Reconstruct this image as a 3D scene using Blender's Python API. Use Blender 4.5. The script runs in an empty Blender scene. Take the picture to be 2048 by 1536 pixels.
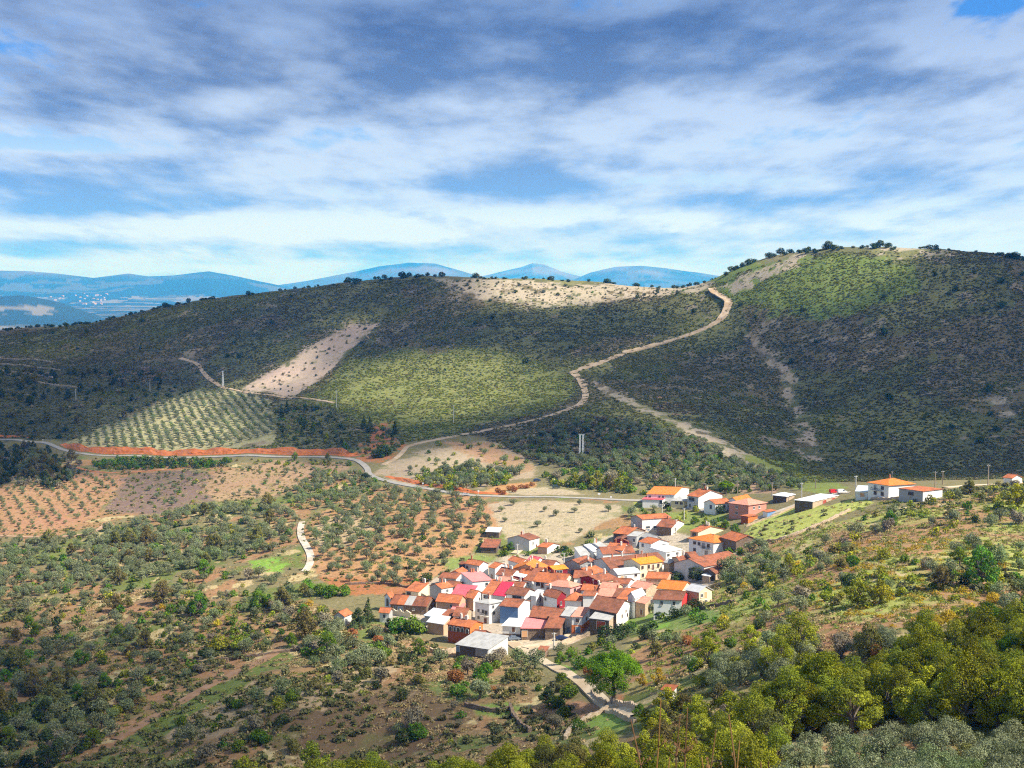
import bpy, bmesh, math, random
import numpy as np
from mathutils import Vector, Matrix

rng = np.random.default_rng(7)
random.seed(7)
scene = bpy.context.scene
COL = scene.collection
F = 2472.0            # focal length in pixels of the 2048 px wide photograph
HORV = 570.0          # row of the horizon
TILT = math.atan((768 - HORV) / F)
SC = 1.2              # metres per survey unit
SUN_EL = math.radians(45)
SUN_AZ = math.radians(-22)   # from +x towards +y
SUN = np.array([math.cos(SUN_EL) * math.cos(SUN_AZ), math.cos(SUN_EL) * math.sin(SUN_AZ), math.sin(SUN_EL)])
ct, st = math.cos(TILT), math.sin(TILT)

def rays(u, v):
    u = np.asarray(u, float); v = np.asarray(v, float)
    a = (u - 1024); b = (768 - v)
    d = np.stack([a, F * ct + b * st, -F * st + b * ct], -1)
    return d / np.linalg.norm(d, axis=-1, keepdims=True)

# ------------------------------------------------------------------ noise
def _hash(ix, iy, s):
    h = (ix.astype(np.int64) * 374761393 + iy.astype(np.int64) * 668265263 + s * 974634777) & 0xffffffff
    h = ((h ^ (h >> 13)) * 1274126177) & 0xffffffff
    return ((h ^ (h >> 16)) & 0xffff) / 65535.0

def vnoise(x, y, s=0):
    ix = np.floor(x); iy = np.floor(y)
    fx = x - ix; fy = y - iy
    fx = fx * fx * fx * (fx * (fx * 6 - 15) + 10); fy = fy * fy * fy * (fy * (fy * 6 - 15) + 10)
    a = _hash(ix, iy, s); b = _hash(ix + 1, iy, s); c = _hash(ix, iy + 1, s); d = _hash(ix + 1, iy + 1, s)
    return (a * (1 - fx) + b * fx) * (1 - fy) + (c * (1 - fx) + d * fx) * fy

def fbm(x, y, scale, octaves=4, s=0):
    x = np.asarray(x, float) / scale; y = np.asarray(y, float) / scale
    t = 0; a = 0.5
    for k in range(octaves):
        t = t + a * (vnoise(x, y, s + k * 17) - 0.5) * 2
        x = x * 2.03 + 3.7; y = y * 2.03 - 1.9; a *= 0.5
    return t

# ------------------------------------------------------------------ terrain from surveyed points (column, row, distance)
CP = []
def cp(*pts):
    for (u, v, d) in pts:
        r = rays(u, v); y = d * SC; t = y / r[1]
        CP.append((r[0] * t, y, r[2] * t))
        if u <= 0: CP.append((r[0] * t - 0.22 * y, y, r[2] * t))
        if u >= 2040: CP.append((r[0] * t + 0.22 * y, y, r[2] * t))
def wp(*pts):
    CP.extend(pts)
wp((0, 2, -2.2), (40, 2, 0), (-40, 2, -5), (0, 30, -17), (-60, 30, -26), (60, 30, -10), (0, 80, -41), (-80, 80, -52), (90, 80, -33),
   (0, 130, -60), (-100, 140, -76), (110, 130, -52), (220, 100, -28), (-220, 100, -85), (-150, 200, -105), (-60, 200, -92), (0, -40, 10), (80, -40, 20), (-80, -40, 0))
cp((0, 1530, 290), (300, 1500, 285), (600, 1400, 280), (700, 1536, 255), (900, 1400, 270), (1000, 1500, 225), (1200, 1440, 250), (1200, 1536, 200),
   (1500, 1536, 140), (1800, 1536, 135), (2048, 1536, 125), (1500, 1440, 175), (1800, 1420, 165), (2048, 1400, 150), (1700, 1340, 205),
   (2048, 1300, 190), (1400, 1340, 235), (1300, 1400, 230))
cp((1700, 1210, 260), (1500, 1240, 285), (2040, 1200, 250), (1400, 1210, 330), (1800, 1100, 310), (2040, 1080, 320), (1600, 1130, 345),
   (1900, 1010, 390), (2040, 975, 420), (1770, 998, 420), (1650, 1010, 440), (1600, 1040, 420), (1500, 1100, 400), (1550, 1000, 470))
cp((915, 1300, 340), (1100, 1290, 338), (1180, 1270, 340), (1300, 1225, 350), (1420, 1200, 352), (780, 1240, 375), (680, 1240, 375),
   (1000, 1215, 385), (1150, 1180, 395), (1250, 1140, 420), (1350, 1130, 415), (1200, 1100, 450), (1400, 1110, 425), (1300, 1060, 465),
   (1450, 1100, 415), (1050, 1105, 455), (950, 1140, 440), (1290, 1010, 495), (1400, 1010, 490), (1500, 1035, 460))
cp((800, 1080, 470), (650, 1120, 460), (620, 1040, 540), (850, 1000, 545), (1100, 1000, 515), (1000, 1050, 490), (1200, 990, 535))
cp((720, 940, 655), (600, 910, 730), (400, 912, 760), (200, 908, 790), (100, 885, 840), (0, 880, 850),
   (900, 930, 650), (1000, 900, 690), (800, 900, 700), (1100, 940, 610), (1200, 930, 600), (1300, 960, 560), (1450, 950, 560), (1600, 960, 540))
cp((0, 1000, 640), (200, 1000, 630), (0, 1100, 540), (300, 1100, 520), (0, 1200, 460), (300, 1200, 430), (500, 1150, 450), (0, 1300, 390),
   (300, 1320, 365), (550, 1270, 370), (0, 1420, 320), (300, 1420, 315), (100, 940, 730), (400, 950, 690))
cp((0, 860, 870), (0, 760, 1000), (0, 700, 1150), (0, 662, 1300), (200, 800, 930), (200, 720, 1080), (200, 642, 1280), (400, 780, 980),
   (400, 850, 850), (400, 700, 1060), (400, 600, 1250), (550, 780, 940), (550, 870, 770), (560, 680, 1060), (560, 581, 1220), (730, 650, 1100),
   (700, 800, 880), (700, 870, 760), (700, 567, 1200), (850, 554, 1180), (850, 650, 1060), (850, 750, 940), (850, 840, 800), (1000, 845, 760),
   (1000, 750, 910), (1000, 650, 1040), (1000, 559, 1160), (1100, 561, 1170), (1100, 620, 1080), (1100, 700, 960), (1150, 750, 880),
   (1170, 790, 820), (1250, 720, 930), (1200, 567, 1170), (1300, 573, 1150), (1300, 640, 1040), (1300, 690, 970), (1350, 577, 1120),
   (1430, 562, 1080), (1440, 600, 1040), (1400, 665, 980))
cp((1250, 800, 780), (1330, 835, 720), (1450, 885, 660), (1150, 860, 700), (1250, 900, 640), (1400, 930, 590), (1480, 660, 960), (1550, 720, 900),
   (1600, 820, 800), (1620, 900, 690), (1630, 940, 640), (1400, 760, 850), (1480, 820, 770))
cp((1500, 527, 1080), (1600, 509, 1040), (1750, 501, 1000), (1850, 499, 980), (1950, 509, 950), (2048, 521, 930), (1600, 600, 960), (1750, 600, 920),
   (1900, 600, 890), (2048, 600, 870), (1700, 700, 860), (1850, 700, 830), (2048, 700, 800), (1720, 800, 770), (1900, 800, 730), (2048, 800, 720),
   (1750, 880, 690), (1900, 900, 660), (2048, 900, 650), (1800, 940, 630), (2000, 935, 610))
RIDGE = [(-400, 690, 1330), (-200, 690, 1320), (0, 662, 1300), (200, 642, 1280), (400, 600, 1250), (560, 581, 1220), (700, 567, 1200), (850, 554, 1180), (1000, 559, 1160),
         (1100, 561, 1170), (1200, 567, 1170), (1300, 573, 1150), (1430, 562, 1080), (1500, 527, 1080), (1600, 509, 1040), (1750, 501, 1000),
         (1850, 499, 980), (1950, 509, 950), (2048, 521, 930), (2300, 545, 900)]
for (u, v, d) in RIDGE:
    r = rays(u, v); y = d * SC; x0 = r[0] * y / r[1]; z0 = r[2] * y / r[1]
    for (dy, dz) in ((110, -10), (260, -45), (480, -105), (800, -170)):
        y2 = y + dy; CP.append((x0 * y2 / y, y2, z0 + dz if z0 + dz > -235 else -235))
CP = np.array(CP)

def tps_fit(P, lam=3.0):
    n = len(P); X = P[:, :2] / 400.0
    d2 = ((X[:, None] - X[None]) ** 2).sum(-1)
    K = np.where(d2 > 0, 0.5 * d2 * np.log(np.maximum(d2, 1e-12)), 0)
    A = np.zeros((n + 3, n + 3)); A[:n, :n] = K + np.eye(n) * lam * 1e-3
    A[:n, n] = 1; A[:n, n + 1:] = X; A[n, :n] = 1; A[n + 1:, :n] = X.T
    b = np.zeros(n + 3); b[:n] = P[:, 2]
    return X, np.linalg.solve(A, b)
TX, TW = tps_fit(CP)
def tps(x, y):
    x = x.ravel() / 400.0; y = y.ravel() / 400.0
    out = np.empty_like(x)
    for i in range(0, len(x), 40000):
        xx = x[i:i + 40000, None]; yy = y[i:i + 40000, None]
        d2 = (xx - TX[:, 0]) ** 2 + (yy - TX[:, 1]) ** 2
        K = 0.5 * d2 * np.log(np.maximum(d2, 1e-12))
        out[i:i + 40000] = K @ TW[:len(TX)] + TW[-3] + xx[:, 0] * TW[-2] + yy[:, 0] * TW[-1]
    return out
GX0, GX1, GY0, GY1, GS = -1500.0, 1500.0, -60.0, 2400.0, 6.0
_gx = np.arange(GX0, GX1 + GS, GS); _gy = np.arange(GY0, GY1 + GS, GS)
_mx, _my = np.meshgrid(_gx, _gy)
GRID = tps(_mx, _my).reshape(_mx.shape)

PLAIN = -250.0
RANGES = [  # (distance, half depth, crest line in the photograph)
    (20500, 3600, [(-900, 560), (-300, 548), (0, 541), (60, 543), (120, 548), (190, 556), (260, 547), (300, 552), (350, 550), (420, 542), (480, 553), (540, 566), (600, 580), (700, 600), (3000, 640)]),
    (25000, 3800, [(-900, 640), (430, 590), (500, 574), (560, 569), (620, 561), (700, 546), (760, 533), (820, 525), (870, 527), (910, 537), (950, 549), (1010, 565), (1100, 590), (3000, 640)]),
    (30000, 3500, [(-900, 640), (860, 580), (900, 560), (960, 553), (1000, 544), (1040, 535), (1065, 526), (1090, 530), (1120, 543), (1160, 553), (1240, 575), (3000, 640)]),
    (25500, 3600, [(-900, 640), (1080, 600), (1140, 562), (1180, 545), (1230, 533), (1280, 530), (1330, 535), (1400, 546), (1460, 556), (1600, 558), (2000, 552), (3000, 548)]),
    (9500, 900, [(-900, 590), (-200, 588), (0, 592), (50, 590), (110, 601), (170, 622), (260, 650), (3000, 660)]),
]
def farz(x, y):
    r = np.hypot(x, y); yy = np.maximum(y, 1.0)
    u = 1024 + F * x / yy * 1.0
    z = PLAIN + 14 * fbm(x, y, 2600, 4, 5)
    for k, (d, w, line) in enumerate(RANGES):
        lu = np.array([p[0] for p in line], float); lv = np.array([p[1] for p in line], float)
        cz = (HORV - np.interp(u, lu, lv)) / F * d
        cz = cz + 16 * fbm(x, y, 1500, 4, 40 + k) * (d / 20000.0)
        t = (y - d + 500 * fbm(x, x * 0 + k, 3000, 3, 60 + k)) / w
        prof = np.exp(-np.abs(t) ** 1.5 * 1.5)
        rg = 1 + 0.32 * fbm(x + y * 0.25, y * 0.5, 1300, 5, 70 + k) * np.clip(np.abs(t) * 2.2, 0, 1)
        z = np.maximum(z, PLAIN + np.maximum(cz - PLAIN, 0) * prof * rg)
    return z

def H(x, y):
    x = np.asarray(x, float); y = np.asarray(y, float)
    gx = np.clip((x - GX0) / GS, 0, GRID.shape[1] - 1.001); gy = np.clip((y - GY0) / GS, 0, GRID.shape[0] - 1.001)
    ix = gx.astype(int); iy = gy.astype(int); fx = gx - ix; fy = gy - iy
    z = (GRID[iy, ix] * (1 - fx) + GRID[iy, ix + 1] * fx) * (1 - fy) + (GRID[iy + 1, ix] * (1 - fx) + GRID[iy + 1, ix + 1] * fx) * fy
    r = np.hypot(x, y)
    hill = np.clip((y - 700) / 400, 0, 1)
    z = z + fbm(x, y, 26, 3, 3) * (0.45 + 1.3 * hill) + fbm(x, y, 90, 3, 9) * 3.0 * hill
    far = np.clip((r - 1750) / 500, 0, 1); far = far * far * (3 - 2 * far)
    if np.any(far > 0):
        z = np.where(far > 0, z * (1 - far) + farz(x, y) * far, z)
    return z

def hit(u, v, h=0.0, tmax=2600.0):
    """points where the sight lines through (u, v) meet the terrain raised by h"""
    d = rays(np.atleast_1d(u), np.atleast_1d(v)); n = len(d)
    t = np.full(n, 60.0); done = np.zeros(n, bool); prev = t.copy()
    while True:
        p = d * t[:, None]
        below = p[:, 2] < H(p[:, 0], p[:, 1]) + h
        done |= below
        act = ~done & (t < tmax)
        if not act.any(): break
        prev = np.where(act, t, prev); t = np.where(act, t * 1.004 + 0.3, t)
    a = prev; b = t
    for _ in range(18):
        m = (a + b) / 2; p = d * m[:, None]
        bl = p[:, 2] < H(p[:, 0], p[:, 1]) + h
        b = np.where(bl, m, b); a = np.where(bl, a, m)
    p = d * b[:, None]
    return p
def at(u, v, h=0.0):
    return hit([u], [v], h)[0]
def plane_hit(u, v, z):
    d = rays(u, v); return d * (z / d[2])
def smooth_line(pts, step=2.0):
    P = np.array(pts, float); out = []
    Q = np.vstack([2 * P[0] - P[1], P, 2 * P[-1] - P[-2]])
    for i in range(1, len(Q) - 2):
        p0, p1, p2, p3 = Q[i - 1], Q[i], Q[i + 1], Q[i + 2]
        n = max(2, int(np.linalg.norm(p2 - p1) / step))
        for k in range(n):
            s = k / n
            out.append(0.5 * ((2 * p1) + (-p0 + p2) * s + (2 * p0 - 5 * p1 + 4 * p2 - p3) * s * s + (-p0 + 3 * p1 - 3 * p2 + p3) * s ** 3))
    out.append(P[-1])
    return np.array(out)

# ------------------------------------------------------------------ object helpers
def tag(o, label=None, cat=None, group=None, kind=None):
    if label: o['label'] = label
    if cat: o['category'] = cat
    if group: o['group'] = group
    if kind: o['kind'] = kind
    return o
def link(name, me, parent=None, loc=None):
    o = bpy.data.objects.new(name, me); COL.objects.link(o)
    if parent is not None: o.parent = parent
    if loc is not None: o.location = loc
    return o
def empty(name, loc=(0, 0, 0), rz=0):
    o = bpy.data.objects.new(name, None); COL.objects.link(o)
    o.location = loc; o.rotation_euler = (0, 0, rz); o.empty_display_size = 0.5
    return o

class MB:
    """collects faces and builds one mesh"""
    def __init__(s): s.v = []; s.f = []; s.m = []; s.uv = []
    def face(s, pts, mi=0, uv=None):
        b = len(s.v); s.v.extend([tuple(map(float, p)) for p in pts]); s.f.append(tuple(range(b, b + len(pts)))); s.m.append(mi)
        s.uv.append(uv if uv else [(0, 0)] * len(pts))
    def prism(s, base, top, mi=0, cap=True):
        n = len(base)
        for i in range(n):
            j = (i + 1) % n; s.face([base[i], base[j], top[j], top[i]], mi)
        if cap: s.face(list(top), mi); s.face(list(base)[::-1], mi)
    def box(s, c, sz, mi=0, rz=0, ax=None):
        c = np.array(c, float); h = np.array(sz, float) / 2
        if ax is None:
            ca, sa = math.cos(rz), math.sin(rz); ax = (np.array([ca, sa, 0]), np.array([-sa, ca, 0]), np.array([0, 0, 1.0]))
        q = lambda i, j, k: c + ax[0] * h[0] * i + ax[1] * h[1] * j + ax[2] * h[2] * k
        b = [q(-1, -1, -1), q(1, -1, -1), q(1, 1, -1), q(-1, 1, -1)]; t = [q(-1, -1, 1), q(1, -1, 1), q(1, 1, 1), q(-1, 1, 1)]
        s.prism(b, t, mi)
    def tube(s, p0, p1, r0, r1, n=6, mi=0, cap=True):
        p0 = np.array(p0, float); p1 = np.array(p1, float); d = p1 - p0; L = np.linalg.norm(d) or 1; d = d / L
        a = np.cross(d, [0.31, 0.95, 0.05]); a /= np.linalg.norm(a) or 1; b = np.cross(d, a)
        A = [p0 + (a * math.cos(t) + b * math.sin(t)) * r0 for t in np.linspace(0, 2 * math.pi, n, endpoint=False)]
        B = [p1 + (a * math.cos(t) + b * math.sin(t)) * r1 for t in np.linspace(0, 2 * math.pi, n, endpoint=False)]
        s.prism(A, B, mi, cap)
    def mesh(s, name, mats):
        me = bpy.data.meshes.new(name); me.from_pydata(s.v, [], s.f)
        for m in mats: me.materials.append(m)
        if len(mats) > 1: me.polygons.foreach_set('material_index', s.m)
        if s.uv:
            l = me.uv_layers.new(name='UVMap'); fl = [c for f in s.uv for p in f for c in p]
            l.data.foreach_set('uv', fl)
        me.update(); return me
    def build(s, name, mats, parent=None, loc=None, recalc=True):
        if not isinstance(mats, (list, tuple)): mats = [mats]
        me = s.mesh(name, mats)
        return link(name, me, parent, loc)

# ------------------------------------------------------------------ node helper
class N:
    def __init__(s, tree): s.t = tree
    def new(s, kind, **kw):
        n = s.t.nodes.new(kind)
        for k, v in kw.items(): setattr(n, k, v)
        return n
    def put(s, sock, v):
        if isinstance(v, bpy.types.NodeSocket): s.t.links.new(v, sock)
        elif isinstance(v, (tuple, list)) and len(v) == 3 and sock.type == 'RGBA': sock.default_value = (*v, 1)
        else: sock.default_value = v
    def math(s, op, a, b=0.0, c=0.0, clamp=False):
        n = s.new('ShaderNodeMath', operation=op, use_clamp=clamp)
        s.put(n.inputs[0], a); s.put(n.inputs[1], b); s.put(n.inputs[2], c); return n.outputs[0]
    def add(s, a, b): return s.math('ADD', a, b)
    def mul(s, a, b): return s.math('MULTIPLY', a, b)
    def sub(s, a, b): return s.math('SUBTRACT', a, b)
    def mix(s, f, a, b, blend='MIX'):
        n = s.new('ShaderNodeMix', data_type='RGBA', blend_type=blend); n.clamp_factor = True
        s.put(n.inputs[0], f); s.put(n.inputs[6], a); s.put(n.inputs[7], b); return n.outputs[2]
    def noise(s, vec, scale, detail=4, rough=0.55, w=None, dist=0.0):
        n = s.new('ShaderNodeTexNoise'); n.noise_dimensions = '3D' if w is None else '4D'
        if vec is not None: s.put(n.inputs['Vector'], vec)
        s.put(n.inputs['Scale'], scale); s.put(n.inputs['Detail'], detail); s.put(n.inputs['Roughness'], rough); s.put(n.inputs['Distortion'], dist)
        if w is not None: s.put(n.inputs['W'], w)
        return n.outputs['Fac']
    def ramp(s, x, lo, hi, a=0.0, b=1.0, smooth=True):
        n = s.new('ShaderNodeMapRange', interpolation_type='SMOOTHSTEP' if smooth else 'LINEAR', clamp=True)
        s.put(n.inputs[0], x); s.put(n.inputs[1], lo); s.put(n.inputs[2], hi); s.put(n.inputs[3], a); s.put(n.inputs[4], b); return n.outputs[0]
    def attr(s, name, kind='GEOMETRY'):
        n = s.new('ShaderNodeAttribute', attribute_name=name, attribute_type=kind); return n
    def scale_vec(s, v, sx, sy, sz):
        n = s.new('ShaderNodeVectorMath', operation='MULTIPLY'); s.put(n.inputs[0], v); n.inputs[1].default_value = (sx, sy, sz); return n.outputs[0]

def material(name):
    m = bpy.data.materials.new(name); m.use_nodes = True
    t = m.node_tree; t.nodes.clear(); n = N(t)
    out = n.new('ShaderNodeOutputMaterial')
    return m, n, out
def principled(n, out, col, rough=0.8, spec=0.25, bump=None, bdist=0.05, metallic=0.0):
    p = n.new('ShaderNodeBsdfPrincipled'); n.put(p.inputs['Base Color'], col); n.put(p.inputs['Roughness'], rough)
    p.inputs['Specular IOR Level'].default_value = spec; p.inputs['Metallic'].default_value = metallic
    if bump is not None:
        b = n.new('ShaderNodeBump'); b.inputs['Distance'].default_value = bdist; b.inputs['Strength'].default_value = 0.6
        n.put(b.inputs['Height'], bump); n.t.links.new(b.outputs[0], p.inputs['Normal'])
    n.t.links.new(p.outputs[0], out.inputs['Surface'])
    return p
# ------------------------------------------------------------------ camera, sky, sun, air
cam = bpy.data.cameras.new('camera'); cam_o = bpy.data.objects.new('camera', cam); COL.objects.link(cam_o)
cam.sensor_width = 36; cam.lens = F / 2048 * 36; cam.clip_start = 0.1; cam.clip_end = 90000
cam_o.location = (0, 0, 0); cam_o.rotation_euler = (math.pi / 2 - TILT, 0, 0)
scene.camera = cam_o
scene.view_settings.view_transform = 'Standard'; scene.view_settings.look = 'None'
scene.view_settings.exposure = 0.85; scene.view_settings.gamma = 1.0
scene.render.engine = 'CYCLES'
cy = scene.cycles
cy.use_denoising = False
cy.filter_width = 1.15
cy.max_bounces = 5; cy.diffuse_bounces = 2; cy.glossy_bounces = 1; cy.transmission_bounces = 2; cy.volume_bounces = 1; cy.transparent_max_bounces = 8
cy.sample_clamp_indirect = 6.0
try: cy.denoising_prefilter = 'ACCURATE'
except Exception: pass

world = bpy.data.worlds.new('World'); scene.world = world; world.use_nodes = True
def build_sky():
    t = world.node_tree; t.nodes.clear(); n = N(t)
    out = n.new('ShaderNodeOutputWorld'); bg = n.new('ShaderNodeBackground'); bg.inputs['Strength'].default_value = 0.1
    t.links.new(bg.outputs[0], out.inputs['Surface'])
    sky = n.new('ShaderNodeTexSky', sky_type='NISHITA'); sky.sun_disc = False
    sky.sun_elevation = SUN_EL; sky.sun_rotation = math.pi / 2 - SUN_AZ
    sky.altitude = 900; sky.air_density = 1.0; sky.dust_density = 0.3; sky.ozone_density = 3.0
    tc = n.new('ShaderNodeTexCoord'); sep = n.new('ShaderNodeSeparateXYZ'); t.links.new(tc.outputs['Generated'], sep.inputs[0])
    X, Y, Z = sep.outputs
    hyp = n.math('SQRT', n.add(n.mul(X, X), n.mul(Y, Y)))
    el = n.math('DIVIDE', Z, n.math('MAXIMUM', hyp, 0.05))          # tangent of the elevation
    az = n.math('DIVIDE', X, n.math('MAXIMUM', Y, 0.15))            # tangent of the bearing from north
    brg = n.math('ARCTAN2', X, Y); elp = n.math('MAXIMUM', el, 0.0)
    comb = n.new('ShaderNodeCombineXYZ')
    n.put(comb.inputs[0], n.math('DIVIDE', n.mul(brg, 1.75), n.add(elp, 0.13))); n.put(comb.inputs[1], n.mul(n.math('LOGARITHM', n.add(elp, 0.055), math.e), 4.2)); n.put(comb.inputs[2], 0.0)
    Ps = comb.outputs[0]
    big = n.noise(Ps, 0.42, 3, 0.5, w=SKY_W[0])
    mid = n.noise(Ps, 1.15, 7, 0.56, w=SKY_W[1])
    fine = n.noise(n.scale_vec(Ps, 2.0, 1.0, 1.0), 3.4, 8, 0.6, w=SKY_W[2])
    light = n.noise(n.scale_vec(Ps, 1.35, 1.0, 1.0), 1.6, 8, 0.56, w=SKY_W[3])
    def bump(u, v, su, sv, amp):        # a cloud mass or a gap at a bearing and height of the sky
        a0 = (u - 1024) / F; e0 = (HORV - v) / F
        da = n.math('DIVIDE', n.sub(az, a0), su / F); de = n.math('DIVIDE', n.sub(el, e0), sv / F)
        return n.mul(n.math('EXPONENT', n.mul(n.add(n.mul(da, da), n.mul(de, de)), -1.0)), amp)
    cover = n.add(n.mul(n.sub(big, 0.5), 0.7), n.add(n.mul(n.sub(mid, 0.5), 1.35), n.mul(n.sub(fine, 0.5), 0.5)))
    cover = n.add(cover, n.ramp(el, 0.03, 0.17, SKY_BIAS[0], SKY_BIAS[1]))
    for b in SKY_COVER: cover = n.add(cover, bump(*b))
    dens = n.ramp(cover, -0.06, 0.17)
    thick = n.ramp(cover, 0.0, 0.62)
    sh = n.add(n.mul(n.sub(light, 0.5), 2.4), n.mul(n.sub(fine, 0.5), 0.6))
    for b in SKY_LIGHT: sh = n.add(sh, bump(*b))
    dark = n.ramp(n.math('ADD', n.mul(thick, 0.85), n.mul(sh, -0.95)), -0.25, 1.15)
    bright_c = n.mix(n.ramp(el, 0.0, 0.20), (3.7, 4.6, 6.0), (3.1, 3.8, 5.1))
    dark_c = n.mix(n.ramp(el, 0.02, 0.16), (1.4, 2.6, 5.0), (0.95, 1.40, 2.55))
    cloud = n.mix(n.ramp(dark, 0.05, 0.95, smooth=False), bright_c, dark_c)
    cloud = n.mix(bump(1000, 20, 1600, 150, 0.78), cloud, n.mix(1.0, cloud, (0.36, 0.47, 0.66), 'MULTIPLY'))
    blue = n.mix(n.ramp(el, 0.02, 0.2), (0.9, 2.6, 5.6), (0.25, 1.45, 4.6))
    skyc = n.mix(0.55, n.mix(1.0, sky.outputs[0], (0.40, 0.58, 0.85), 'MULTIPLY'), blue)
    pale = n.mix(n.math('ADD', n.ramp(el, 0.17, 0.04, 0.0, 0.85), bump(1000, 470, 900, 45, 0.25), clamp=True), skyc, (4.3, 5.2, 6.0))
    low = n.ramp(el, 0.0, 0.03, 0.55, 1.0)
    col = n.mix(n.mul(dens, low), pale, cloud)
    col = n.mix(n.ramp(el, 0.27, 0.9, 0.0, 0.62), col, (0.45, 0.62, 1.0))      # unseen sky overhead dimmed to deepen the shadows
    n.put(bg.inputs['Color'], col)
    world.cycles.sampling_method = 'MANUAL'; world.cycles.sample_map_resolution = 1024
SKY_W = (3.1, 7.7, 1.3, 5.2)
SKY_BIAS = (0.08, 0.20)
SKY_COVER = [(480, 240, 200, 60, 0.35), (40, 312, 200, 16, -0.32), (700, 285, 170, 30, -0.2), (450, 455, 420, 26, -0.4), (1100, 430, 300, 16, -0.3), (1420, 372, 190, 20, -0.3), (1960, 60, 70, 22, -0.4), (1290, 215, 90, 22, -0.12),
             (1000, 100, 1200, 100, 0.16), (300, 385, 330, 45, 0.40), (1050, 335, 300, 55, 0.45), (1850, 330, 260, 50, 0.40), (1600, 415, 200, 26, 0.3), (120, 500, 140, 14, 0.2), (800, 505, 700, 18, 0.22), (1000, 400, 1400, 30, 0.12), (1500, 480, 500, 14, 0.2)]
SKY_LIGHT = [(500, 215, 140, 30, 0.95), (330, 260, 120, 30, 0.35), (1300, 270, 230, 50, 0.45), (1500, 215, 160, 60, 0.35), (1900, 130, 150, 60, 0.55), (1000, 40, 1200, 105, -0.22), (1000, 170, 1000, 40, -0.22), (120, 240, 200, 45, -0.35), (1750, 225, 200, 40, -0.30),
             (1000, 372, 300, 14, -0.45), (880, 300, 130, 40, 0.3), (560, 360, 160, 35, 0.3), (100, 350, 130, 20, 0.25), (130, 420, 120, 16, -0.3), (1850, 320, 200, 25, 0.25), (1900, 400, 200, 18, -0.35)]
build_sky()

sl = bpy.data.lights.new('sun', 'SUN'); so = bpy.data.objects.new('sun', sl); COL.objects.link(so)
sl.energy = 5.0; sl.angle = math.radians(0.5); sl.color = (1.0, 0.94, 0.85)
so.rotation_euler = Vector(SUN).to_track_quat('Z', 'Y').to_euler(); so.location = (300, 200, 300)

def build_haze(density=6.8e-5, col=(0.01, 0.32, 1.0)):
    m, n, out = material('haze_air')
    v = n.new('ShaderNodeVolumePrincipled'); n.put(v.inputs['Color'], col); v.inputs['Density'].default_value = density
    v.inputs['Anisotropy'].default_value = 0.0; n.put(v.inputs['Absorption Color'], (1.0, 1.0, 1.0))
    m.node_tree.links.new(v.outputs[0], out.inputs['Volume'])
    try: m.cycles.homogeneous_volume = True; m.cycles.volume_sampling = 'DISTANCE'
    except Exception: pass
    b = MB(); x, y0, y1, z0, z1 = 34000, -300, 42500, -420, 640
    b.prism([(-x, y0, z0), (x, y0, z0), (x, y1, z0), (-x, y1, z0)], [(-x, y0, z1), (x, y0, z1), (x, y1, z1), (-x, y1, z1)])
    o = b.build('haze', m); tag(o, 'pale blue haze filling the air towards the far mountains', 'haze', kind='stuff')
    return o
build_haze()
# ------------------------------------------------------------------ ground cover zones, drawn on the land
def poly(pts):
    P = hit([p[0] for p in pts], [p[1] for p in pts]); return P[:, :2]
def inside(x, y, P):
    r = np.zeros(x.shape, bool); n = len(P); j = n - 1
    for i in range(n):
        xi, yi = P[i]; xj, yj = P[j]
        if yi != yj:
            c = ((yi > y) != (yj > y)) & (x < (xj - xi) * (y - yi) / (yj - yi) + xi); r ^= c
        j = i
    return r
RED = (.36, .145, .062); TAN = (.41, .335, .225); DRY = (.40, .33, .17); GRASS = (.15, .20, .05); LUSH = (.20, .36, .05)
SCRUB = (.118, .122, .05); SCRUBD = (.085, .09, .048); ROCK = (.40, .335, .245); BROWN = (.22, .14, .085); ORANGE = (.42, .165, .075); PURP = (.20, .135, .11); OLIVE = (.20, .175, .085); STRAW = (.52, .40, .18); YELG = (.24, .27, .06)
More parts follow.
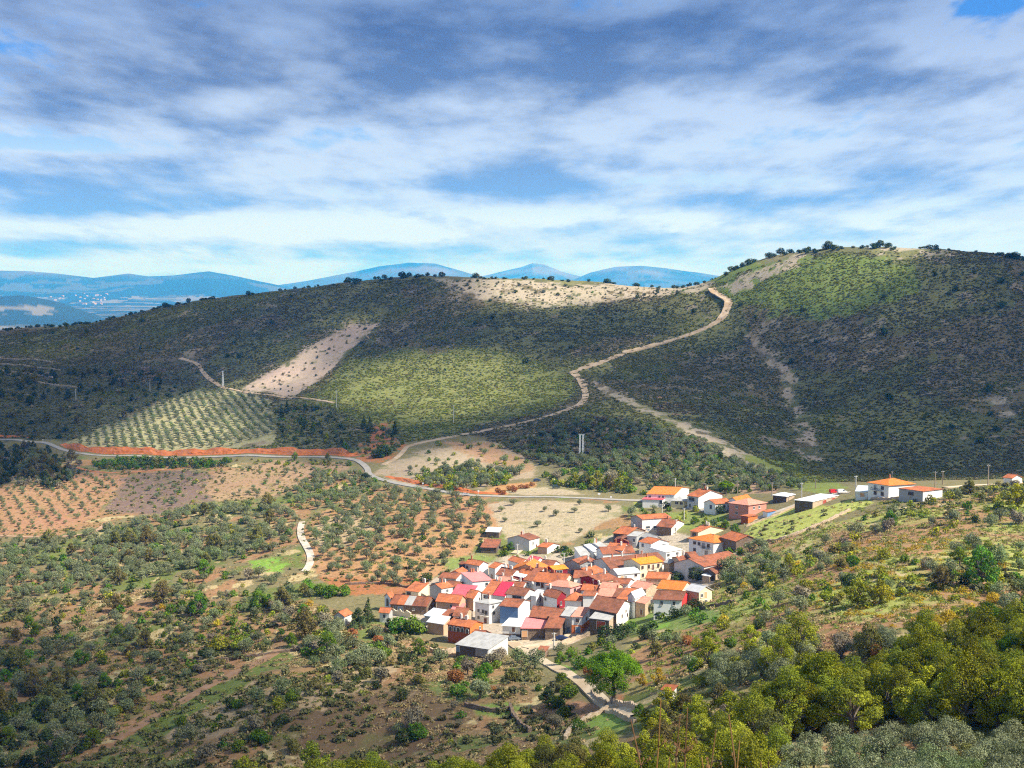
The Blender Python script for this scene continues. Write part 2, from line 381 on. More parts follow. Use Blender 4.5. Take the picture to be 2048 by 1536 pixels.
ZONES = [
    # hills
    ('h', SCRUB, [(-200, 640), (300, 615), (560, 580), (850, 553), (1000, 558), (1300, 572), (1430, 560), (1600, 508), (1850, 497), (2250, 540), (2250, 960), (1650, 965), (1300, 960), (1080, 930), (960, 870), (800, 880), (690, 905), (560, 900), (420, 900), (130, 880), (-200, 870)]),
    ('greenhill', (.185, .20, .062), [(600, 800), (700, 720), (830, 700), (1000, 700), (1130, 740), (1160, 780), (1100, 820), (960, 850), (840, 880), (720, 840)]),
    ('ridge_tan', ROCK, [(860, 556), (940, 558), (1060, 562), (1200, 570), (1330, 575), (1420, 582), (1300, 590), (1200, 606), (1090, 616), (960, 600), (900, 575)]),
    ('top_green', (.15, .20, .045), [(1350, 575), (1430, 545), (1520, 525), (1600, 512), (1760, 512), (1860, 560), (1800, 600), (1650, 640), (1520, 620), (1470, 610), (1430, 580)]),
    ('top_tan', ROCK, [(1436, 575), (1500, 545), (1580, 515), (1622, 508), (1630, 515), (1560, 545), (1500, 575), (1470, 590)]),
    ('top_tan2', ROCK, [(1740, 500), (1850, 497), (1900, 510), (1820, 520), (1760, 515)]),
    ('stripfield', (.46, .355, .28), [(475, 778), (700, 647), (757, 647), (590, 793), (560, 790)]),
    ('olivegrove', (.36, .335, .18), [(130, 885), (260, 835), (400, 778), (470, 780), (540, 800), (560, 850), (545, 890), (420, 900), (250, 903)]),
    ('leftwood', SCRUBD, [(-200, 720), (380, 720), (420, 770), (300, 810), (150, 880), (-200, 870)]),
    ('leftplot', PURP, [(225, 745), (300, 728), (370, 732), (330, 760), (240, 765)]),
    ('midslope', (.15, .15, .07), [(540, 800), (640, 800), (720, 850), (690, 900), (560, 900), (545, 860)]),
    ('redplot', ORANGE, [(692, 914), (712, 895), (738, 880), (752, 850), (768, 838), (782, 852), (778, 874), (800, 880), (812, 895), (770, 925), (720, 923)]),
    ('gullyrock', (.40, .32, .24), [(1480, 655), (1492, 655), (1560, 722), (1580, 740), (1618, 830), (1650, 925), (1600, 920), (1590, 840), (1556, 745)]),
    ('spur', ROCK, [(1180, 758), (1215, 775), (1330, 828), (1420, 865), (1560, 935), (1600, 960), (1540, 950), (1400, 875), (1290, 825), (1190, 775)]),
    ('scar', ROCK, [(1970, 795), (2010, 800), (2035, 835), (2000, 838)]),
    ('redscar', (.34, .19, .12), [(1310, 790), (1350, 795), (1395, 845), (1370, 850), (1320, 815)]),
    ('spurgreen', (.22, .26, .06), [(1480, 905), (1600, 930), (1700, 975), (1640, 990), (1540, 960)]),
    ('pinkplot', (.36, .24, .16), [(1455, 935), (1550, 945), (1560, 985), (1470, 985), (1440, 960)]),
    # middle ground
    ('valley', OLIVE, [(-300, 905), (150, 915), (700, 925), (760, 965), (950, 990), (1290, 1000), (1300, 1060), (1000, 1120), (700, 1180), (500, 1250), (-300, 1300)]),
    ('slopefield', (.41, .325, .22), [(745, 950), (790, 920), (860, 895), (960, 880), (1010, 890), (1075, 935), (1060, 955), (960, 975), (850, 975), (770, 962)]),
    ('slopefield2', (.40, .25, .14), [(880, 880), (985, 885), (1070, 935), (1040, 950), (960, 920)]),
    ('whitefield', TAN, [(980, 1006), (1130, 1004), (1240, 1010), (1235, 1035), (1180, 1060), (1130, 1085), (1060, 1080), (1010, 1075), (985, 1050), (970, 1025)]),
    ('orangefield', (.50, .26, .11), [(955, 985), (1000, 968), (1075, 962), (1060, 985), (1000, 992)]),
    ('roadfield', TAN, [(1000, 985), (1080, 972), (1150, 982), (1180, 990), (1060, 992)]),
    ('orchard', (.40, .225, .11), [(600, 1060), (640, 1025), (760, 985), (960, 995), (985, 1015), (990, 1060), (960, 1080), (930, 1110), (870, 1150), (800, 1190), (700, 1180), (620, 1130)]),
    ('orchardtan', (.46, .35, .20), [(640, 1040), (720, 1020), (760, 1050), (700, 1090), (640, 1100), (615, 1080)]),
    ('leftorchard', (.38, .21, .115), [(-200, 985), (0, 975), (180, 942), (260, 950), (215, 1000), (190, 1035), (120, 1060), (0, 1070), (-200, 1085)]),
    ('purplefield', PURP, [(250, 955), (330, 940), (430, 950), (500, 970), (430, 1000), (300, 1030), (215, 1025)]),
    ('palefield', (.36, .235, .14), [(430, 945), (540, 920), (680, 922), (700, 935), (560, 990), (440, 1000), (400, 985)]),
    ('gardenlush', LUSH, [(490, 1125), (545, 1117), (580, 1125), (570, 1142), (510, 1138)]),
    ('villagegarden', (.20, .25, .07), [(870, 1120), (960, 1105), (1000, 1120), (960, 1130), (890, 1140)]),
    ('redgarden', RED, [(640, 1150), (760, 1160), (860, 1150), (890, 1170), (800, 1190), (700, 1190)]),
    # lower left
    ('lowleft', (.25, .165, .085), [(-300, 1200), (300, 1180), (600, 1200), (760, 1240), (900, 1300), (1000, 1330), (1250, 1440), (1100, 1600), (-300, 1650)]),
    ('brownscrub', (.16, .105, .06), [(520, 1430), (700, 1400), (860, 1380), (940, 1420), (900, 1500), (700, 1536), (540, 1500)]),
    ('straw1', (.40, .29, .17), [(560, 1420), (640, 1360), (760, 1320), (800, 1330), (760, 1370), (660, 1420)]),
    ('straw2', (.34, .25, .15), [(250, 1480), (380, 1390), (480, 1350), (560, 1370), (520, 1440), (400, 1480)]),
    ('grassbank', (.13, .17, .04), [(240, 1480), (360, 1400), (470, 1355), (560, 1300), (570, 1310), (480, 1380), (380, 1430), (280, 1500)]),
    ('terr1', (.34, .195, .11), [(1030, 1420), (1120, 1400), (1220, 1410), (1200, 1440), (1120, 1460), (1060, 1450)]),
    ('lushpath', LUSH, [(1090, 1325), (1110, 1330), (1165, 1352), (1190, 1368), (1170, 1372), (1110, 1345)]),
    ('lushpath2', (.22, .33, .06), [(1150, 1450), (1200, 1420), (1240, 1435), (1230, 1460), (1180, 1475)]),
    ('lush3', (.17, .25, .05), [(940, 1410), (1010, 1395), (1050, 1415), (1010, 1435), (950, 1430)]),
    ('redyard', (.42, .20, .09), [(1230, 1390), (1290, 1370), (1320, 1385), (1290, 1410), (1240, 1410)]),
    # right
    ('right', (.31, .26, .095), [(1290, 1180), (1450, 1150), (1520, 1080), (1700, 1040), (1900, 1000), (2300, 960), (2300, 1560), (1250, 1560), (1250, 1300)]),
    ('meadow', (.38, .42, .10), [(1480, 1075), (1510, 1045), (1590, 1015), (1660, 1010), (1715, 995), (1745, 1005), (1650, 1045), (1540, 1085)]),
    ('redterr', (.32, .165, .085), [(1540, 1310), (1600, 1255), (1700, 1240), (1780, 1255), (1760, 1290), (1660, 1310)]),
    ('redterr2', (.36, .20, .10), [(1710, 1085), (1830, 1065), (1900, 1080), (1860, 1110), (1740, 1115)]),
    ('strawr', STRAW, [(1550, 1300), (1580, 1280), (1650, 1300), (1600, 1335), (1550, 1330)]),
    ('strawr2', STRAW, [(1900, 1240), (1990, 1235), (2040, 1245), (1980, 1265), (1920, 1262)]),
    ('lushr', LUSH, [(1480, 1115), (1530, 1105), (1540, 1120), (1500, 1130)]),
    ('lawn', (.18, .25, .06), [(1240, 1240), (1330, 1215), (1420, 1215), (1440, 1240), (1350, 1265), (1260, 1260)]),
    ('lush5', LUSH, [(1300, 1250), (1345, 1243), (1340, 1252), (1300, 1262)]),
    ('villagefloor', (.44, .37, .29), [(770, 1225), (840, 1170), (900, 1140), (1010, 1115), (1140, 1100), (1280, 1050), (1400, 1070), (1480, 1100), (1470, 1130), (1400, 1190), (1300, 1220), (1190, 1270), (1060, 1280), (920, 1290)]),
    ('lowroad', (.52, .43, .32), [(1000, 1285), (1100, 1265), (1160, 1268), (1170, 1275), (1090, 1300), (1070, 1310), (1030, 1300)]),
    ('gardenfar', (.20, .24, .06), [(1250, 1030), (1380, 1020), (1460, 1030), (1440, 1060), (1330, 1060)]),
]
SPECKLE = {'gullyrock': -.08, 'scar': .0, 'redscar': .15, 'top_tan2': .15, 'spur': -.12, 'ridge_tan': -.28, 'top_tan': -.1, 'leftplot': -.1, 'stripfield': -.45, 'redplot': -.18}
ZP = {z[0]: poly(z[2]) for z in ZONES}

def ground_colour(x, y):
    n = len(x)
    c = np.empty((n, 3)); c[:] = OLIVE
    far = np.hypot(x, y) > 1750
    c[far] = (.13, .15, .075)
    near = ~far
    acc = np.zeros((n, 3)); NP = 4
    amp = 1.0 + np.clip(y - 500, 0, 800) * 0.0045
    for ps in range(NP):
        wx = x + (fbm(x, y, 16, 4, 21) * 3.0 + fbm(x, y, 2.6, 2, 121 + ps) * 2.0) * amp
        wy = y + (fbm(x, y, 16, 4, 33) * 5.0 + fbm(x, y, 2.6, 2, 151 + ps) * 3.4) * amp
        cc = c.copy(); hill = np.zeros(n, bool); rough = np.zeros(n, bool)
        for (nm, colr, _p) in ZONES:
            P = ZP[nm]; lo = P.min(0) - 12; hi = P.max(0) + 12
            idx = np.nonzero(near & (wx > lo[0]) & (wx < hi[0]) & (wy > lo[1]) & (wy < hi[1]))[0]
            if len(idx) == 0: continue
            k = idx[inside(wx[idx], wy[idx], P)]
            if nm in SPECKLE: k = k[fbm(x[k], y[k], 9, 3, 700) > SPECKLE[nm]]
            cc[k] = colr
            if nm == 'h': hill[k] = True
            elif len(k): hill[k] = False
            if nm in ('valley', 'lowleft', 'right'): rough[k] = True
            elif len(k): rough[k] = False
        f = fbm(x, y, 90, 4, 810); g = fbm(x, y, 15, 4, 820); hh = hill[:, None]
        cc = np.where(hh & (f > .10)[:, None], np.array((.145, .118, .068)), cc); cc = np.where(hh & (f < -.22)[:, None], np.array((.18, .18, .07)), cc)
        cc = np.where(hh & (g + .25 * f > .42)[:, None], np.array((.27, .22, .155)), cc)
        f2 = fbm(x, y, 24, 4, 830); rr_ = rough[:, None]
        cc = np.where(rr_ & (f2 > .17)[:, None], np.array((.15, .18, .05)), cc); cc = np.where(rr_ & (f2 < -.16)[:, None], np.array((.33, .19, .095)), cc)
        east = (x > 60) & (y < 640); cc = np.where(rr_ & (east & (f2 > .02))[:, None], np.array((.31, .33, .085)), cc)
        cc = np.where(rr_ & (g > .38)[:, None], np.array((.46, .37, .19)), cc)
        acc += cc / NP
    c = acc
    return c

def build_ground():
    rr = np.concatenate([np.geomspace(2.0, 130, 200, endpoint=False), np.geomspace(130, 1650, 830, endpoint=False), np.geomspace(1650, 42000, 330)])
    th = np.tan(np.linspace(-math.radians(33), math.radians(33), 1250))
    R, T = np.meshgrid(rr, th, indexing='ij')
    x = (R * T).ravel(); y = R.ravel()
    z = H(x, y)
    far = np.hypot(x, y) > 1750
    nr, nc = R.shape
    me = bpy.data.meshes.new('terrain')
    i = np.arange(nr * nc).reshape(nr, nc)
    q = np.stack([i[:-1, :-1], i[:-1, 1:], i[1:, 1:], i[1:, :-1]], -1).reshape(-1, 4)
    me.vertices.add(len(x)); me.loops.add(q.size); me.polygons.add(len(q))
    me.vertices.foreach_set('co', np.stack([x, y, z], -1).astype(np.float32).ravel())
    me.loops.foreach_set('vertex_index', q.astype(np.int32).ravel())
    me.polygons.foreach_set('loop_start', np.arange(0, q.size, 4, dtype=np.int32))
    me.polygons.foreach_set('use_smooth', np.ones(len(q), bool))
    me.update()
    c = ground_colour(x, y)
    # plain and mountains: woods, fields and bare tops
    if far.any():
        k = np.nonzero(far)[0]; fx, fy, fz = x[k], y[k], z[k]
        w = fbm(fx, fy, 900, 5, 90); f2 = fbm(fx, fy, 420, 4, 95)
        cc = np.where((w > 0.02)[:, None], np.array((.028, .048, .03)), np.array((.075, .085, .055)))
        cc = np.where((f2 > 0.28)[:, None] & (fz < -150)[:, None], np.array((.17, .16, .11)), cc)
        top = np.clip((fz - 60) / 260, 0, 1) * np.clip(0.5 + 1.6 * fbm(fx, fy, 700, 4, 99), 0, 1)
        cc = cc * (1 - top[:, None]) + np.array((.16, .145, .125)) * top[:, None]
        c[k] = cc
    a = me.attributes.new('ground', 'FLOAT_COLOR', 'POINT')
    a.data.foreach_set('color', np.concatenate([c, np.ones((len(c), 1))], 1).astype(np.float32).ravel())
    m, n, out = material('ground_cover')
    geo = n.new('ShaderNodeNewGeometry'); P = geo.outputs['Position']
    base = n.attr('ground').outputs['Color']
    n1 = n.noise(P, 0.09, 5, 0.6); n2 = n.noise(P, 0.55, 4, 0.6); n3 = n.noise(P, 0.025, 3, 0.5); n4 = n.noise(P, 1.7, 3, 0.6)
    hs = n.new('ShaderNodeHueSaturation'); n.t.links.new(base, hs.inputs['Color'])
    n.put(hs.inputs['Value'], n.add(0.30, n.add(n.mul(n1, 0.6), n.mul(n2, 0.8)))); n.put(hs.inputs['Hue'], n.add(0.5, n.mul(n.sub(n3, 0.5), 0.05)))
    g = n.mix(n.ramp(n1, 0.54, 0.68, 0.0, 0.55), hs.outputs[0], n.mix(n4, (.08, .11, .03), (.19, .20, .06)))
    g = n.mix(n.ramp(n.noise(P, 0.2, 4, 0.65, w=4.0), 0.58, 0.70, 0.0, 0.5), g, (.42, .33, .20))
    g = n.mix(n.ramp(n.noise(P, 0.35, 3, 0.6, w=9.0), 0.60, 0.68, 0.0, 0.6), g, (.055, .06, .03))
    g = n.mix(n.ramp(n4, 0.52, 0.66, 0.0, 0.55), g, n.mix(n.noise(P, 0.12, 3, 0.5, w=2.0), (.07, .085, .025), (.16, .13, .06)))
    g = n.mix(n.ramp(n.noise(P, 1.1, 3, 0.65, w=6.0), 0.60, 0.70, 0.0, 0.6), g, (.46, .36, .21))
    sepp = n.new('ShaderNodeSeparateXYZ'); n.put(sepp.inputs[0], P)
    fl = n.ramp(sepp.outputs[1], 1600, 2400)
    g = n.mix(fl, g, base)
    principled(n, out, g, 0.95, 0.1, bump=n.add(n2, n.mul(n4, 0.4)), bdist=0.5)
    me.materials.append(m)
    o = link('terrain', me); tag(o, 'village valley, scrub hills and far mountains', None, kind='structure')
    return o
build_ground()

# ------------------------------------------------------------------ roads, tracks and paths
def simple_mat(name, c1, c2, scale=0.6, rough=0.9, c3=None, scale3=0.08):
    m, n, out = material(name)
    geo = n.new('ShaderNodeNewGeometry'); P = geo.outputs['Position']
    f = n.noise(P, scale, 5, 0.6); g = n.mix(n.ramp(f, 0.35, 0.65), c1, c2)
    if c3: g = n.mix(n.ramp(n.noise(P, scale3, 4, 0.6), 0.45, 0.65, 0, 0.8), g, c3)
    principled(n, out, g, rough, 0.15, bump=f, bdist=0.05)
    return m
M_ASPH = simple_mat('asphalt', (.30, .285, .26), (.38, .36, .32), 0.4, c3=(.42, .38, .32))
M_TRACK = simple_mat('dirt_track', (.42, .31, .20), (.56, .44, .31), 0.25, c3=(.36, .26, .16))
M_CONC = simple_mat('concrete_path', (.50, .45, .38), (.62, .57, .48), 0.3, c3=(.42, .35, .26))
M_PALE = simple_mat('pale_dirt', (.50, .40, .27), (.60, .50, .36), 0.3, c3=(.40, .30, .19))
M_REDBANK = simple_mat('red_earth', (.46, .13, .04), (.60, .20, .07), 0.25, c3=(.36, .15, .07))
M_RED = simple_mat('red_track', (.40, .15, .07), (.50, .22, .10), 0.3)
ROADS = []
def road(name, pts, width, mat, label, lift=0.22, wj=0.0):
    P = hit([p[0] for p in pts], [p[1] for p in pts])[:, :2]
    L = smooth_line(P, 2.0)
    for _ in range(6): L[1:-1] = (L[:-2] + 2 * L[1:-1] + L[2:]) / 4
    d = np.gradient(L, axis=0); d /= np.linalg.norm(d, axis=1, keepdims=True) + 1e-9
    nrm = np.stack([-d[:, 1], d[:, 0]], -1)
    w = width * (1 + wj * fbm(L[:, 0], L[:, 1], 12, 2, 8))
    ks = np.linspace(-0.5, 0.5, 5); b = MB(); rows = []
    for k in ks:
        q = L + nrm * (w * k)[:, None]; rows.append(np.stack([q[:, 0], q[:, 1], H(q[:, 0], q[:, 1])], -1))
    rows = np.array(rows); zc = rows[:, :, 2].max(0)
    for r_ in rows: r_[:, 2] = np.maximum(r_[:, 2] * .65 + zc * .35, zc - 1.1) + lift
    n = len(L)
    for i in range(n - 1):
        for k in range(len(ks) - 1):
            b.face([rows[k + 1][i], rows[k][i], rows[k][i + 1], rows[k + 1][i + 1]])
        for k in (0, len(ks) - 1):
            e0 = rows[k][i].copy(); e1 = rows[k][i + 1].copy(); e0[2] -= 1.2; e1[2] -= 1.2
            b.face([rows[k][i], e0, e1, rows[k][i + 1]])
    o = b.build(name, mat); tag(o, label, None, kind='structure'); ROADS.append((L, width))
    return L
MAIN = [(1420, 1022), (1340, 1010), (1290, 1002), (1200, 998), (1100, 994), (1000, 993), (930, 990), (870, 980), (800, 968), (755, 957), (738, 948), (735, 938), (722, 926), (700, 918), (640, 914), (560, 914), (450, 913), (300, 914), (200, 911), (140, 904), (110, 893), (85, 885), (0, 879), (-150, 876)]
LM = road('road', MAIN, 3.9, M_ASPH, 'grey asphalt road winding in from the left to the village')
road('hill_track', [(1424, 578), (1428, 587), (1441, 594), (1457, 606), (1452, 622), (1440, 640), (1410, 656), (1370, 672), (1300, 692), (1250, 705), (1190, 728), (1145, 745)], 7.5, M_TRACK, 'pale dirt track climbing to the saddle', wj=0.5)
road('hill_track', [(1145, 745), (1158, 757), (1168, 775), (1170, 795), (1155, 812), (1110, 828), (1060, 842), (1000, 855), (930, 868), (850, 884), (815, 893)], 5.5, M_TRACK, 'pale dirt track dropping along the scrub hill', wj=0.5)
road('path', [(604, 1044), (601, 1058), (603, 1076), (614, 1095), (622, 1115), (618, 1132), (610, 1143)], 3.4, M_CONC, 'pale concrete path between the olive groves')
road('village_lane', [(985, 1272), (1022, 1284), (1050, 1304), (1090, 1325), (1130, 1345), (1165, 1366), (1185, 1386), (1205, 1404), (1240, 1421), (1266, 1433)], 3.6, M_PALE, 'pale dirt lane leaving the village downhill', wj=0.3)
road('lane', [(1150, 1268), (1120, 1279), (1080, 1290), (1050, 1297)], 4.5, M_PALE, 'dusty lane in front of the lower houses')
road('path', [(1028, 1108), (1040, 1100), (1050, 1092), (1046, 1086)], 3.5, M_PALE, 'dusty path to the white house above the village')
road('dirt_track', [(360, 717), (392, 727), (404, 742), (416, 756), (436, 770), (470, 780), (600, 795), (668, 806)], 4.0, M_TRACK, 'dirt track round the olive terraces', wj=0.5)
road('dirt_track', [(815, 893), (805, 905), (790, 918), (765, 930)], 3.5, M_TRACK, 'dirt track down to the red yard')
road('dirt_track', [(560, 1300), (500, 1335), (440, 1360), (380, 1395), (300, 1440), (230, 1480)], 4.0, simple_mat('brown_track', (.24, .14, .08), (.32, .20, .12), 0.3), 'brown earth track through the lower terraces')
road('lane', [(1484, 1048), (1520, 1035), (1560, 1022), (1595, 1010), (1640, 992), (1700, 985)], 3.6, M_CONC, 'grey lane along the edge of the meadow')
road('path', [(1890, 976), (1950, 971), (2048, 966), (2150, 962)], 4.0, M_PALE, 'pale track along the right shoulder')
road('dirt_track', [(0, 1072), (90, 1074), (180, 1068), (215, 1045)], 3.0, simple_mat('pale_brown_track', (.34, .22, .14), (.42, .29, .19), 0.3), 'brown track below the young orchard')
road('dirt_track', [(440, 925), (330, 940), (200, 944), (130, 930)], 3.0, M_RED, 'reddish field track below the road')

def bank(pts, back, hgt, label):
    P = hit([p[0] for p in pts], [p[1] for p in pts])[:, :2]; L = smooth_line(P, 2.5)
    for _ in range(5): L[1:-1] = (L[:-2] + 2 * L[1:-1] + L[2:]) / 4
    d = np.gradient(L, axis=0); d /= np.linalg.norm(d, axis=1, keepdims=True); nr = np.stack([-d[:, 1], d[:, 0]], -1)
    nr *= np.sign(nr[:, 1:2] + 1e-9)
    b = MB(); ks = np.linspace(0, 1, 6); rows = []
    zb = H(L[:, 0], L[:, 1]); n = len(L); env = np.clip(np.minimum(np.arange(n), n - 1 - np.arange(n)) / 8.0, 0, 1)
    for k in ks:
        off = 4.0 + back * k + 0.7 * fbm(L[:, 0] + 50 * k, L[:, 1], 5, 3, 71); q = L + nr * off[:, None]
        hh = hgt * env * (0.75 + 0.5 * fbm(L[:, 0], L[:, 1], 20, 3, 77)) * (k ** 0.8)
        z = np.maximum(H(q[:, 0], q[:, 1]) + 0.1, zb + hh + 0.3 * fbm(L[:, 0], L[:, 1] + 9 * k, 4, 2, 72)); rows.append(np.stack([q[:, 0], q[:, 1], z], -1))
    q = L + nr * (back + 10); rows.append(np.stack([q[:, 0], q[:, 1], H(q[:, 0], q[:, 1]) - 0.5], -1))
    for i in range(n - 1):
        for k in range(len(rows) - 1): b.face([rows[k][i], rows[k][i + 1], rows[k + 1][i + 1], rows[k + 1][i]])
    o = b.build('embankment', M_REDBANK); tag(o, label, None, kind='structure')
bank([(700, 916), (640, 913), (560, 913), (450, 912), (300, 913), (200, 910), (140, 903), (108, 892)], 5.0, 6.5, 'raw red earth bank cut above the road')
bank([(1000, 992), (930, 989), (870, 979), (800, 967), (757, 956)], 3.0, 2.2, 'low red earth bank above the road bend')
bank([(60, 880), (0, 878), (-120, 875)], 3.5, 4.0, 'dark red earth bank beside the road at the left edge')
# ------------------------------------------------------------------ building materials
def tile_mat(name, c, dirt, dirt_amt=0.5, lich=0.3):
    m, n, out = material(name)
    geo = n.new('ShaderNodeNewGeometry'); P = geo.outputs['Position']; uv = n.new('ShaderNodeTexCoord').outputs['UV']
    oi = n.new('ShaderNodeObjectInfo').outputs['Random']
    s1 = n.noise(n.scale_vec(uv, 1.5, 0.28, 1), 1.0, 4, 0.6); s2 = n.noise(P, 0.35, 4, 0.62); s3 = n.noise(P, 1.15, 5, 0.78)
    hs = n.new('ShaderNodeHueSaturation'); n.put(hs.inputs['Color'], c if isinstance(c, bpy.types.NodeSocket) else (*c, 1))
    n.put(hs.inputs['Value'], n.add(-0.02, n.add(n.mul(s3, 1.55), n.mul(s1, 0.5)))); n.put(hs.inputs['Hue'], n.add(0.492, n.mul(s1, 0.02)))
    col = n.mix(n.mul(n.ramp(n.add(n.mul(s2, 0.7), n.mul(s1, 0.4)), 0.48, 0.72), dirt_amt), hs.outputs[0], dirt)
    col = n.mix(n.ramp(n.noise(P, 0.8, 5, 0.75, w=3.0), 0.56, 0.68, 0, lich), col, (.44, .33, .23))
    w = n.new('ShaderNodeTexWave', wave_type='BANDS', bands_direction='X'); n.put(w.inputs['Vector'], uv); w.inputs['Scale'].default_value = 1.35; w.inputs['Distortion'].default_value = 0.6
    w2 = n.new('ShaderNodeTexWave', wave_type='BANDS', bands_direction='Y'); n.put(w2.inputs['Vector'], uv); w2.inputs['Scale'].default_value = 0.9
    col = n.mix(n.ramp(w.outputs['Fac'], 0.0, 0.5, 0.30, 0.0), col, (.10, .04, .025))
    principled(n, out, col, 0.88, 0.15, bump=n.add(w.outputs['Fac'], n.mul(w2.outputs['Fac'], 0.3)), bdist=0.09)
    return m
def sheet_mat(name, c, stain, rough=0.6, amt=0.5, scale=0.5):
    m, n, out = material(name)
    geo = n.new('ShaderNodeNewGeometry'); P = geo.outputs['Position']; uv = n.new('ShaderNodeTexCoord').outputs['UV']
    s1 = n.noise(n.scale_vec(uv, 1.2, 0.2, 1), 1.0, 4, 0.6); s2 = n.noise(P, scale, 5, 0.65)
    col = n.mix(n.mul(n.ramp(n.add(n.mul(s2, 0.6), n.mul(s1, 0.45)), 0.42, 0.72), amt), c, stain)
    w = n.new('ShaderNodeTexWave', wave_type='BANDS', bands_direction='X'); n.put(w.inputs['Vector'], uv); w.inputs['Scale'].default_value = 1.2
    col = n.mix(n.ramp(w.outputs['Fac'], 0.0, 0.35, 0.22, 0.0), col, stain)
    principled(n, out, col, rough, 0.3, bump=w.outputs['Fac'], bdist=0.05)
    return m
def wall_mat(name, c, stain, amt=0.45):
    m, n, out = material(name)
    geo = n.new('ShaderNodeNewGeometry'); P = geo.outputs['Position']
    s1 = n.noise(n.scale_vec(P, 1.0, 1.0, 0.25), 0.8, 4, 0.6); s2 = n.noise(P, 0.4, 5, 0.65); s3 = n.noise(P, 4.0, 3, 0.6)
    f = n.mul(n.ramp(n.add(n.mul(s1, 0.55), n.mul(s2, 0.5)), 0.47, 0.74), amt)
    principled(n, out, n.mix(f, n.mix(n.mul(s3, 0.25), c, tuple(k * 0.8 for k in c)), stain), 0.9, 0.12, bump=s3, bdist=0.03)
    return m
def stone_mat(name, c1, c2, mortar, scale=2.2):
    m, n, out = material(name)
    geo = n.new('ShaderNodeNewGeometry'); P = geo.outputs['Position']
    v = n.new('ShaderNodeTexVoronoi'); n.put(v.inputs['Vector'], n.scale_vec(P, 1, 1, 1.7)); v.inputs['Scale'].default_value = scale
    s = n.noise(P, 0.5, 4, 0.6); cc = n.new('ShaderNodeSeparateColor'); n.put(cc.inputs[0], v.outputs['Color'])
    col = n.mix(cc.outputs[0], c1, c2); col = n.mix(n.ramp(v.outputs['Distance'], 0.38, 0.6, 0, 0.8), col, mortar)
    col = n.mix(n.ramp(s, 0.5, 0.75, 0, 0.6), col, tuple(k * 0.6 for k in c1))
    principled(n, out, col, 0.95, 0.1, bump=n.sub(1.0, v.outputs['Distance']), bdist=0.12)
    return m
def flat_mat(name, c, rough=0.6, spec=0.3, metallic=0.0):
    m, n, out = material(name)
    geo = n.new('ShaderNodeNewGeometry'); s = n.noise(geo.outputs['Position'], 1.7, 4, 0.6)
    principled(n, out, n.mix(n.mul(s, 0.5), c, tuple(k * 0.65 for k in c)), rough, spec, metallic=metallic)
    return m
RM = {
    'T0': tile_mat('roof_tile_vivid', (.70, .22, .05), (.48, .15, .055), 0.4, 0.15),
    'T00': tile_mat('roof_tile_golden', (.80, .29, .035), (.60, .20, .04), 0.3, 0.1),
    'T1': tile_mat('roof_tile_orange', (.55, .175, .075), (.22, .08, .05), 0.75, 0.45),
    'T2': tile_mat('roof_tile_weathered', (.36, .125, .07), (.13, .065, .045), 0.85, 0.5),
    'T3': tile_mat('roof_tile_old', (.27, .105, .065), (.11, .06, .042), 0.8, 0.4),
    'PK': sheet_mat('red_roof_sheet', (.62, .085, .11), (.74, .25, .25), 0.55, 0.35),
    'PP': sheet_mat('faded_red_sheet', (.70, .20, .20), (.66, .32, .28), 0.6, 0.5),
    'CR': sheet_mat('crimson_roof_sheet', (.55, .03, .07), (.45, .05, .07), 0.5, 0.4),
    'GR': sheet_mat('grey_fibre_sheet', (.44, .44, .43), (.20, .20, .19), 0.85, 0.6),
    'GL': sheet_mat('light_grey_sheet', (.58, .59, .60), (.34, .35, .36), 0.8, 0.5),
    'WH': sheet_mat('white_roof_sheet', (.78, .80, .82), (.58, .62, .66), 0.6, 0.4),
    'BL': sheet_mat('pale_blue_sheet', (.58, .66, .74), (.42, .50, .58), 0.6, 0.4),
    'SL': tile_mat('roof_tile_pale', (.66, .30, .22), (.50, .22, .16), 0.4, 0.35),
}
WM = {
    'W': wall_mat('white_render', (.82, .82, .80), (.62, .60, .56), 0.5),
    'G': wall_mat('grey_cement', (.42, .42, .41), (.26, .26, .25), 0.6),
    'LG': wall_mat('pale_cement', (.60, .60, .58), (.42, .41, .39), 0.6),
    'C': wall_mat('cream_render', (.76, .66, .46), (.60, .52, .38), 0.4),
    'Y': wall_mat('pale_yellow_render', (.80, .70, .42), (.64, .55, .36), 0.4),
    'B': stone_mat('brown_stone', (.20, .135, .095), (.32, .24, .17), (.16, .12, .09)),
    'DS': stone_mat('dark_and_shaded_stone', (.12, .09, .075), (.20, .16, .13), (.09, .075, .06)),  # real dark stone, and painted shade on the big barn's left wall
    'ST': stone_mat('tan_stone', (.46, .35, .24), (.60, .48, .35), (.36, .28, .20)),
    'BR': wall_mat('tan_brick', (.52, .34, .22), (.40, .27, .19), 0.5),
    'O': wall_mat('orange_brick', (.66, .20, .06), (.48, .15, .06), 0.4),
    'RB': wall_mat('red_brick', (.36, .10, .05), (.26, .08, .05), 0.4),
    'P': wall_mat('pink_render', (.72, .34, .32), (.60, .30, .28), 0.3),
    'PB': wall_mat('pinkish_brick', (.58, .27, .20), (.46, .22, .17), 0.4),
    'M': wall_mat('maroon_render', (.26, .025, .035), (.17, .02, .03), 0.4),
    'R': wall_mat('red_render', (.70, .05, .05), (.52, .06, .06), 0.3),
    'K': wall_mat('blue_sheet_wall', (.16, .28, .50), (.24, .34, .50), 0.4),
    'D': wall_mat('charcoal_wall', (.075, .075, .085), (.12, .12, .12), 0.4),
    'PE': wall_mat('peach_render', (.74, .47, .32), (.60, .38, .27), 0.4),
}
M_GLASS = flat_mat('dark_window_glass', (.035, .045, .06), 0.15, 0.6)
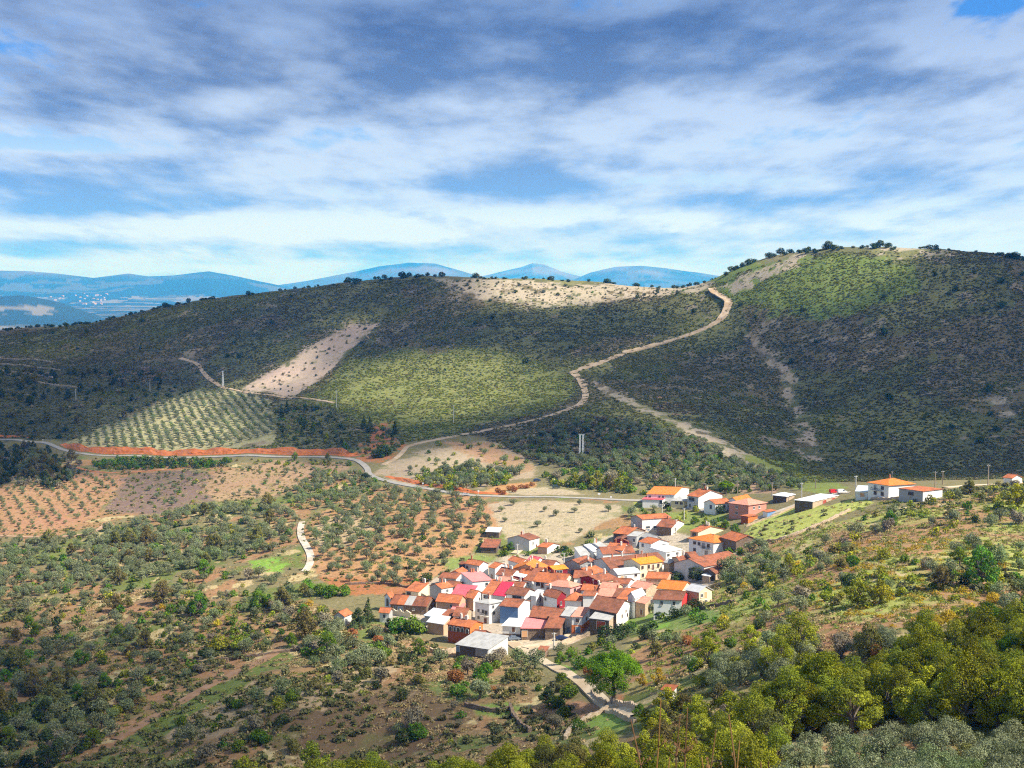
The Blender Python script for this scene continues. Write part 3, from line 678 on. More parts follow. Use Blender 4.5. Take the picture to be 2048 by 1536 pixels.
M_WFRAME = flat_mat('white_frame', (.70, .70, .68)); M_BFRAME = flat_mat('brown_frame', (.16, .07, .04)); M_GFRAME = flat_mat('grey_frame', (.30, .30, .30))
M_WOOD = flat_mat('brown_door', (.18, .08, .045)); M_BLUED = flat_mat('blue_grey_door', (.22, .30, .42)); M_REDD = flat_mat('rust_red_door', (.38, .08, .05)); M_GREEN = flat_mat('green_door', (.03, .16, .12))
M_RAIL = flat_mat('dark_rail', (.05, .05, .06)); M_ORD = flat_mat('orange_door', (.74, .42, .22)); M_CHIM = wall_mat('chimney_render', (.74, .70, .64), (.45, .40, .35), 0.5)
M_BCHIM = wall_mat('brick_chimney', (.48, .20, .11), (.30, .14, .09), 0.5)
DOORM = {'d': M_WOOD, 'db': M_BLUED, 'dr': M_REDD, 'dg': M_GREEN, 'do': M_ORD, 'dm': M_GFRAME}

HOUSES = []
FOOT = []
def fix_edge(C, A, B, u):
    """keep edge A; turn B to a believable corner while staying on its own bearing from the lookout"""
    a = A - C; b = B - C; la = np.linalg.norm(a[:2]); lb = np.linalg.norm(b[:2])
    ang = math.degrees(math.acos(np.clip(a[:2] @ b[:2] / (la * lb + 1e-9), -1, 1)))
    if 72 <= ang <= 108 and 2.0 < lb < 26: return B
    want = 72 if ang < 72 else (108 if ang > 108 else ang)
    sgn = 1 if a[0] * b[1] - a[1] * b[0] > 0 else -1
    t = math.radians(want) * sgn; d = np.array([a[0] * math.cos(t) - a[1] * math.sin(t), a[0] * math.sin(t) + a[1] * math.cos(t)]) / la
    k = (u - 1024) / (F * ct) ; r = rays(u, 900.0); k = r[0] / r[1]
    den = d[0] - k * d[1]; s = (k * C[1] - C[0]) / den if abs(den) > 0.12 else lb
    s = min(max(s, 2.5), 24)
    return np.array([C[0] + d[0] * s, C[1] + d[1] * s, C[2]])

def house(label, C, L, R, h, roof, rm, wl, wr=None, rise=1.5, win=None, chim=1, name='house', cat='house', group='houses of the hillside village', base=None, over=0.35, part_label=None, patch=None):
    """C: nearest corner under the eaves, L and R: the corners to its left and right; h: wall height there"""
    wr = wr or wl
    Pc = at(C[0], C[1], h); Pl = plane_hit(L[0], L[1], Pc[2]); Pr = plane_hit(R[0], R[1], Pc[2])
    ll = np.linalg.norm(Pl - Pc); lr = np.linalg.norm(Pr - Pc)
    if ll >= lr: Pr = fix_edge(Pc, Pl, Pr, R[0])
    else: Pl = fix_edge(Pc, Pr, Pl, L[0])
    Pd = Pl + Pr - Pc
    O = (Pc + Pl + Pr + Pd) / 4; corners = [Pc, Pr, Pd, Pl]
    zg = min(float(H(p[0], p[1])) for p in corners); zb = min(zg, Pc[2] - h) - 0.6
    O = np.array([O[0], O[1], float(H(O[0], O[1]))])
    FOOT.append(np.array([c[:2] for c in corners]))
    root = empty(name, O); tag(root, label, cat, group)
    c, r, d, l = [p - O for p in corners]; ez = c[2]; bz = zb - O[2]
    dn = lambda p: np.array([p[0], p[1], bz]); up = lambda p, k: p + np.array([0, 0, k])
    el = np.linalg.norm(l - c); er = np.linalg.norm(r - c); dl = (l - c) / el; dr = (r - c) / er
    w = MB(); g = 0.02
    # walls (each wall one face, gables joined on)
    def side(p, q, mi, pt=None):
        pts = [dn(p), dn(q), q] + ([pt] if pt is not None else []) + [p]; w.face(pts, mi)
    if roof == 'gL':      # ridge runs along the left front wall
        m1 = up((l + d) / 2, 0); a = up((c + r) / 2, rise); b = up((l + d) / 2, rise)
        side(l, c, 0); side(c, r, 1, a); side(r, d, 0); side(d, l, 1, b)
    elif roof == 'gR':
        a = up((c + l) / 2, rise); b = up((r + d) / 2, rise)
        side(l, c, 0, a); side(c, r, 1); side(r, d, 0, b); side(d, l, 1)
    elif roof == 'sL':    # falls towards the left front wall
        l2, d2, r2 = l, up(d, rise), up(r, rise)
        w.face([dn(l), dn(c), c, l], 0); w.face([dn(c), dn(r), r2, c], 1); w.face([dn(r), dn(d), d2, r2], 0); w.face([dn(d), dn(l), l, d2], 1)
    elif roof == 'sR':
        l2, d2 = up(l, rise), up(d, rise)
        w.face([dn(l), dn(c), c, l2], 0); w.face([dn(c), dn(r), r, c], 1); w.face([dn(r), dn(d), d2, r], 0); w.face([dn(d), dn(l), l2, d2], 1)
    else:
        side(l, c, 0); side(c, r, 1); side(r, d, 0); side(d, l, 1)
    w.build('wall', [WM[wl], WM[wr]], root)
    if base:              # a band of another finish round the foot of the walls
        bb = MB(); bh, bm = base; z1 = c[2] - h + bh
        for (p, q) in ((l, c), (c, r)):
            dd = (q - p) / np.linalg.norm(q - p); nn = np.array([dd[1], -dd[0], 0]);
            if nn @ ((p + q) / 2 - (c + d) / 2) < 0: nn = -nn
            e0 = p + nn * 0.06 - dd * 0.03; e1 = q + nn * 0.06 + dd * 0.03
            bb.face([dn(e0), dn(e1), np.array([e1[0], e1[1], z1]), np.array([e0[0], e0[1], z1])]); i0 = p - dd * 0.03; i1 = q + dd * 0.03
            bb.face([np.array([e0[0], e0[1], z1]), np.array([e1[0], e1[1], z1]), np.array([i1[0], i1[1], z1]), np.array([i0[0], i0[1], z1])])
        bb.build('plinth', WM[bm], root)
    # roof
    o = over; t = 0.16; rb = MB()
    P = lambda s, q, z: c + dl * s + dr * q + np.array([0, 0, z])
    th = np.array([0, 0, t])
    def slab(pts, uvs):
        top = [p + th for p in pts]; rb.face(top, 0, uvs); rb.face([p for p in pts][::-1], 0, uvs[::-1])
    def rim(pts):
        n_ = len(pts)
        for i in range(n_):
            p, q = pts[i], pts[(i + 1) % n_]; rb.face([p, q, q + th, p + th], 0)
    if roof in ('gL', 'gR'):
        if roof == 'gL':
            f = lambda s, q, z: P(s, q, z); A, B = el, er
        else:
            f = lambda s, q, z: P(q, s, z); A, B = er, el
        k = rise / (B / 2); dz = -k * o; sl_ = math.hypot(B / 2 + o, rise - dz)
        e = [f(-o, -o, dz), f(A + o, -o, dz), f(A + o, B / 2, rise), f(-o, B / 2, rise), f(-o, B + o, dz), f(A + o, B + o, dz)]
        u1 = A + 2 * o
        slab([e[0], e[1], e[2], e[3]], [(0, 0), (u1, 0), (u1, sl_), (0, sl_)])
        slab([e[3], e[2], e[5], e[4]], [(0, sl_), (u1, sl_), (u1, 2 * sl_), (0, 2 * sl_)])
        rim([e[0], e[1], e[2], e[5], e[4], e[3]])
        rb.tube(e[3] + th, e[2] + th, 0.13, 0.13, 6)
        ridge = (e[3], e[2])
    elif roof in ('sL', 'sR'):
        if roof == 'sL': f = lambda s, q, z: P(s, q, z); A, B = el, er
        else: f = lambda s, q, z: P(q, s, z); A, B = er, el
        k = rise / B
        e = [f(-o, -o, -k * o), f(A + o, -o, -k * o), f(A + o, B + o * .4, rise + k * o * .4), f(-o, B + o * .4, rise + k * o * .4)]
        sl_ = math.hypot(B + o * 1.4, rise); u1 = A + 2 * o
        slab(e, [(0, 0), (u1, 0), (u1, sl_), (0, sl_)]); rim(e); ridge = (e[3], e[2])
    elif roof == 'hip':
        oo = max(o, 0.5); sh = min(el, er) / 2
        e = [P(-oo, -oo, -0.1), P(el + oo, -oo, -0.1), P(el + oo, er + oo, -0.1), P(-oo, er + oo, -0.1)]
        if el >= er: a, b = P(sh, er / 2, rise), P(el - sh, er / 2, rise)
        else: a, b = P(el / 2, sh, rise), P(el / 2, er - sh, rise)
        sl_ = math.hypot(sh + oo, rise)
        if el >= er:
            fs = [[e[0], e[1], b, a], [e[1], e[2], b], [e[2], e[3], a, b], [e[3], e[0], a]]
        else:
            fs = [[e[0], e[1], a], [e[1], e[2], b, a], [e[2], e[3], b], [e[3], e[0], a, b]]
        for fc in fs:
            L0 = np.linalg.norm(fc[1] - fc[0])
            slab(fc, [(0, 0), (L0, 0), (L0 * .7, sl_), (L0 * .3, sl_)] if len(fc) == 4 else [(0, 0), (L0, 0), (L0 / 2, sl_)])
        rim(e); ridge = (a, b)
        if np.linalg.norm(b - a) > 0.4: rb.tube(a + th, b + th, 0.12, 0.12, 6)
    else:
        e = [P(-o, -o, 0), P(el + o, -o, 0.1), P(el + o, er + o, 0.12), P(-o, er + o, 0.02)]
        slab(e, [(0, 0), (el, 0), (el, er), (0, er)]); rim(e); ridge = (P(el * .2, er * .7, 0), P(el * .8, er * .7, 0))
    ro = rb.build('roof', RM[rm], root)
    if patch:             # a strip of another covering laid on the near slope
        for (s0, s1, pm) in patch:
            pb = MB(); lift = np.array([0, 0, 0.05])
            q = [e[0] + (e[1] - e[0]) * s0, e[0] + (e[1] - e[0]) * s1, e[3] + (e[2] - e[3]) * s1, e[3] + (e[2] - e[3]) * s0]
            b0 = [x + th for x in q]; t0 = [x + lift for x in b0]; W_ = np.linalg.norm(q[1] - q[0]); V_ = np.linalg.norm(q[3] - q[0])
            pb.face(t0, 0, [(0, 0), (W_, 0), (W_, V_), (0, V_)])
            for i in range(4): pb.face([b0[i], b0[(i + 1) % 4], t0[(i + 1) % 4], t0[i]])
            pb.build('roof_strip', RM[pm], ro)
    chim = chim + (1 if chim and random.random() < .5 else 0)
    # chimneys
    for i in range(chim):
        s = random.choice([0.15, 0.3, 0.7, 0.85]) if i == 0 else random.uniform(0.2, 0.8)
        p = ridge[0] + (ridge[1] - ridge[0]) * s; p = p + (np.array([0, 0, 0]) - p) * 0.12 * np.array([1, 1, 0])
        cb = MB(); hh = random.uniform(0.9, 1.7); wd = random.uniform(0.45, 0.7); rz = math.atan2(dl[1], dl[0])
        cb.box(p + np.array([0, 0, hh / 2 - 0.35]), (wd, wd, hh + 0.7), rz=rz); cb.box(p + np.array([0, 0, hh + 0.06]), (wd + .16, wd + .16, .12), rz=rz)
        cb.box(p + np.array([0, 0, hh + 0.24]), (wd * .5, wd * .5, .24), rz=rz); cb.box(p + np.array([0, 0, hh + 0.41]), (wd + .05, wd + .05, .07), rz=rz)
        cb.build('chimney', random.choice([M_CHIM, M_CHIM, M_BCHIM]), ro)
    if chim and random.random() < .6:      # television aerial
        p = ridge[0] + (ridge[1] - ridge[0]) * random.uniform(.3, .7); ab = MB(); ah = random.uniform(2.0, 3.2); ab.tube(p - np.array([0, 0, .2]), p + np.array([0, 0, ah]), .04, .03, 5)
        for q in (.0, .35, .6): ab.tube(p + np.array([-.5 + q * .3, .1, ah - .1 - q]), p + np.array([.5 - q * .3, -.1, ah - .1 - q]), .02, .02, 4)
        ab.tube(p + np.array([0, -.5, ah - .12]), p + np.array([0, .5, ah - .12]), .02, .02, 4); ab.build('aerial', M_WFRAME, ro)
    # windows and doors
    if win is None:
        win = []
        nf = 2 if h >= 4.6 else 1
        for face, ln in (('L', el), ('R', er)):
            if ln < 3: continue
            cnt = max(1, int(ln / 3.6))
            for fl in range(nf):
                for k in range(cnt):
                    if random.random() < 0.72:
                        win.append((face, (k + 0.5 + random.uniform(-.15, .15)) / cnt, 0.75 + 2.6 * fl, random.uniform(.75, 1.05), random.uniform(1.0, 1.3), 'w'))
            if random.random() < 0.7: win.append((face, random.choice([.3, .5, .68]), h - 2.15, 1.0, 2.1, random.choice(['d', 'd', 'dm', 'db'])))
    for (face, s, drop, ww, wh, kind) in win:
        p0, dd, ln = (c, dl, el) if face == 'L' else (c, dr, er)
        nn = np.array([dd[1], -dd[0], 0.0])
        if nn @ (p0 + dd * ln / 2 - (c + d) / 2) < 0: nn = -nn
        off = 0.075 if base else 0.02
        ctr = p0 + dd * (s * ln) + np.array([0, 0, -drop - wh / 2]); ax = (dd, nn, np.array([0, 0, 1.0]))
        if kind == 'w':
            b1 = MB(); b1.box(ctr + nn * (off + 0.02), (ww, 0.08, wh), ax=ax); wo = b1.build('window', M_GLASS, root)
            b2 = MB(); e_ = 0.11; cn = ctr + nn * (off + 0.035)
            for sx in (-1, 1): b2.box(cn + dd * sx * (ww / 2 + e_ / 2), (e_, 0.12, wh + 2 * e_), ax=ax)
            for sz in (-1, 1): b2.box(cn + np.array([0, 0, sz * (wh / 2 + e_ / 2)]), (ww, 0.116, e_), ax=ax)
            b2.box(cn + nn * 0.014, (0.07, 0.07, wh), ax=ax)
            b2.build('frame', M_BFRAME if (hash(label) % 3 == 0) else (M_WFRAME if wl not in 'W' else M_GFRAME), wo)
            b3 = MB(); b3.box(ctr + nn * (off + 0.10) - np.array([0, 0, wh / 2 + e_ + .04]), (ww + .3, .22, .08), ax=ax); b3.build('sill', M_CHIM, wo)
        elif kind == 'b':
            b1 = MB(); b1.box(ctr + nn * 0.45 - np.array([0, 0, wh / 2 + .07]), (ww, .9, .14), ax=ax); bo = b1.build('balcony', M_CHIM, root)
            b2 = MB()
            for k in np.linspace(-.5, .5, max(4, int(ww / .35))): b2.box(ctr + nn * .87 + dd * ww * .98 * k - np.array([0, 0, wh / 2 - .5]), (.05, .05, 1.0), ax=ax)
            b2.box(ctr + nn * .87 - np.array([0, 0, wh / 2 - 1.0]), (ww, .07, .07), ax=ax)
            for sx in (-1, 1): b2.box(ctr + nn * .44 + dd * sx * ww * .49 - np.array([0, 0, wh / 2 - 1.0]), (.05, .8, .06), ax=ax)
            b2.build('railing', M_RAIL, bo)
        elif kind == 'a':      # arched opening with a pale surround
            b1 = MB(); pts = []; n_ = 9
            for k in range(n_):
                a = math.pi * k / (n_ - 1); pts.append(ctr + dd * (ww / 2 * math.cos(a)) + np.array([0, 0, wh * .5 - ww / 2 + ww / 2 * math.sin(a)]))
            pts = pts + [ctr - dd * ww / 2 - np.array([0, 0, wh / 2]), ctr + dd * ww / 2 - np.array([0, 0, wh / 2])]
            b1.prism([p - nn * .02 for p in pts], [p + nn * (off + .05) for p in pts]); wo = b1.build('arch_opening', M_GLASS, root)
            b2 = MB()
            for i in range(len(pts) - 2): b2.tube(pts[i] + nn * (off + .05), pts[i + 1] + nn * (off + .05), .16, .16, 5)
            b2.tube(pts[n_ - 1] + nn * (off + .05), pts[n_] + nn * (off + .05), .16, .16, 5); b2.tube(pts[-1] + nn * (off + .05), pts[0] + nn * (off + .05), .16, .16, 5)
            b2.build('surround', M_WFRAME, wo)
        else:
            b1 = MB(); b1.box(ctr + nn * (off + 0.03), (ww, 0.08, wh), ax=ax); do = b1.build('door', DOORM[kind], root)
            b2 = MB(); cn = ctr + nn * (off + 0.045)
            for sx in (-1, 1): b2.box(cn + dd * sx * (ww / 2 + .06), (.12, .12, wh + .12), ax=ax)
            b2.box(cn + np.array([0, 0, wh / 2 + .06]), (ww, .116, .12), ax=ax); b2.build('frame', M_CHIM, do)
    HOUSES.append((label, el, er, math.degrees(math.acos(np.clip(dl @ dr, -1, 1))), Pc))
    return root

exec_houses = True
W2 = [('L', .3, .8, .9, 1.1, 'w'), ('L', .7, .8, .9, 1.1, 'w')]
# --- lower row of the village
house('long stone barn with patched brown and orange roof, beside a white arched gable', (853, 1212), (781, 1207), (872, 1204), 3.4, 'gL', 'T2', 'B', 'B', 2.6, [('L', .72, .9, 2.0, 2.3, 'db'), ('L', .86, .9, 1.2, 1.5, 'w'), ('L', .36, 1.2, .8, .8, 'w'), ('R', .3, 1.0, 1.4, 2.2, 'd')], 0, 'barn', 'barn', patch=[(.40, .60, 'GR'), (.60, .80, 'T1')])
house('narrow white gable front with tall pointed arch at the end of the long barn', (781, 1196), (769, 1192), (786, 1192.5), 5.2, 'gR', 'T1', 'W', 'W', 1.4, [('L', .5, .4, 1.5, 3.2, 'a')], 0, 'chapel_front', 'chapel')
house('low cream house with one orange roof and a tall white chimney behind the barn', (837, 1184), (811, 1181), (857, 1175), 3.0, 'sL', 'T1', 'C', 'C', 1.8, [('L', .75, .6, 1.6, 1.2, 'w')], 1)
house('grey gabled house with white right wall and orange roof behind the barn', (883, 1177), (860, 1171.5), (905, 1173), 5, 'gR', 'T1', 'G', 'W', 1.2, None, 1)
house('white windowless house with pink and tile roof on the upper left', (945, 1163), (922, 1159), (983, 1160), 6, 'sR', 'PP', 'W', 'W', 2.0, [('R', .75, 1.0, .8, 1.0, 'w')], 2)
house('low house with weathered brown roof on the left rim above the barn', (912, 1157), (878, 1155), (929, 1152), 3.4, 'gL', 'T2', 'G', 'LG', 1.4, None, 0)
house('small brown roofed house tucked under the white windowless house', (919, 1174), (893, 1171), (929, 1167), 3.8, 'gL', 'T2', 'G', 'LG', 1.2, [], 0)
house('grey cement house with white right wall and sloping orange roof at the top left', (958.6, 1131), (930, 1126.4), (976, 1127), 6, 'gL', 'T1', 'G', 'W', 1.3, [('L', .85, 1.0, .6, 1.0, 'w')], 1)
house('charcoal annex on the left end of the grey cement house', (930.5, 1130), (918.5, 1128), (936, 1127.5), 5, 'sL', 'T3', 'D', 'D', .6, [], 0, 'annex', 'annex')
house('small white gabled house with short orange roof at the left rim', (921, 1148), (902, 1145), (934, 1141), 3.8, 'gR', 'T1', 'W', 'W', 1.0, None, 0)
house('grey white house with short orange roof beside a dark gap', (990, 1136.5), (978, 1134), (1016, 1129.5), 5, 'gL', 'T1', 'LG', 'W', 1.3, None, 0)
house('house with big brown roof and three white chimneys in the upper village', (1021, 1155), (992, 1147), (1044, 1143), 5, 'gL', 'T2', 'W', 'W', 1.8, [('L', .3, .5, 2.2, 1.1, 'w')], 3)
house('wide gabled house with the largest vivid orange roof at the village top', (1084, 1144.5), (1020, 1140), (1098, 1133), 4.6, 'gR', 'T0', 'BR', 'W', 2.8, [], 2)
house('house with bright pink metal roof at the top of the village', (1074, 1122.5), (1056, 1119), (1087, 1119), 3.6, 'gL', 'PK', 'W', 'W', 1.2, None, 0)
house('house with orange roof and plain white flank in front of the pink metal roof', (1042, 1127), (1017, 1120), (1060, 1122), 4, 'gL', 'T1', 'W', 'W', 1.2, [], 0)
house('house with plain weathered roof right of the pink metal roof', (1105, 1131), (1080, 1128), (1119, 1126), 3.8, 'gL', 'T2', 'W', 'W', 1.4, None, 1)
house('small maroon house with golden orange roof and open porch', (1107.4, 1139.5), (1092, 1135), (1135, 1137), 4, 'gR', 'T00', 'M', 'M', 1.0, [('L', .5, .6, .9, 1.1, 'w'), ('R', .4, .5, 2.6, 1.3, 'w')], 0)
house('maroon house with flat white sheet roof between orange roofs', (1046, 1155), (1026, 1151.5), (1056, 1150), 4.6, 'flat', 'WH', 'M', 'M', 1, None, 0)
house('house with narrow orange roof behind the white sheet roof', (1060, 1150), (1038, 1146), (1074, 1144.5), 4.6, 'gL', 'T1', 'W', 'W', 1.2, [], 1)
house('house with deep orange roof left of a white parapet', (1063.4, 1163), (1047, 1160), (1089, 1148), 4.6, 'sL', 'T2', 'W', 'W', 2.4, None, 1, over=.15)
house('broad house with long orange weathered roof and cream right wall', (1126, 1168), (1067, 1162), (1150, 1158), 5, 'gL', 'T1', 'W', 'C', 2.8, [('L', .85, .4, 1.4, 1.2, 'w'), ('L', .7, .4, 1.2, 2.0, 'd'), ('R', .6, 1.6, .8, 1.0, 'w')], 2)
house('pink walled house with pale hipped roof in the middle of the village', (1140.6, 1175), (1093, 1170), (1162, 1170.5), 6, 'hip', 'SL', 'LG', 'P', 1.7, [('R', .45, .9, 1.0, 1.2, 'w')], 0)
house('white fronted house with low brown roof behind the maroon gable', (1181, 1154), (1148, 1155), (1192, 1147), 5.2, 'gL', 'T2', 'W', 'W', 2.0, [], 1)
house('house with charcoal gable and bright orange roof', (1184.5, 1148), (1141, 1141), (1214, 1143.5), 5, 'gR', 'T1', 'D', 'W', 1.5, [('R', .5, .4, 4.2, .7, 'w')], 1)
house('house with maroon gable and long weathered orange roof', (1200, 1163.5), (1158, 1159.5), (1237, 1157.8), 4.5, 'gR', 'T2', 'M', 'C', 1.4, [('L', .7, .9, .9, 1.1, 'w'), ('R', .55, .7, .9, 1.0, 'w'), ('R', .85, .7, .7, 1.0, 'w')], 1)
house('house with plain grey end gable at the upper middle', (1161, 1129), (1129, 1128), (1188, 1121), 4, 'gR', 'T2', 'G', 'W', 1.6, [], 0)
house('second grey gable with two dark slits beside the red roofed shed', (1192, 1128), (1160, 1129.5), (1207, 1122), 4.6, 'gR', 'T2', 'G', 'LG', 1.5, [('L', .4, -.3, .7, 1.6, 'w'), ('L', .9, .6, .7, 1.4, 'w')], 1)
house('shed with grey corrugated roof at the upper rim of the village', (1161.5, 1111.5), (1149, 1102), (1180, 1104), 4, 'sR', 'GR', 'W', 'W', 1.6, [], 0, 'shed', 'shed')
house('second grey sheet roof along the upper rim with a dark hatch', (1187, 1104), (1168, 1096.5), (1203, 1097), 4, 'sR', 'GL', 'W', 'LG', 1.4, [], 0, 'shed', 'shed')
house('third grey sheet roof along the upper rim beside the orange slope', (1206, 1099), (1187, 1092), (1219, 1093), 4, 'sR', 'GR', 'W', 'LG', 1.3, [], 1, 'shed', 'shed')
house('house with plain orange slope under the stone gabled house', (1245, 1101), (1214, 1098), (1259, 1091), 5, 'gL', 'T1', 'W', 'W', 1.8, [], 1)
house('house with red brown roof and long dark eaves above the biggest roof', (1206, 1108), (1193, 1100), (1269, 1105), 5, 'gR', 'T2', 'W', 'W', 2.0, [], 1)
house('house under the biggest dark red roof of the village', (1222, 1138), (1186, 1121), (1334, 1126), 5, 'gR', 'T3', 'LG', 'W', 2.6, [], 2)
house('cream house with golden orange roof and a long red balcony', (1280.6, 1128.3), (1249, 1125), (1324.6, 1123), 6, 'gR', 'T00', 'C', 'C', 1.4,
      [('R', .1, .9, .8, 1.1, 'w'), ('R', .38, .8, .8, 1.3, 'w'), ('R', .58, .7, .9, 2.1, 'd'), ('R', .82, .8, .8, 1.1, 'w'), ('R', .58, .5, 4.2, 2.4, 'b'), ('R', .12, 4.0, .9, 1.2, 'w'), ('R', .6, 4.0, .9, 1.1, 'w')], 1)
house('low white house with bent grey roof left of the cream house', (1236, 1149), (1219, 1141), (1279.6, 1145), 4.2, 'gR', 'GL', 'LG', 'W', 1.3, [('R', .2, .8, 1.0, 1.3, 'do'), ('R', .36, .8, .9, 2.0, 'dm'), ('R', .82, .5, .9, .8, 'w')], 0)
house('shed with grey fibre roof behind the low white house', (1222, 1141), (1202, 1131), (1250, 1137), 4.2, 'gR', 'GL', 'G', 'LG', 1.2, [], 1, 'shed', 'shed')
house('white gabled house with orange slope at the upper right of the village', (1302, 1087.5), (1280, 1085), (1337, 1083.5), 5, 'gL', 'T1', 'W', 'W', 1.5, [('L', .7, .7, 1.0, 1.2, 'w'), ('R', .75, .9, 1.6, 1.4, 'w')], 0)
house('white house with flat white roof below the orange slope', (1332, 1104.5), (1302, 1096), (1363, 1099), 4, 'flat', 'WH', 'W', 'W', 1, [('R', .7, .9, .8, .9, 'w'), ('R', .15, .9, 1.2, .9, 'w')], 0)
house('tall grey white cube house with one small window', (1273, 1073), (1256, 1072), (1288, 1068), 5, 'sL', 'GR', 'LG', 'G', .8, [('L', .25, 1.2, .9, 1.3, 'w')], 0)
house('house with broad grey sheet roof behind the grey white cube', (1306, 1080), (1284, 1073), (1323, 1076.5), 4.2, 'gL', 'GR', 'G', 'G', 1.3, [], 0)
house('brown stone house with bright orange roof and white chimney base', (1255, 1069), (1228, 1066.5), (1291, 1061), 4, 'gL', 'T1', 'DS', 'B', 2.2, [('R', .2, .4, 1.4, 1.2, 'w')], 1)
house('small dark red lean-to below the brown stone house', (1256, 1083.5), (1229, 1080), (1262, 1077), 3.4, 'gR', 'T3', 'M', 'M', 1.1, [], 0, 'shed', 'shed')
# --- upper houses
house('long white house with grey left gable and thin orange roof', (1284.5, 1038.5), (1263, 1036), (1341.6, 1035), 6, 'gR', 'T1', 'G', 'W', 1.2, [('R', .2, 3.4, 1.8, 1.0, 'w'), ('R', .45, 3.4, 1.4, 1.0, 'w'), ('R', .22, 4.4, .9, 1.5, 'db')], 0)
house('low house with faded red roof and white chimney', (1343, 1055.5), (1313.5, 1052.5), (1368, 1045), 3.5, 'gL', 'T2', 'B', 'W', 2.2, [('R', .3, .7, 1.8, 1.4, 'w')], 1)
house('whitewashed long gabled house above the hipped white villa', (1396, 1064.5), (1381, 1062), (1447, 1058), 4, 'gL', 'T1', 'BR', 'C', 1.9, [('R', .45, 1.4, .7, .7, 'w'), ('L', .5, .6, 1.6, 1.6, 'w')], 1)
house('big white two storey house with hipped orange roof and balcony', (1427, 1085.6), (1380, 1081.2), (1471, 1081), 6, 'hip', 'T0', 'W', 'W', 2.0,
      [('L', .2, .9, 1.2, 1.3, 'w'), ('L', .4, .8, 1.5, 2.1, 'dm'), ('L', .58, .9, 1.2, 1.2, 'w'), ('L', .76, .9, 1.3, 1.1, 'w'), ('L', .76, 3.7, 1.2, 1.2, 'w'), ('L', .28, .6, 5.0, 2.4, 'b'), ('L', .28, 3.7, 1.6, 2.2, 'dm'), ('R', .42, .9, .9, 1.2, 'do'), ('R', .64, .8, 1.2, 1.4, 'do'), ('R', .88, .8, .9, 1.3, 'do'), ('R', .3, 4.0, 1.2, 1.0, 'w')], 0)
house('brown stone barn with white doorway right of the big white house', (1472, 1082.5), (1441, 1074), (1518, 1079.5), 4.5, 'gL', 'T1', 'B', 'B', 2.0, [('R', .6, 2.4, 1.7, 2.0, 'dm')], 0, 'barn', 'barn')
house('long grey walled house with red roof and green hatch on the right rim', (1408, 1133.5), (1351, 1127), (1485, 1118), 4.6, 'gR', 'T2', 'LG', 'LG', 2.2, [('L', .22, 2.6, 1.8, 1.8, 'dg')], 0)
house('small dark stone lean-to at the right foot of the long grey house', (1431, 1147), (1411, 1139), (1462, 1137), 2.6, 'gR', 'T3', 'DS', 'ST', 1.0, [], 0, 'shed', 'shed')
house('small white canopy shed below the long grey house', (1419, 1153), (1405, 1151), (1431, 1148), 2.2, 'flat', 'WH', 'ST', 'ST', 1, [], 0, 'shed', 'shed')
house('small grey and brown roofed house right of the cream house', (1338.5, 1127), (1328, 1124), (1358, 1124.5), 3.5, 'gL', 'GR', 'ST', 'ST', 1.0, [], 0)
house('house with mossy brown roof below the flat white roof', (1362, 1125), (1344, 1115), (1382, 1120), 4, 'gR', 'T2', 'ST', 'W', 1.2, [], 1)
house('house with ridged brown roof touching the big white house', (1385, 1118), (1365, 1106), (1402, 1114), 4, 'gR', 'T2', 'ST', 'W', 1.2, [], 0)
house('windowless tan stone house with a small orange roof end', (1333, 1157), (1292, 1156), (1347, 1149), 4, 'gL', 'T1', 'ST', 'ST', 1.4, [], 0)
house('ruined stone house with straw coloured sagging roof', (1292, 1178), (1262, 1173), (1318, 1171), 3.4, 'gL', 'SL', 'ST', 'ST', 1.5, [('L', .4, .8, .9, 1.2, 'w')], 0, 'ruin', 'ruin')
house('small brown roofed house left of the ruin', (1256, 1167), (1228, 1166.5), (1267, 1161), 4, 'gL', 'T2', 'W', 'W', 1.2, [], 0)
house('cream house with wide plain orange roof on the right rim', (1363.7, 1180), (1315, 1176), (1387, 1172.5), 3.6, 'gL', 'T0', 'C', 'C', 2.2, None, 0)
house('long white house with brown roof and bright red right end', (1363.7, 1200), (1307.6, 1198), (1381.5, 1190), 3.9, 'gL', 'T3', 'W', 'R', 1.9, [('L', .28, .7, .7, 1.1, 'w'), ('L', .72, .7, .7, 1.1, 'w')], 0)
house('pale stone house with grey roof at the right end of the village', (1398, 1184.3), (1374.6, 1182.5), (1424, 1180), 4.4, 'gL', 'GL', 'ST', 'C', 1.6, [('R', .5, .3, 1.1, 2.0, 'do'), ('R', .22, .8, .8, 1.0, 'w'), ('R', .55, 3.0, 1.0, 1.2, 'w')], 0)
# --- front of the village
house('large old brown roofed house with white gable at the lower right', (1233, 1226.5), (1179, 1216.5), (1264, 1206), 5.2, 'gL', 'T3', 'DS', 'W', 2.6, [('R', .35, 1.8, .7, 1.0, 'w'), ('R', .6, 1.0, .6, .8, 'w'), ('R', .7, 2.6, .7, 1.0, 'w')], 0)
house('stone lean-to with grey sheet roof and brick red door', (1218, 1241), (1180.5, 1236.6), (1238, 1226), 3.9, 'sL', 'GR', 'DS', 'ST', 1.2, [('L', .42, .6, 3.0, 2.8, 'dr'), ('R', .5, 1.0, .6, 1.2, 'w')], 0, 'shed', 'shed')
house('two storey house, white above and orange brick below, with blue grey door', (1164, 1234), (1143.5, 1233.4), (1179, 1222), 5.6, 'sL', 'SL', 'W', 'W', 1.2, [('L', .45, .7, .9, 1.2, 'w'), ('R', .6, 1.3, .7, 1.0, 'w'), ('L', .4, 3.4, 1.5, 2.2, 'db')], 0, base=(2.7, 'O'))
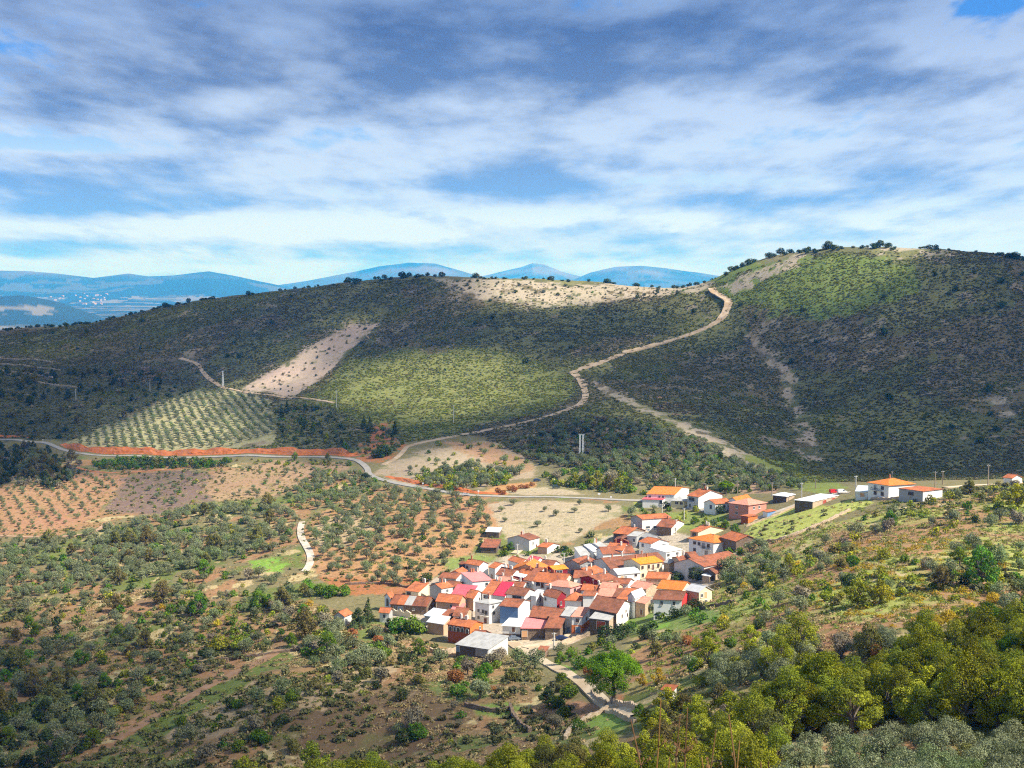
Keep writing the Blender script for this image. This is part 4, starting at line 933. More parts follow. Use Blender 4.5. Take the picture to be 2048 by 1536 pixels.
house('dirty white house with broken grey roof left of the orange brick one', (1142.5, 1233.4), (1123, 1231.4), (1156, 1222), 5.6, 'sL', 'GR', 'LG', 'LG', 1.2, [('L', .3, 3.5, 1.3, 2.1, 'db')], 0)
house('dark stone barn with slumped brown roof beside the pink sheet roof', (1120, 1256.5), (1090, 1255.5), (1134, 1241), 3.6, 'sL', 'T2', 'B', 'B', 2.4, [], 0, 'barn', 'barn')
house('house with wide buckled orange brown roof behind the pink sheet roof', (1120, 1239), (1060, 1233), (1134, 1222), 4.6, 'gL', 'T2', 'B', 'W', 2.2, [], 0)
house('stone shed with pink metal roof and an orange gate', (1089, 1257), (1043, 1256.4), (1099, 1243), 3.4, 'sL', 'PP', 'B', 'B', 1.4, [('L', .86, .9, 1.9, 2.2, 'do')], 0, 'shed', 'shed')
house('white house with white sheet roof over a stone ground floor', (1040.5, 1253.4), (1005, 1251.4), (1055, 1243.5), 4.5, 'sL', 'WH', 'W', 'W', .9, [('L', .38, .3, 1.0, 1.6, 'd')], 0, base=(1.8, 'B'))
house('house with blue sheet metal front wall and patched brown roof', (1036, 1214.5), (1000, 1211.5), (1060, 1202), 6, 'gL', 'T2', 'K', 'W', 1.6, [], 0)
house('tall white three storey house with flat grey hipped roof', (978, 1208), (949.4, 1205), (1006, 1202), 7.4, 'hip', 'GR', 'W', 'W', .9,
      [('L', .75, 2.6, .6, .8, 'w'), ('L', .42, 2.6, .9, 1.1, 'w'), ('L', .2, 2.7, .9, 1.3, 'w'), ('L', .75, 5.2, .7, .8, 'w'), ('L', .25, 5.4, 1.2, 1.9, 'd'), ('L', .3, 2.2, 3.4, 2.3, 'b'), ('R', .3, .9, .8, .9, 'w'), ('R', .35, 3.2, .8, 1.0, 'w')], 2)
house('small shed with red sheet roof among brown roofs', (921, 1220.5), (903, 1219), (930, 1212), 3, 'sL', 'PP', 'B', 'B', .8, [], 0, 'shed', 'shed')
house('white walled house with curved brown roof left of the tall white house', (930, 1233), (906.4, 1231.4), (945, 1221), 4.5, 'gL', 'T2', 'W', 'ST', 1.8, [('L', .45, .3, .4, 2.0, 'w')], 0)
house('low brown roof between the pale blue sheet and the white walled house', (893, 1237.5), (879, 1235.5), (912, 1227), 3.2, 'sL', 'T2', 'B', 'B', 1.2, [], 0, 'shed', 'shed')
house('shed with pale blue sheet roof above the grey sheet roof', (876, 1235.4), (849, 1231), (895, 1225.5), 3, 'sL', 'BL', 'G', 'G', .9, [], 0, 'shed', 'shed')
house('shed with grey sheet roof and cement wall left of the orange house', (887, 1249), (854.6, 1244), (900, 1239), 4, 'sL', 'GL', 'BR', 'BR', .9, [], 0, 'shed', 'shed')
house('orange house with red brown front and five white arched windows', (940, 1254.8), (895.7, 1248), (966, 1246), 6, 'gL', 'T1', 'RB', 'O', 1.4, [('L', .88, .5, 1.2, 1.7, 'a'), ('L', .70, .5, .9, 1.7, 'a'), ('L', .53, .5, 1.3, 1.6, 'a'), ('L', .34, .5, 1.2, 1.6, 'a'), ('L', .12, .6, 1.1, 1.7, 'a'), ('R', .75, .9, .8, .9, 'w')], 2)
house('small brown roofed lean-to in front of the orange house', (962, 1275.5), (941.5, 1274), (981, 1266), 2.8, 'gL', 'T2', 'B', 'B', 1.6, [], 0, 'shed', 'shed')
house('big low barn with grey corrugated roof at the front of the village', (976.7, 1298.6), (911.8, 1289), (1016, 1284.5), 3.2, 'sL', 'GR', 'DS', 'LG', 2.0, [('L', .93, .5, 1.2, 1.8, 'db'), ('L', .2, .4, 4.0, 2.2, 'dm')], 0, 'barn', 'barn')  # left wall gets darker stone to paint its shaded side
house('tan brick house with bright orange roof right of the long barn', (918, 1206), (872.7, 1202), (931, 1197), 5, 'gL', 'T1', 'BR', 'BR', 2.0, [('L', .35, .8, .8, 1.1, 'w')], 0)
house('house with broad crimson pink sheet roof behind the tan brick house', (940, 1194), (902, 1191), (954, 1181), 5, 'sL', 'PK', 'B', 'W', 1.8, [], 0)
house('house with orange roof and white right gable beside the crimson pink sheet', (947, 1197), (932, 1194), (966, 1186), 5, 'gL', 'T1', 'BR', 'W', 1.8, [('R', .6, 1.0, .7, .9, 'w')], 0)
house('house with orange tiled roof joined to the dark crimson one', (985, 1190.5), (963.5, 1187), (1006, 1173), 5, 'sL', 'T1', 'W', 'W', 2.2, [('L', .6, .5, 2.0, 1.1, 'w')], 1, over=.1)
house('house with dark crimson sheet roof in the middle left', (1010, 1193.3), (986, 1190.6), (1028, 1177), 5, 'sL', 'CR', 'LG', 'W', 2.2, [], 0, over=.1)
house('white gabled house with pale washed tile roof', (1009, 1168), (985, 1165.5), (1042, 1161), 5, 'gL', 'SL', 'W', 'W', 1.9, [('L', .5, .8, .8, 1.0, 'w')], 1)
house('house with low brown roof right of the pale washed tile roof', (1044.5, 1175.5), (1012, 1172.3), (1056, 1167.5), 4.2, 'gL', 'T2', 'W', 'W', 1.4, [], 1)
house('house with dark brown roof over a glazed balcony', (1048.4, 1191.8), (1012, 1187.4), (1070, 1182), 5, 'gL', 'T3', 'W', 'LG', 1.8, [('L', .4, .4, 3.6, 1.3, 'w')], 0)
house('plain white house with pale roof and one tall window', (1072, 1193), (1062, 1191.5), (1087, 1185.5), 5, 'sL', 'GL', 'W', 'W', .9, [('R', .55, 1.2, .8, 1.4, 'w')], 0)
house('white house with brown gable roof and maroon right wall', (1113.8, 1196.5), (1087, 1189.5), (1132, 1189.5), 5, 'gL', 'T2', 'W', 'M', 1.9, [('L', .85, .9, .7, .9, 'w'), ('R', .45, 1.8, .8, 1.3, 'w')], 1)
house('white house with rounded orange hipped roof', (1162, 1201.5), (1130, 1200), (1170, 1193), 5, 'hip', 'T1', 'W', 'W', 2.2, [('L', .58, 2.2, .7, 1.3, 'w')], 0)
house('cream white tower like house right of the rounded orange roof', (1188.7, 1191.5), (1166, 1191), (1197, 1185), 6.4, 'gL', 'T2', 'W', 'W', 1.0, [], 1)
house('house with pale pink and dark red roof over a maroon wall', (1240, 1193.5), (1195, 1192), (1257, 1181), 4, 'gL', 'SL', 'M', 'W', 1.8, [('L', .55, .8, 1.0, 1.2, 'w')], 1, patch=[(-.0, .34, 'T3')])
house('house with clean orange roof in front of the tall white gable', (1254, 1199.5), (1234, 1197.5), (1274, 1187), 5, 'sL', 'T1', 'W', 'W', 1.6, [('R', .6, 1.5, .7, 1.0, 'w')], 0)
house('tall bare white gable house in the right part of the village', (1270, 1196), (1258, 1189), (1290, 1188), 7, 'gR', 'GL', 'W', 'W', 1.6, [('R', .4, 2.4, .7, 1.4, 'w')], 0)
house('small tan house with pinkish roof below the tall white gable', (1290, 1207.5), (1267, 1203), (1301, 1200.5), 4.5, 'sL', 'SL', 'BR', 'ST', .8, [('L', .3, 2.2, 1.0, 1.8, 'd')], 0)
house('house with peach roof and dark verge left of the ruin', (1233, 1179), (1200, 1176), (1245, 1171), 4.2, 'gL', 'SL', 'PE', 'PE', 1.5, [], 0)
house('house with low orange roof right of the pink walled house', (1198, 1183), (1163, 1180), (1208, 1173.5), 4, 'gL', 'T1', 'W', 'W', 1.4, [], 1)
house('tiny peach gable house above the cream white tower', (1214, 1187), (1196, 1186), (1222, 1180), 3.6, 'gL', 'T2', 'PE', 'PE', 1.0, [], 0)
# --- outlying houses and sheds
house('villa on the far right shoulder, two storeys with hipped orange roof', (1777.5, 971), (1738, 968.4), (1829, 967.6), 5.4, 'hip', 'T0', 'W', 'W', 1.9, [('L', .3, .8, 1.2, 1.2, 'w'), ('L', .65, .7, 1.2, 2.0, 'dm'), ('L', .55, .4, 5.5, 2.4, 'b'), ('L', .3, 3.3, 1.2, 1.3, 'w'), ('L', .65, 3.3, 1.2, 1.3, 'w')], 1, group='outlying houses above the village')
house('white annex with sloping sheet roof left of the villa', (1737, 983.8), (1711.6, 982.7), (1742, 977), 3, 'sL', 'BL', 'W', 'W', 1.0, [('L', .5, .6, 1.6, 1.6, 'do')], 0, 'annex', 'annex', 'outlying houses above the village')
house('low white house with part orange roof right of the villa', (1846, 983), (1800, 980.5), (1885, 978.5), 4, 'flat', 'T1', 'G', 'W', 1, [('L', .5, .8, 2.0, 1.2, 'w')], 0, group='outlying houses above the village')
house('long stone garage with white roof and two red doors beside the meadow', (1625.4, 1003.5), (1591.5, 1001), (1676, 991), 3.0, 'flat', 'WH', 'DS', 'ST', 1, [('R', .46, .5, 3.0, 2.3, 'dr'), ('R', .82, .5, 3.0, 2.3, 'dr')], 0, 'garage', 'garage', 'outlying houses above the village')
house('small stone shed with white roof above the lane', (1573, 993), (1546, 990), (1589, 988.5), 2.6, 'hip', 'WH', 'DS', 'ST', .9, [], 0, 'shed', 'shed', 'outlying houses above the village')
house('farthest little white house with orange roof on the right shoulder', (2024, 956.5), (2009, 955), (2044, 954.5), 2.8, 'gL', 'T1', 'W', 'W', 1.2, [], 0, group='outlying houses above the village')
house('long white house with orange roof at the road end', (1349.4, 989.4), (1294, 988), (1379, 984), 5, 'gL', 'T0', 'W', 'W', 2.0, [('L', .9, .8, 1.0, 1.3, 'w'), ('L', .55, .9, .8, 1.0, 'w'), ('L', .42, .9, .8, 1.0, 'w')], 0, group='outlying houses above the village')
house('low white house with crimson sheet roof below the road end', (1325, 999.5), (1285, 998.4), (1341, 995), 3.6, 'sL', 'PK', 'W', 'W', 1.0, [('L', .08, .5, 1.2, 1.6, 'w')], 0, group='outlying houses above the village')
house('pale yellow house with grey hipped roof', (1368, 1002), (1341.6, 1001), (1378, 997.5), 3.6, 'hip', 'GR', 'Y', 'Y', 1.6, [('L', .55, .5, 1.4, 1.3, 'w'), ('L', .2, .5, 1.2, 1.3, 'w')], 0, group='outlying houses above the village')
house('white house with tall blank gable and grey balcony front', (1397, 994), (1376, 992.4), (1444.7, 989), 6, 'gL', 'T1', 'LG', 'W', 2.6, [('L', .6, .6, 3.0, 1.6, 'w'), ('L', .6, .5, 3.4, 2.3, 'b'), ('L', .3, 4.0, .9, 1.5, 'w'), ('L', .75, 4.0, .9, 1.5, 'w')], 1, group='outlying houses above the village')
house('white gabled house with plain orange roof beside the pinkish house', (1431, 1008), (1409.5, 1005.5), (1463, 1005), 5, 'gR', 'T1', 'W', 'W', 1.5, [('L', .4, 1.0, 1.1, 1.5, 'w'), ('R', .5, 1.2, 1.0, 1.2, 'w')], 0, group='outlying houses above the village')
house('house showing only its orange roof behind the pinkish house', (1474, 1003), (1459, 999), (1502, 997), 5, 'gR', 'T0', 'W', 'W', 1.3, [], 0, group='outlying houses above the village')
house('large pinkish brick house with wide hipped pale roof', (1497, 1010.5), (1459.5, 1008), (1533, 1005.5), 5.8, 'hip', 'SL', 'PB', 'PB', 2.0, [('L', .6, 1.0, 1.2, .9, 'w'), ('L', .6, 3.6, 1.2, 1.0, 'w'), ('R', .6, 1.0, 1.0, 1.1, 'w'), ('R', .3, 1.0, .9, 1.1, 'w')], 0, group='outlying houses above the village')
house('small orange brick shed in front of the pinkish house', (1496, 1033.5), (1484, 1032), (1515, 1031), 3, 'flat', 'T1', 'RB', 'O', 1, [], 0, 'shed', 'shed', 'outlying houses above the village')
house('low shed with orange roof by the lane corner', (1535, 1024.5), (1526, 1022.5), (1551, 1021), 2.2, 'flat', 'T1', 'W', 'K', 1, [], 0, 'shed', 'shed', 'outlying houses above the village')
house('whitewashed house with grey gable and white chimneys above the village', (1059, 1080), (1015, 1076.5), (1079, 1076), 5, 'gR', 'T3', 'LG', 'W', 1.6, [('R', .35, 1.2, .7, 1.4, 'w'), ('R', .7, 2.8, .9, 1.8, 'd')], 2, group='outlying houses above the village')
house('long low dark stone hut with faded red roof at the orchard edge', (992.6, 1095.5), (962, 1094.5), (1002, 1086), 2.6, 'sL', 'T2', 'DS', 'DS', 1.6, [], 0, 'hut', 'hut', 'outlying houses above the village')
house('small brown shed with shiny metal roof in the orchard', (998, 1064.5), (972, 1063.2), (1003, 1059), 2.8, 'sL', 'WH', 'B', 'B', .8, [], 0, 'shed', 'shed', 'outlying houses above the village')
house('low white annex with orange roof below the whitewashed house', (1094, 1095), (1076, 1094), (1119, 1089), 3, 'gL', 'T1', 'BR', 'W', 1.2, [], 1, 'annex', 'annex', 'outlying houses above the village')
house('lone grey stone cottage with orange roof among the olives', (688.5, 1232.4), (667, 1231), (704, 1226), 3.6, 'gR', 'T1', 'LG', 'LG', 1.4, [('L', .45, .8, .6, .9, 'w')], 0, group='outlying houses above the village')
house('tiny white cottage with orange roof below the arched gable', (778, 1225.5), (759, 1224), (785, 1220), 3.8, 'gL', 'T1', 'W', 'G', 1.2, [('L', .5, .9, .7, 1.1, 'w')], 0)
house('tiny garden shed with white walls and rusty red roof near the bottom path', (1345, 1381), (1325, 1379), (1353, 1376), 2.3, 'sL', 'T1', 'W', 'W', .5, [('L', .3, .4, .9, 1.6, 'dm')], 0, 'shed', 'shed', 'outlying houses above the village')
house('roofless looking stone hut with reddish top beside the lane', (1090, 1302.5), (1075.5, 1301), (1097, 1297), 2.0, 'sL', 'T2', 'B', 'B', .5, [('L', .3, .3, .8, 1.5, 'd')], 0, 'hut', 'hut', 'outlying houses above the village')
for hh in HOUSES:
    if hh[1] > 24 or hh[2] > 24 or hh[1] < 2.6 or hh[2] < 2.6: print('HOUSE', hh[0][:50], [round(float(k), 1) for k in hh[1:4]], hh[4].round(0))
# ------------------------------------------------------------------ plants
def leaf_mat(name, c1, c2, trans=0.3, hue=0.02, val=0.35, c3=None):
    m, n, out = material(name)
    t = n.attr('tint').outputs['Fac']; r = n.new('ShaderNodeObjectInfo').outputs['Random']
    col = n.mix(t, c1, c2)  # tint spread also paints in dark leaf gaps and highlights
    if c3: col = n.mix(n.ramp(r, 0.55, 1.0, 0, 0.8), col, c3)
    hs = n.new('ShaderNodeHueSaturation'); n.put(hs.inputs['Color'], col)
    n.put(hs.inputs['Hue'], n.add(0.5, n.mul(n.sub(r, 0.5), hue * 2))); n.put(hs.inputs['Value'], n.add(1 - val / 2, n.mul(n.math('FRACT', n.mul(r, 7.31)), val)))
    d = n.new('ShaderNodeBsdfDiffuse'); tr = n.new('ShaderNodeBsdfTranslucent'); n.put(d.inputs[0], hs.outputs[0]); n.put(tr.inputs[0], hs.outputs[0])
    mx = n.new('ShaderNodeMixShader'); mx.inputs[0].default_value = trans
    n.t.links.new(d.outputs[0], mx.inputs[1]); n.t.links.new(tr.outputs[0], mx.inputs[2]); n.t.links.new(mx.outputs[0], out.inputs['Surface'])
    return m
M_BARK = simple_mat('bark', (.13, .10, .075), (.22, .18, .14), 3.0)
LM_ = {
    'olive': leaf_mat('olive_leaves', (.085, .11, .045), (.36, .40, .225), 0.2, 0.02, 0.4, (.21, .26, .10)),
    'chestnut': leaf_mat('chestnut_leaves', (.05, .08, .008), (.50, .52, .04), 0.22, 0.03, 0.5, (.46, .40, .05)),
    'green': leaf_mat('green_leaves', (.04, .085, .012), (.22, .36, .04), 0.3, 0.03, 0.45),
    'lime': leaf_mat('lime_leaves', (.10, .13, .02), (.46, .49, .05), 0.28, 0.02, 0.3),
    'yellow': leaf_mat('yellow_leaves', (.36, .27, .03), (.66, .52, .05), 0.35, 0.02, 0.3),
    'russet': leaf_mat('russet_leaves', (.22, .10, .04), (.45, .20, .07), 0.3, 0.02, 0.4),
    'dark': leaf_mat('dark_leaves', (.022, .036, .014), (.095, .14, .045), 0.15, 0.02, 0.4),
    'grey': leaf_mat('grey_twigs', (.17, .145, .095), (.33, .29, .20), 0.1, 0.02, 0.4),
    'drab': leaf_mat('drab_leaves', (.08, .075, .025), (.30, .28, .085), 0.25, 0.03, 0.4),
    'pine': leaf_mat('pine_needles', (.035, .10, .008), (.30, .50, .03), 0.2, 0.01, 0.15),
    'blue': leaf_mat('blue_needles', (.10, .15, .13), (.28, .35, .31), 0.15, 0.01, 0.15),
    'scrub': leaf_mat('scrub_leaves', (.09, .10, .04), (.185, .20, .078), 0.25, 0.04, 0.5, (.18, .15, .085)),
    'scrubg': leaf_mat('green_scrub_leaves', (.17, .20, .045), (.32, .36, .08), 0.35, 0.03, 0.5),
    'scrubb': leaf_mat('brown_scrub_leaves', (.095, .082, .045), (.21, .18, .10), 0.15, 0.03, 0.5),
    'straw': leaf_mat('dry_grass', (.32, .24, .11), (.58, .47, .25), 0.3, 0.02, 0.4),
    'vine': leaf_mat('vine_leaves', (.30, .25, .03), (.58, .44, .05), 0.35, 0.03, 0.3, (.45, .20, .05)),
}
def leaf_cloud(blobs, n, size, r, tint0=None, inner=0.55, upbias=0.25, narrow=1.5):
    """small leaf faces through a set of ellipsoid clumps: (cx, cy, cz, rx, ry, rz)"""
    B = np.array(blobs, float); wgt = (B[:, 3] * B[:, 5]); wgt /= wgt.sum()
    k = r.choice(len(B), size=int(n * 1.5), p=wgt)
    d = r.normal(size=(len(k), 3)); d /= np.linalg.norm(d, axis=1, keepdims=True)
    rad = inner + (1.06 - inner) * r.random(len(k)) ** 0.55
    # frayed outline
    rad *= 0.70 + 0.58 * vnoise(d[:, 0] * 2.3 + k * 3.1, d[:, 1] * 2.3 + d[:, 2] * 2.9, 5)
    p = B[k, :3] + d * B[k, 3:] * rad[:, None]
    deep = np.zeros(len(k), bool)
    for j in range(len(B)):
        q = (p - B[j, :3]) / B[j, 3:]; deep |= ((q * q).sum(1) < 0.42) & (k != j)
    p = p[~deep][:n]; d = d[~deep][:n]; k = k[~deep][:n]
    nn = d * 0.75 + r.normal(size=d.shape) * 0.55 + np.array([0, 0, upbias]); nn /= np.linalg.norm(nn, axis=1, keepdims=True)
    a = np.cross(nn, r.normal(size=nn.shape)); a /= np.linalg.norm(a, axis=1, keepdims=True); b = np.cross(nn, a)
    s = size * (0.55 + 0.8 * r.random(len(p)))[:, None]
    v = np.stack([p - a * s * narrow / 2, p + b * s / 2, p + a * s * narrow / 2, p - b * s / 2], 1)
    bt = r.random(len(B)); t = np.clip(0.55 * bt[k] + 0.55 * r.random(len(p)) - 0.05, 0, 1)
    return v, t
def leaf_mesh(name, v, t, mats, wood=None):
    nq = len(v); me = bpy.data.meshes.new(name)
    co = v.reshape(-1, 3); faces = np.arange(nq * 4).reshape(nq, 4)
    wv = np.array(wood.v) if wood is not None and wood.v else np.zeros((0, 3)); wf = wood.f if wood is not None else []
    nl = nq * 4 + sum(len(f) for f in wf)
    me.vertices.add(len(co) + len(wv)); me.loops.add(nl); me.polygons.add(nq + len(wf))
    me.vertices.foreach_set('co', np.concatenate([co, wv]).astype(np.float32).ravel())
    li = list(faces.ravel()); ls = list(range(0, nq * 4, 4)); p = nq * 4
    for f in wf: ls.append(p); li.extend([x + len(co) for x in f]); p += len(f)
    me.loops.foreach_set('vertex_index', np.array(li, np.int32)); me.polygons.foreach_set('loop_start', np.array(ls, np.int32))
    for m in mats: me.materials.append(m)
    if len(mats) > 1: me.polygons.foreach_set('material_index', np.array([0] * nq + [1] * len(wf), np.int32))
    me.update()
    at_ = me.attributes.new('tint', 'FLOAT', 'FACE'); at_.data.foreach_set('value', np.concatenate([t, np.full(len(wf), .5)]).astype(np.float32))
    return me
def blob_set(kind, r):
    """returns clumps, limb ends, trunk height, leaf size for a plant of that kind, in metres"""
    b = []
    if kind == 'olive':
        n = r.integers(8, 12)
        for i in range(n):
            a = 2 * math.pi * i / n + r.uniform(-.5, .5); R = r.uniform(.4, 1.75); q = r.uniform(.55, 1.05)
            b.append((R * math.cos(a), R * math.sin(a), r.uniform(1.4, 3.1), q, q, q * r.uniform(.8, 1.2)))
        b.append((r.uniform(-.3, .3), r.uniform(-.3, .3), 3.1, 1.1, 1.1, .9)); return b, 1.2, .125
    if kind in ('chestnut', 'lime', 'green_tree', 'dark_tree', 'drab_tree', 'yellow_tree', 'russet_tree'):
        n = r.integers(15, 21); Hh = r.uniform(6.2, 8.0)
        for i in range(n):
            f = i / n; a = 2.4 * i + r.uniform(-.4, .4); zz = 1.5 + (Hh - 2.2) * f; R = (1 - abs(f - .35) * .95) * r.uniform(1.5, 3.6); q = r.uniform(.6, 1.3) * (1.05 - .25 * f)
            b.append((R * math.cos(a), R * math.sin(a), zz, q, q, q * .85))
        b.append((0, 0, Hh - .6, 1.2, 1.2, 1.1)); return b, 2.0, .145
    if kind == 'oak':
        n = r.integers(6, 9)
        for i in range(n):
            a = 2 * math.pi * i / n + r.uniform(-.4, .4); R = r.uniform(.9, 1.9); q = r.uniform(1.0, 1.6)
            b.append((R * math.cos(a), R * math.sin(a), r.uniform(1.0, 3.1), q, q, q * .85))
        b.append((0, 0, 3.3, 1.5, 1.5, 1.1)); b.append((0, 0, 1.6, 1.7, 1.7, 1.3)); return b, 1.0, .2
    if kind == 'cone':
        for i in range(7):
            f = i / 6; q = 1.9 * (1 - f) + .35; b.append((r.uniform(-.2, .2), r.uniform(-.2, .2), 1.4 + 6.0 * f, q, q, .95))
        return b, 1.2, .2
    if kind == 'grey':
        for i in range(6):
            a = 2 * math.pi * i / 6; R = r.uniform(.5, 1.3); q = r.uniform(.8, 1.4); b.append((R * math.cos(a), R * math.sin(a), r.uniform(1.4, 2.8), q, q, q))
        return b, .9, .12
    if kind == 'scrub':
        for i in range(r.integers(3, 6)):
            a = r.uniform(0, 6.3); R = r.uniform(.2, .9); q = r.uniform(.5, .95); b.append((R * math.cos(a), R * math.sin(a), q * .5, q, q, q * .75))
        return b, 0, .26
    if kind == 'tuft':
        for i in range(r.integers(3, 6)):
            a = r.uniform(0, 6.3); R = r.uniform(.2, 1.0); q = r.uniform(.4, .8); b.append((R * math.cos(a), R * math.sin(a), q * .3, q, q, q * .55))
        return b, 0, .16
    # bush
    n = r.integers(4, 7)
    for i in range(n):
        a = 2 * math.pi * i / n + r.uniform(-.5, .5); R = r.uniform(.4, 1.1); q = r.uniform(.7, 1.15); b.append((R * math.cos(a), R * math.sin(a), r.uniform(.7, 1.5), q, q, q * .9))
    b.append((0, 0, 1.7, .9, .9, .8)); return b, .5, .13
KINDS = {   # plant: (shape, leaves, nominal height, object name, category)
    'olive': ('olive', 'olive', 3.9, 'olive_tree', 'olive tree'), 'chestnut': ('chestnut', 'chestnut', 7.5, 'broadleaf_tree', 'tree'),
    'lime': ('lime', 'lime', 7.5, 'broadleaf_tree', 'tree'), 'gtree': ('green_tree', 'green', 7.5, 'broadleaf_tree', 'tree'), 'dtree': ('dark_tree', 'dark', 7.5, 'broadleaf_tree', 'tree'),
    'drab': ('drab_tree', 'drab', 7.5, 'broadleaf_tree', 'tree'), 'ytree': ('yellow_tree', 'yellow', 7.5, 'broadleaf_tree', 'tree'),
    'oak': ('oak', 'dark', 4.8, 'holm_oak', 'oak tree'), 'cone': ('cone', 'dark', 8.0, 'conifer_tree', 'conifer'), 'grey': ('grey', 'grey', 3.6, 'bare_shrub', 'shrub'),
    'bush': ('bush', 'green', 2.5, 'shrub', 'shrub'), 'dbush': ('bush', 'dark', 2.5, 'shrub', 'shrub'), 'ybush': ('bush', 'yellow', 2.5, 'shrub', 'shrub'),
    'lbush': ('bush', 'lime', 2.5, 'shrub', 'shrub'), 'rbush': ('bush', 'russet', 2.5, 'shrub', 'shrub'), 'dr_bush': ('bush', 'drab', 2.5, 'shrub', 'shrub'),
    'scrub': ('scrub', 'scrub', 1.2, 'scrub', 'scrub'), 'scrubg': ('scrub', 'scrubg', 1.2, 'scrub', 'scrub'), 'scrubb': ('scrub', 'scrubb', 1.2, 'scrub', 'scrub'), 'straw': ('tuft', 'straw', .8, 'grass', 'grass'), 'gtuft': ('tuft', 'scrubg', .8, 'grass', 'grass'), 'vine': ('tuft', 'vine', .8, 'vines', 'vines'),
}
PROTO = {}
LODN = {'olive': (3600, 1300, 190), 'chestnut': (9500, 3400, 420), 'oak': (3000, 1200, 200), 'cone': (2400, 900, 200), 'grey': (2200, 800, 140), 'bush': (2800, 1000, 150), 'scrub': (260, 110, 56), 'tuft': (220, 90, 44)}
def proto(kind, lod, var):
    key = (kind, lod, var)
    if key in PROTO: return PROTO[key]
    shape, leaf, hgt, nm, cat = KINDS[kind]
    r = np.random.default_rng(abs(hash_str(kind)) % 9999 + var * 101)
    b, th, ls = blob_set(shape, r)
    fam = shape if shape in LODN else ('chestnut' if shape in ('lime', 'green_tree', 'dark_tree', 'drab_tree', 'yellow_tree', 'russet_tree') else 'bush')
    n = LODN[fam][lod]; f = math.sqrt(LODN[fam][0] / n)
    v, t = leaf_cloud(b, n, ls * min(f, 3.4) * (1.0 if lod else 1.0), r, inner=.55 if shape != 'grey' else .1, narrow=1.5 if shape not in ('grey',) else 4.0)
    wood = MB()
    if th > 0:
        base = np.array([0, 0, -.4]); top = np.array([r.uniform(-.15, .15), r.uniform(-.15, .15), th]); w0 = .09 * hgt ** .6
        nseg = 7 if lod == 0 else 5
        wood.tube(base, top, w0 * 1.25, w0 * .85, nseg)
        for bb in b[:(len(b) if lod < 2 else 3)]:
            mid = top * .5 + np.array(bb[:3]) * .5 + np.array([0, 0, .1]); wood.tube(top - np.array([0, 0, .1]), mid, w0 * .6, w0 * .35, 5, cap=False); wood.tube(mid, np.array(bb[:3]), w0 * .35, w0 * .1, 5, cap=False)
    PROTO[key] = (v, t, wood, leaf, hgt)
    return PROTO[key]
def hash_str(s):
    h = 0
    for ch in s: h = (h * 31 + ord(ch)) & 0xffffff
    return h
MESHES = {}
def proto_mesh(kind, lod, var, part='all'):
    key = (kind, lod, var, part)
    if key not in MESHES:
        v, t, wood, leaf, hgt = proto(kind, lod, var); nm = KINDS[kind][3]
        if part == 'all': MESHES[key] = leaf_mesh(nm, v, t, [LM_[leaf], M_BARK], wood)
        elif part == 'crown': MESHES[key] = leaf_mesh(nm + '_crown', v, t, [LM_[leaf]])
        else: MESHES[key] = wood.mesh(nm + '_trunk', [M_BARK])
    return MESHES[key]

FEET = [(f.min(0), f.max(0), f) for f in FOOT]
def free(x, y, pad=1.6):
    for lo, hi, f in FEET:
        if lo[0] - pad < x < hi[0] + pad and lo[1] - pad < y < hi[1] + pad:
            c = f.mean(0)
            if inside(np.array([c[0] + (x - c[0]) * .82]), np.array([c[1] + (y - c[1]) * .82]), f)[0] or inside(np.array([x]), np.array([y]), f)[0]: return False
    return True
ROADP = np.concatenate([L[::2] for L, w in ROADS]); ROADW = np.concatenate([np.full(len(L[::2]), w) for L, w in ROADS])
def near_road(x, y, pad=1.0):
    d = np.hypot(ROADP[:, 0] - x, ROADP[:, 1] - y) - ROADW / 2; return d.min() < pad
PLANTS = []   # kind, x, y, scale, label, group
def put(kind, u, v, s=1.0, label=None, group=None, sq=1.0):
    p = at(u, v); PLANTS.append([kind, p[0], p[1], s, label, group, True, sq])
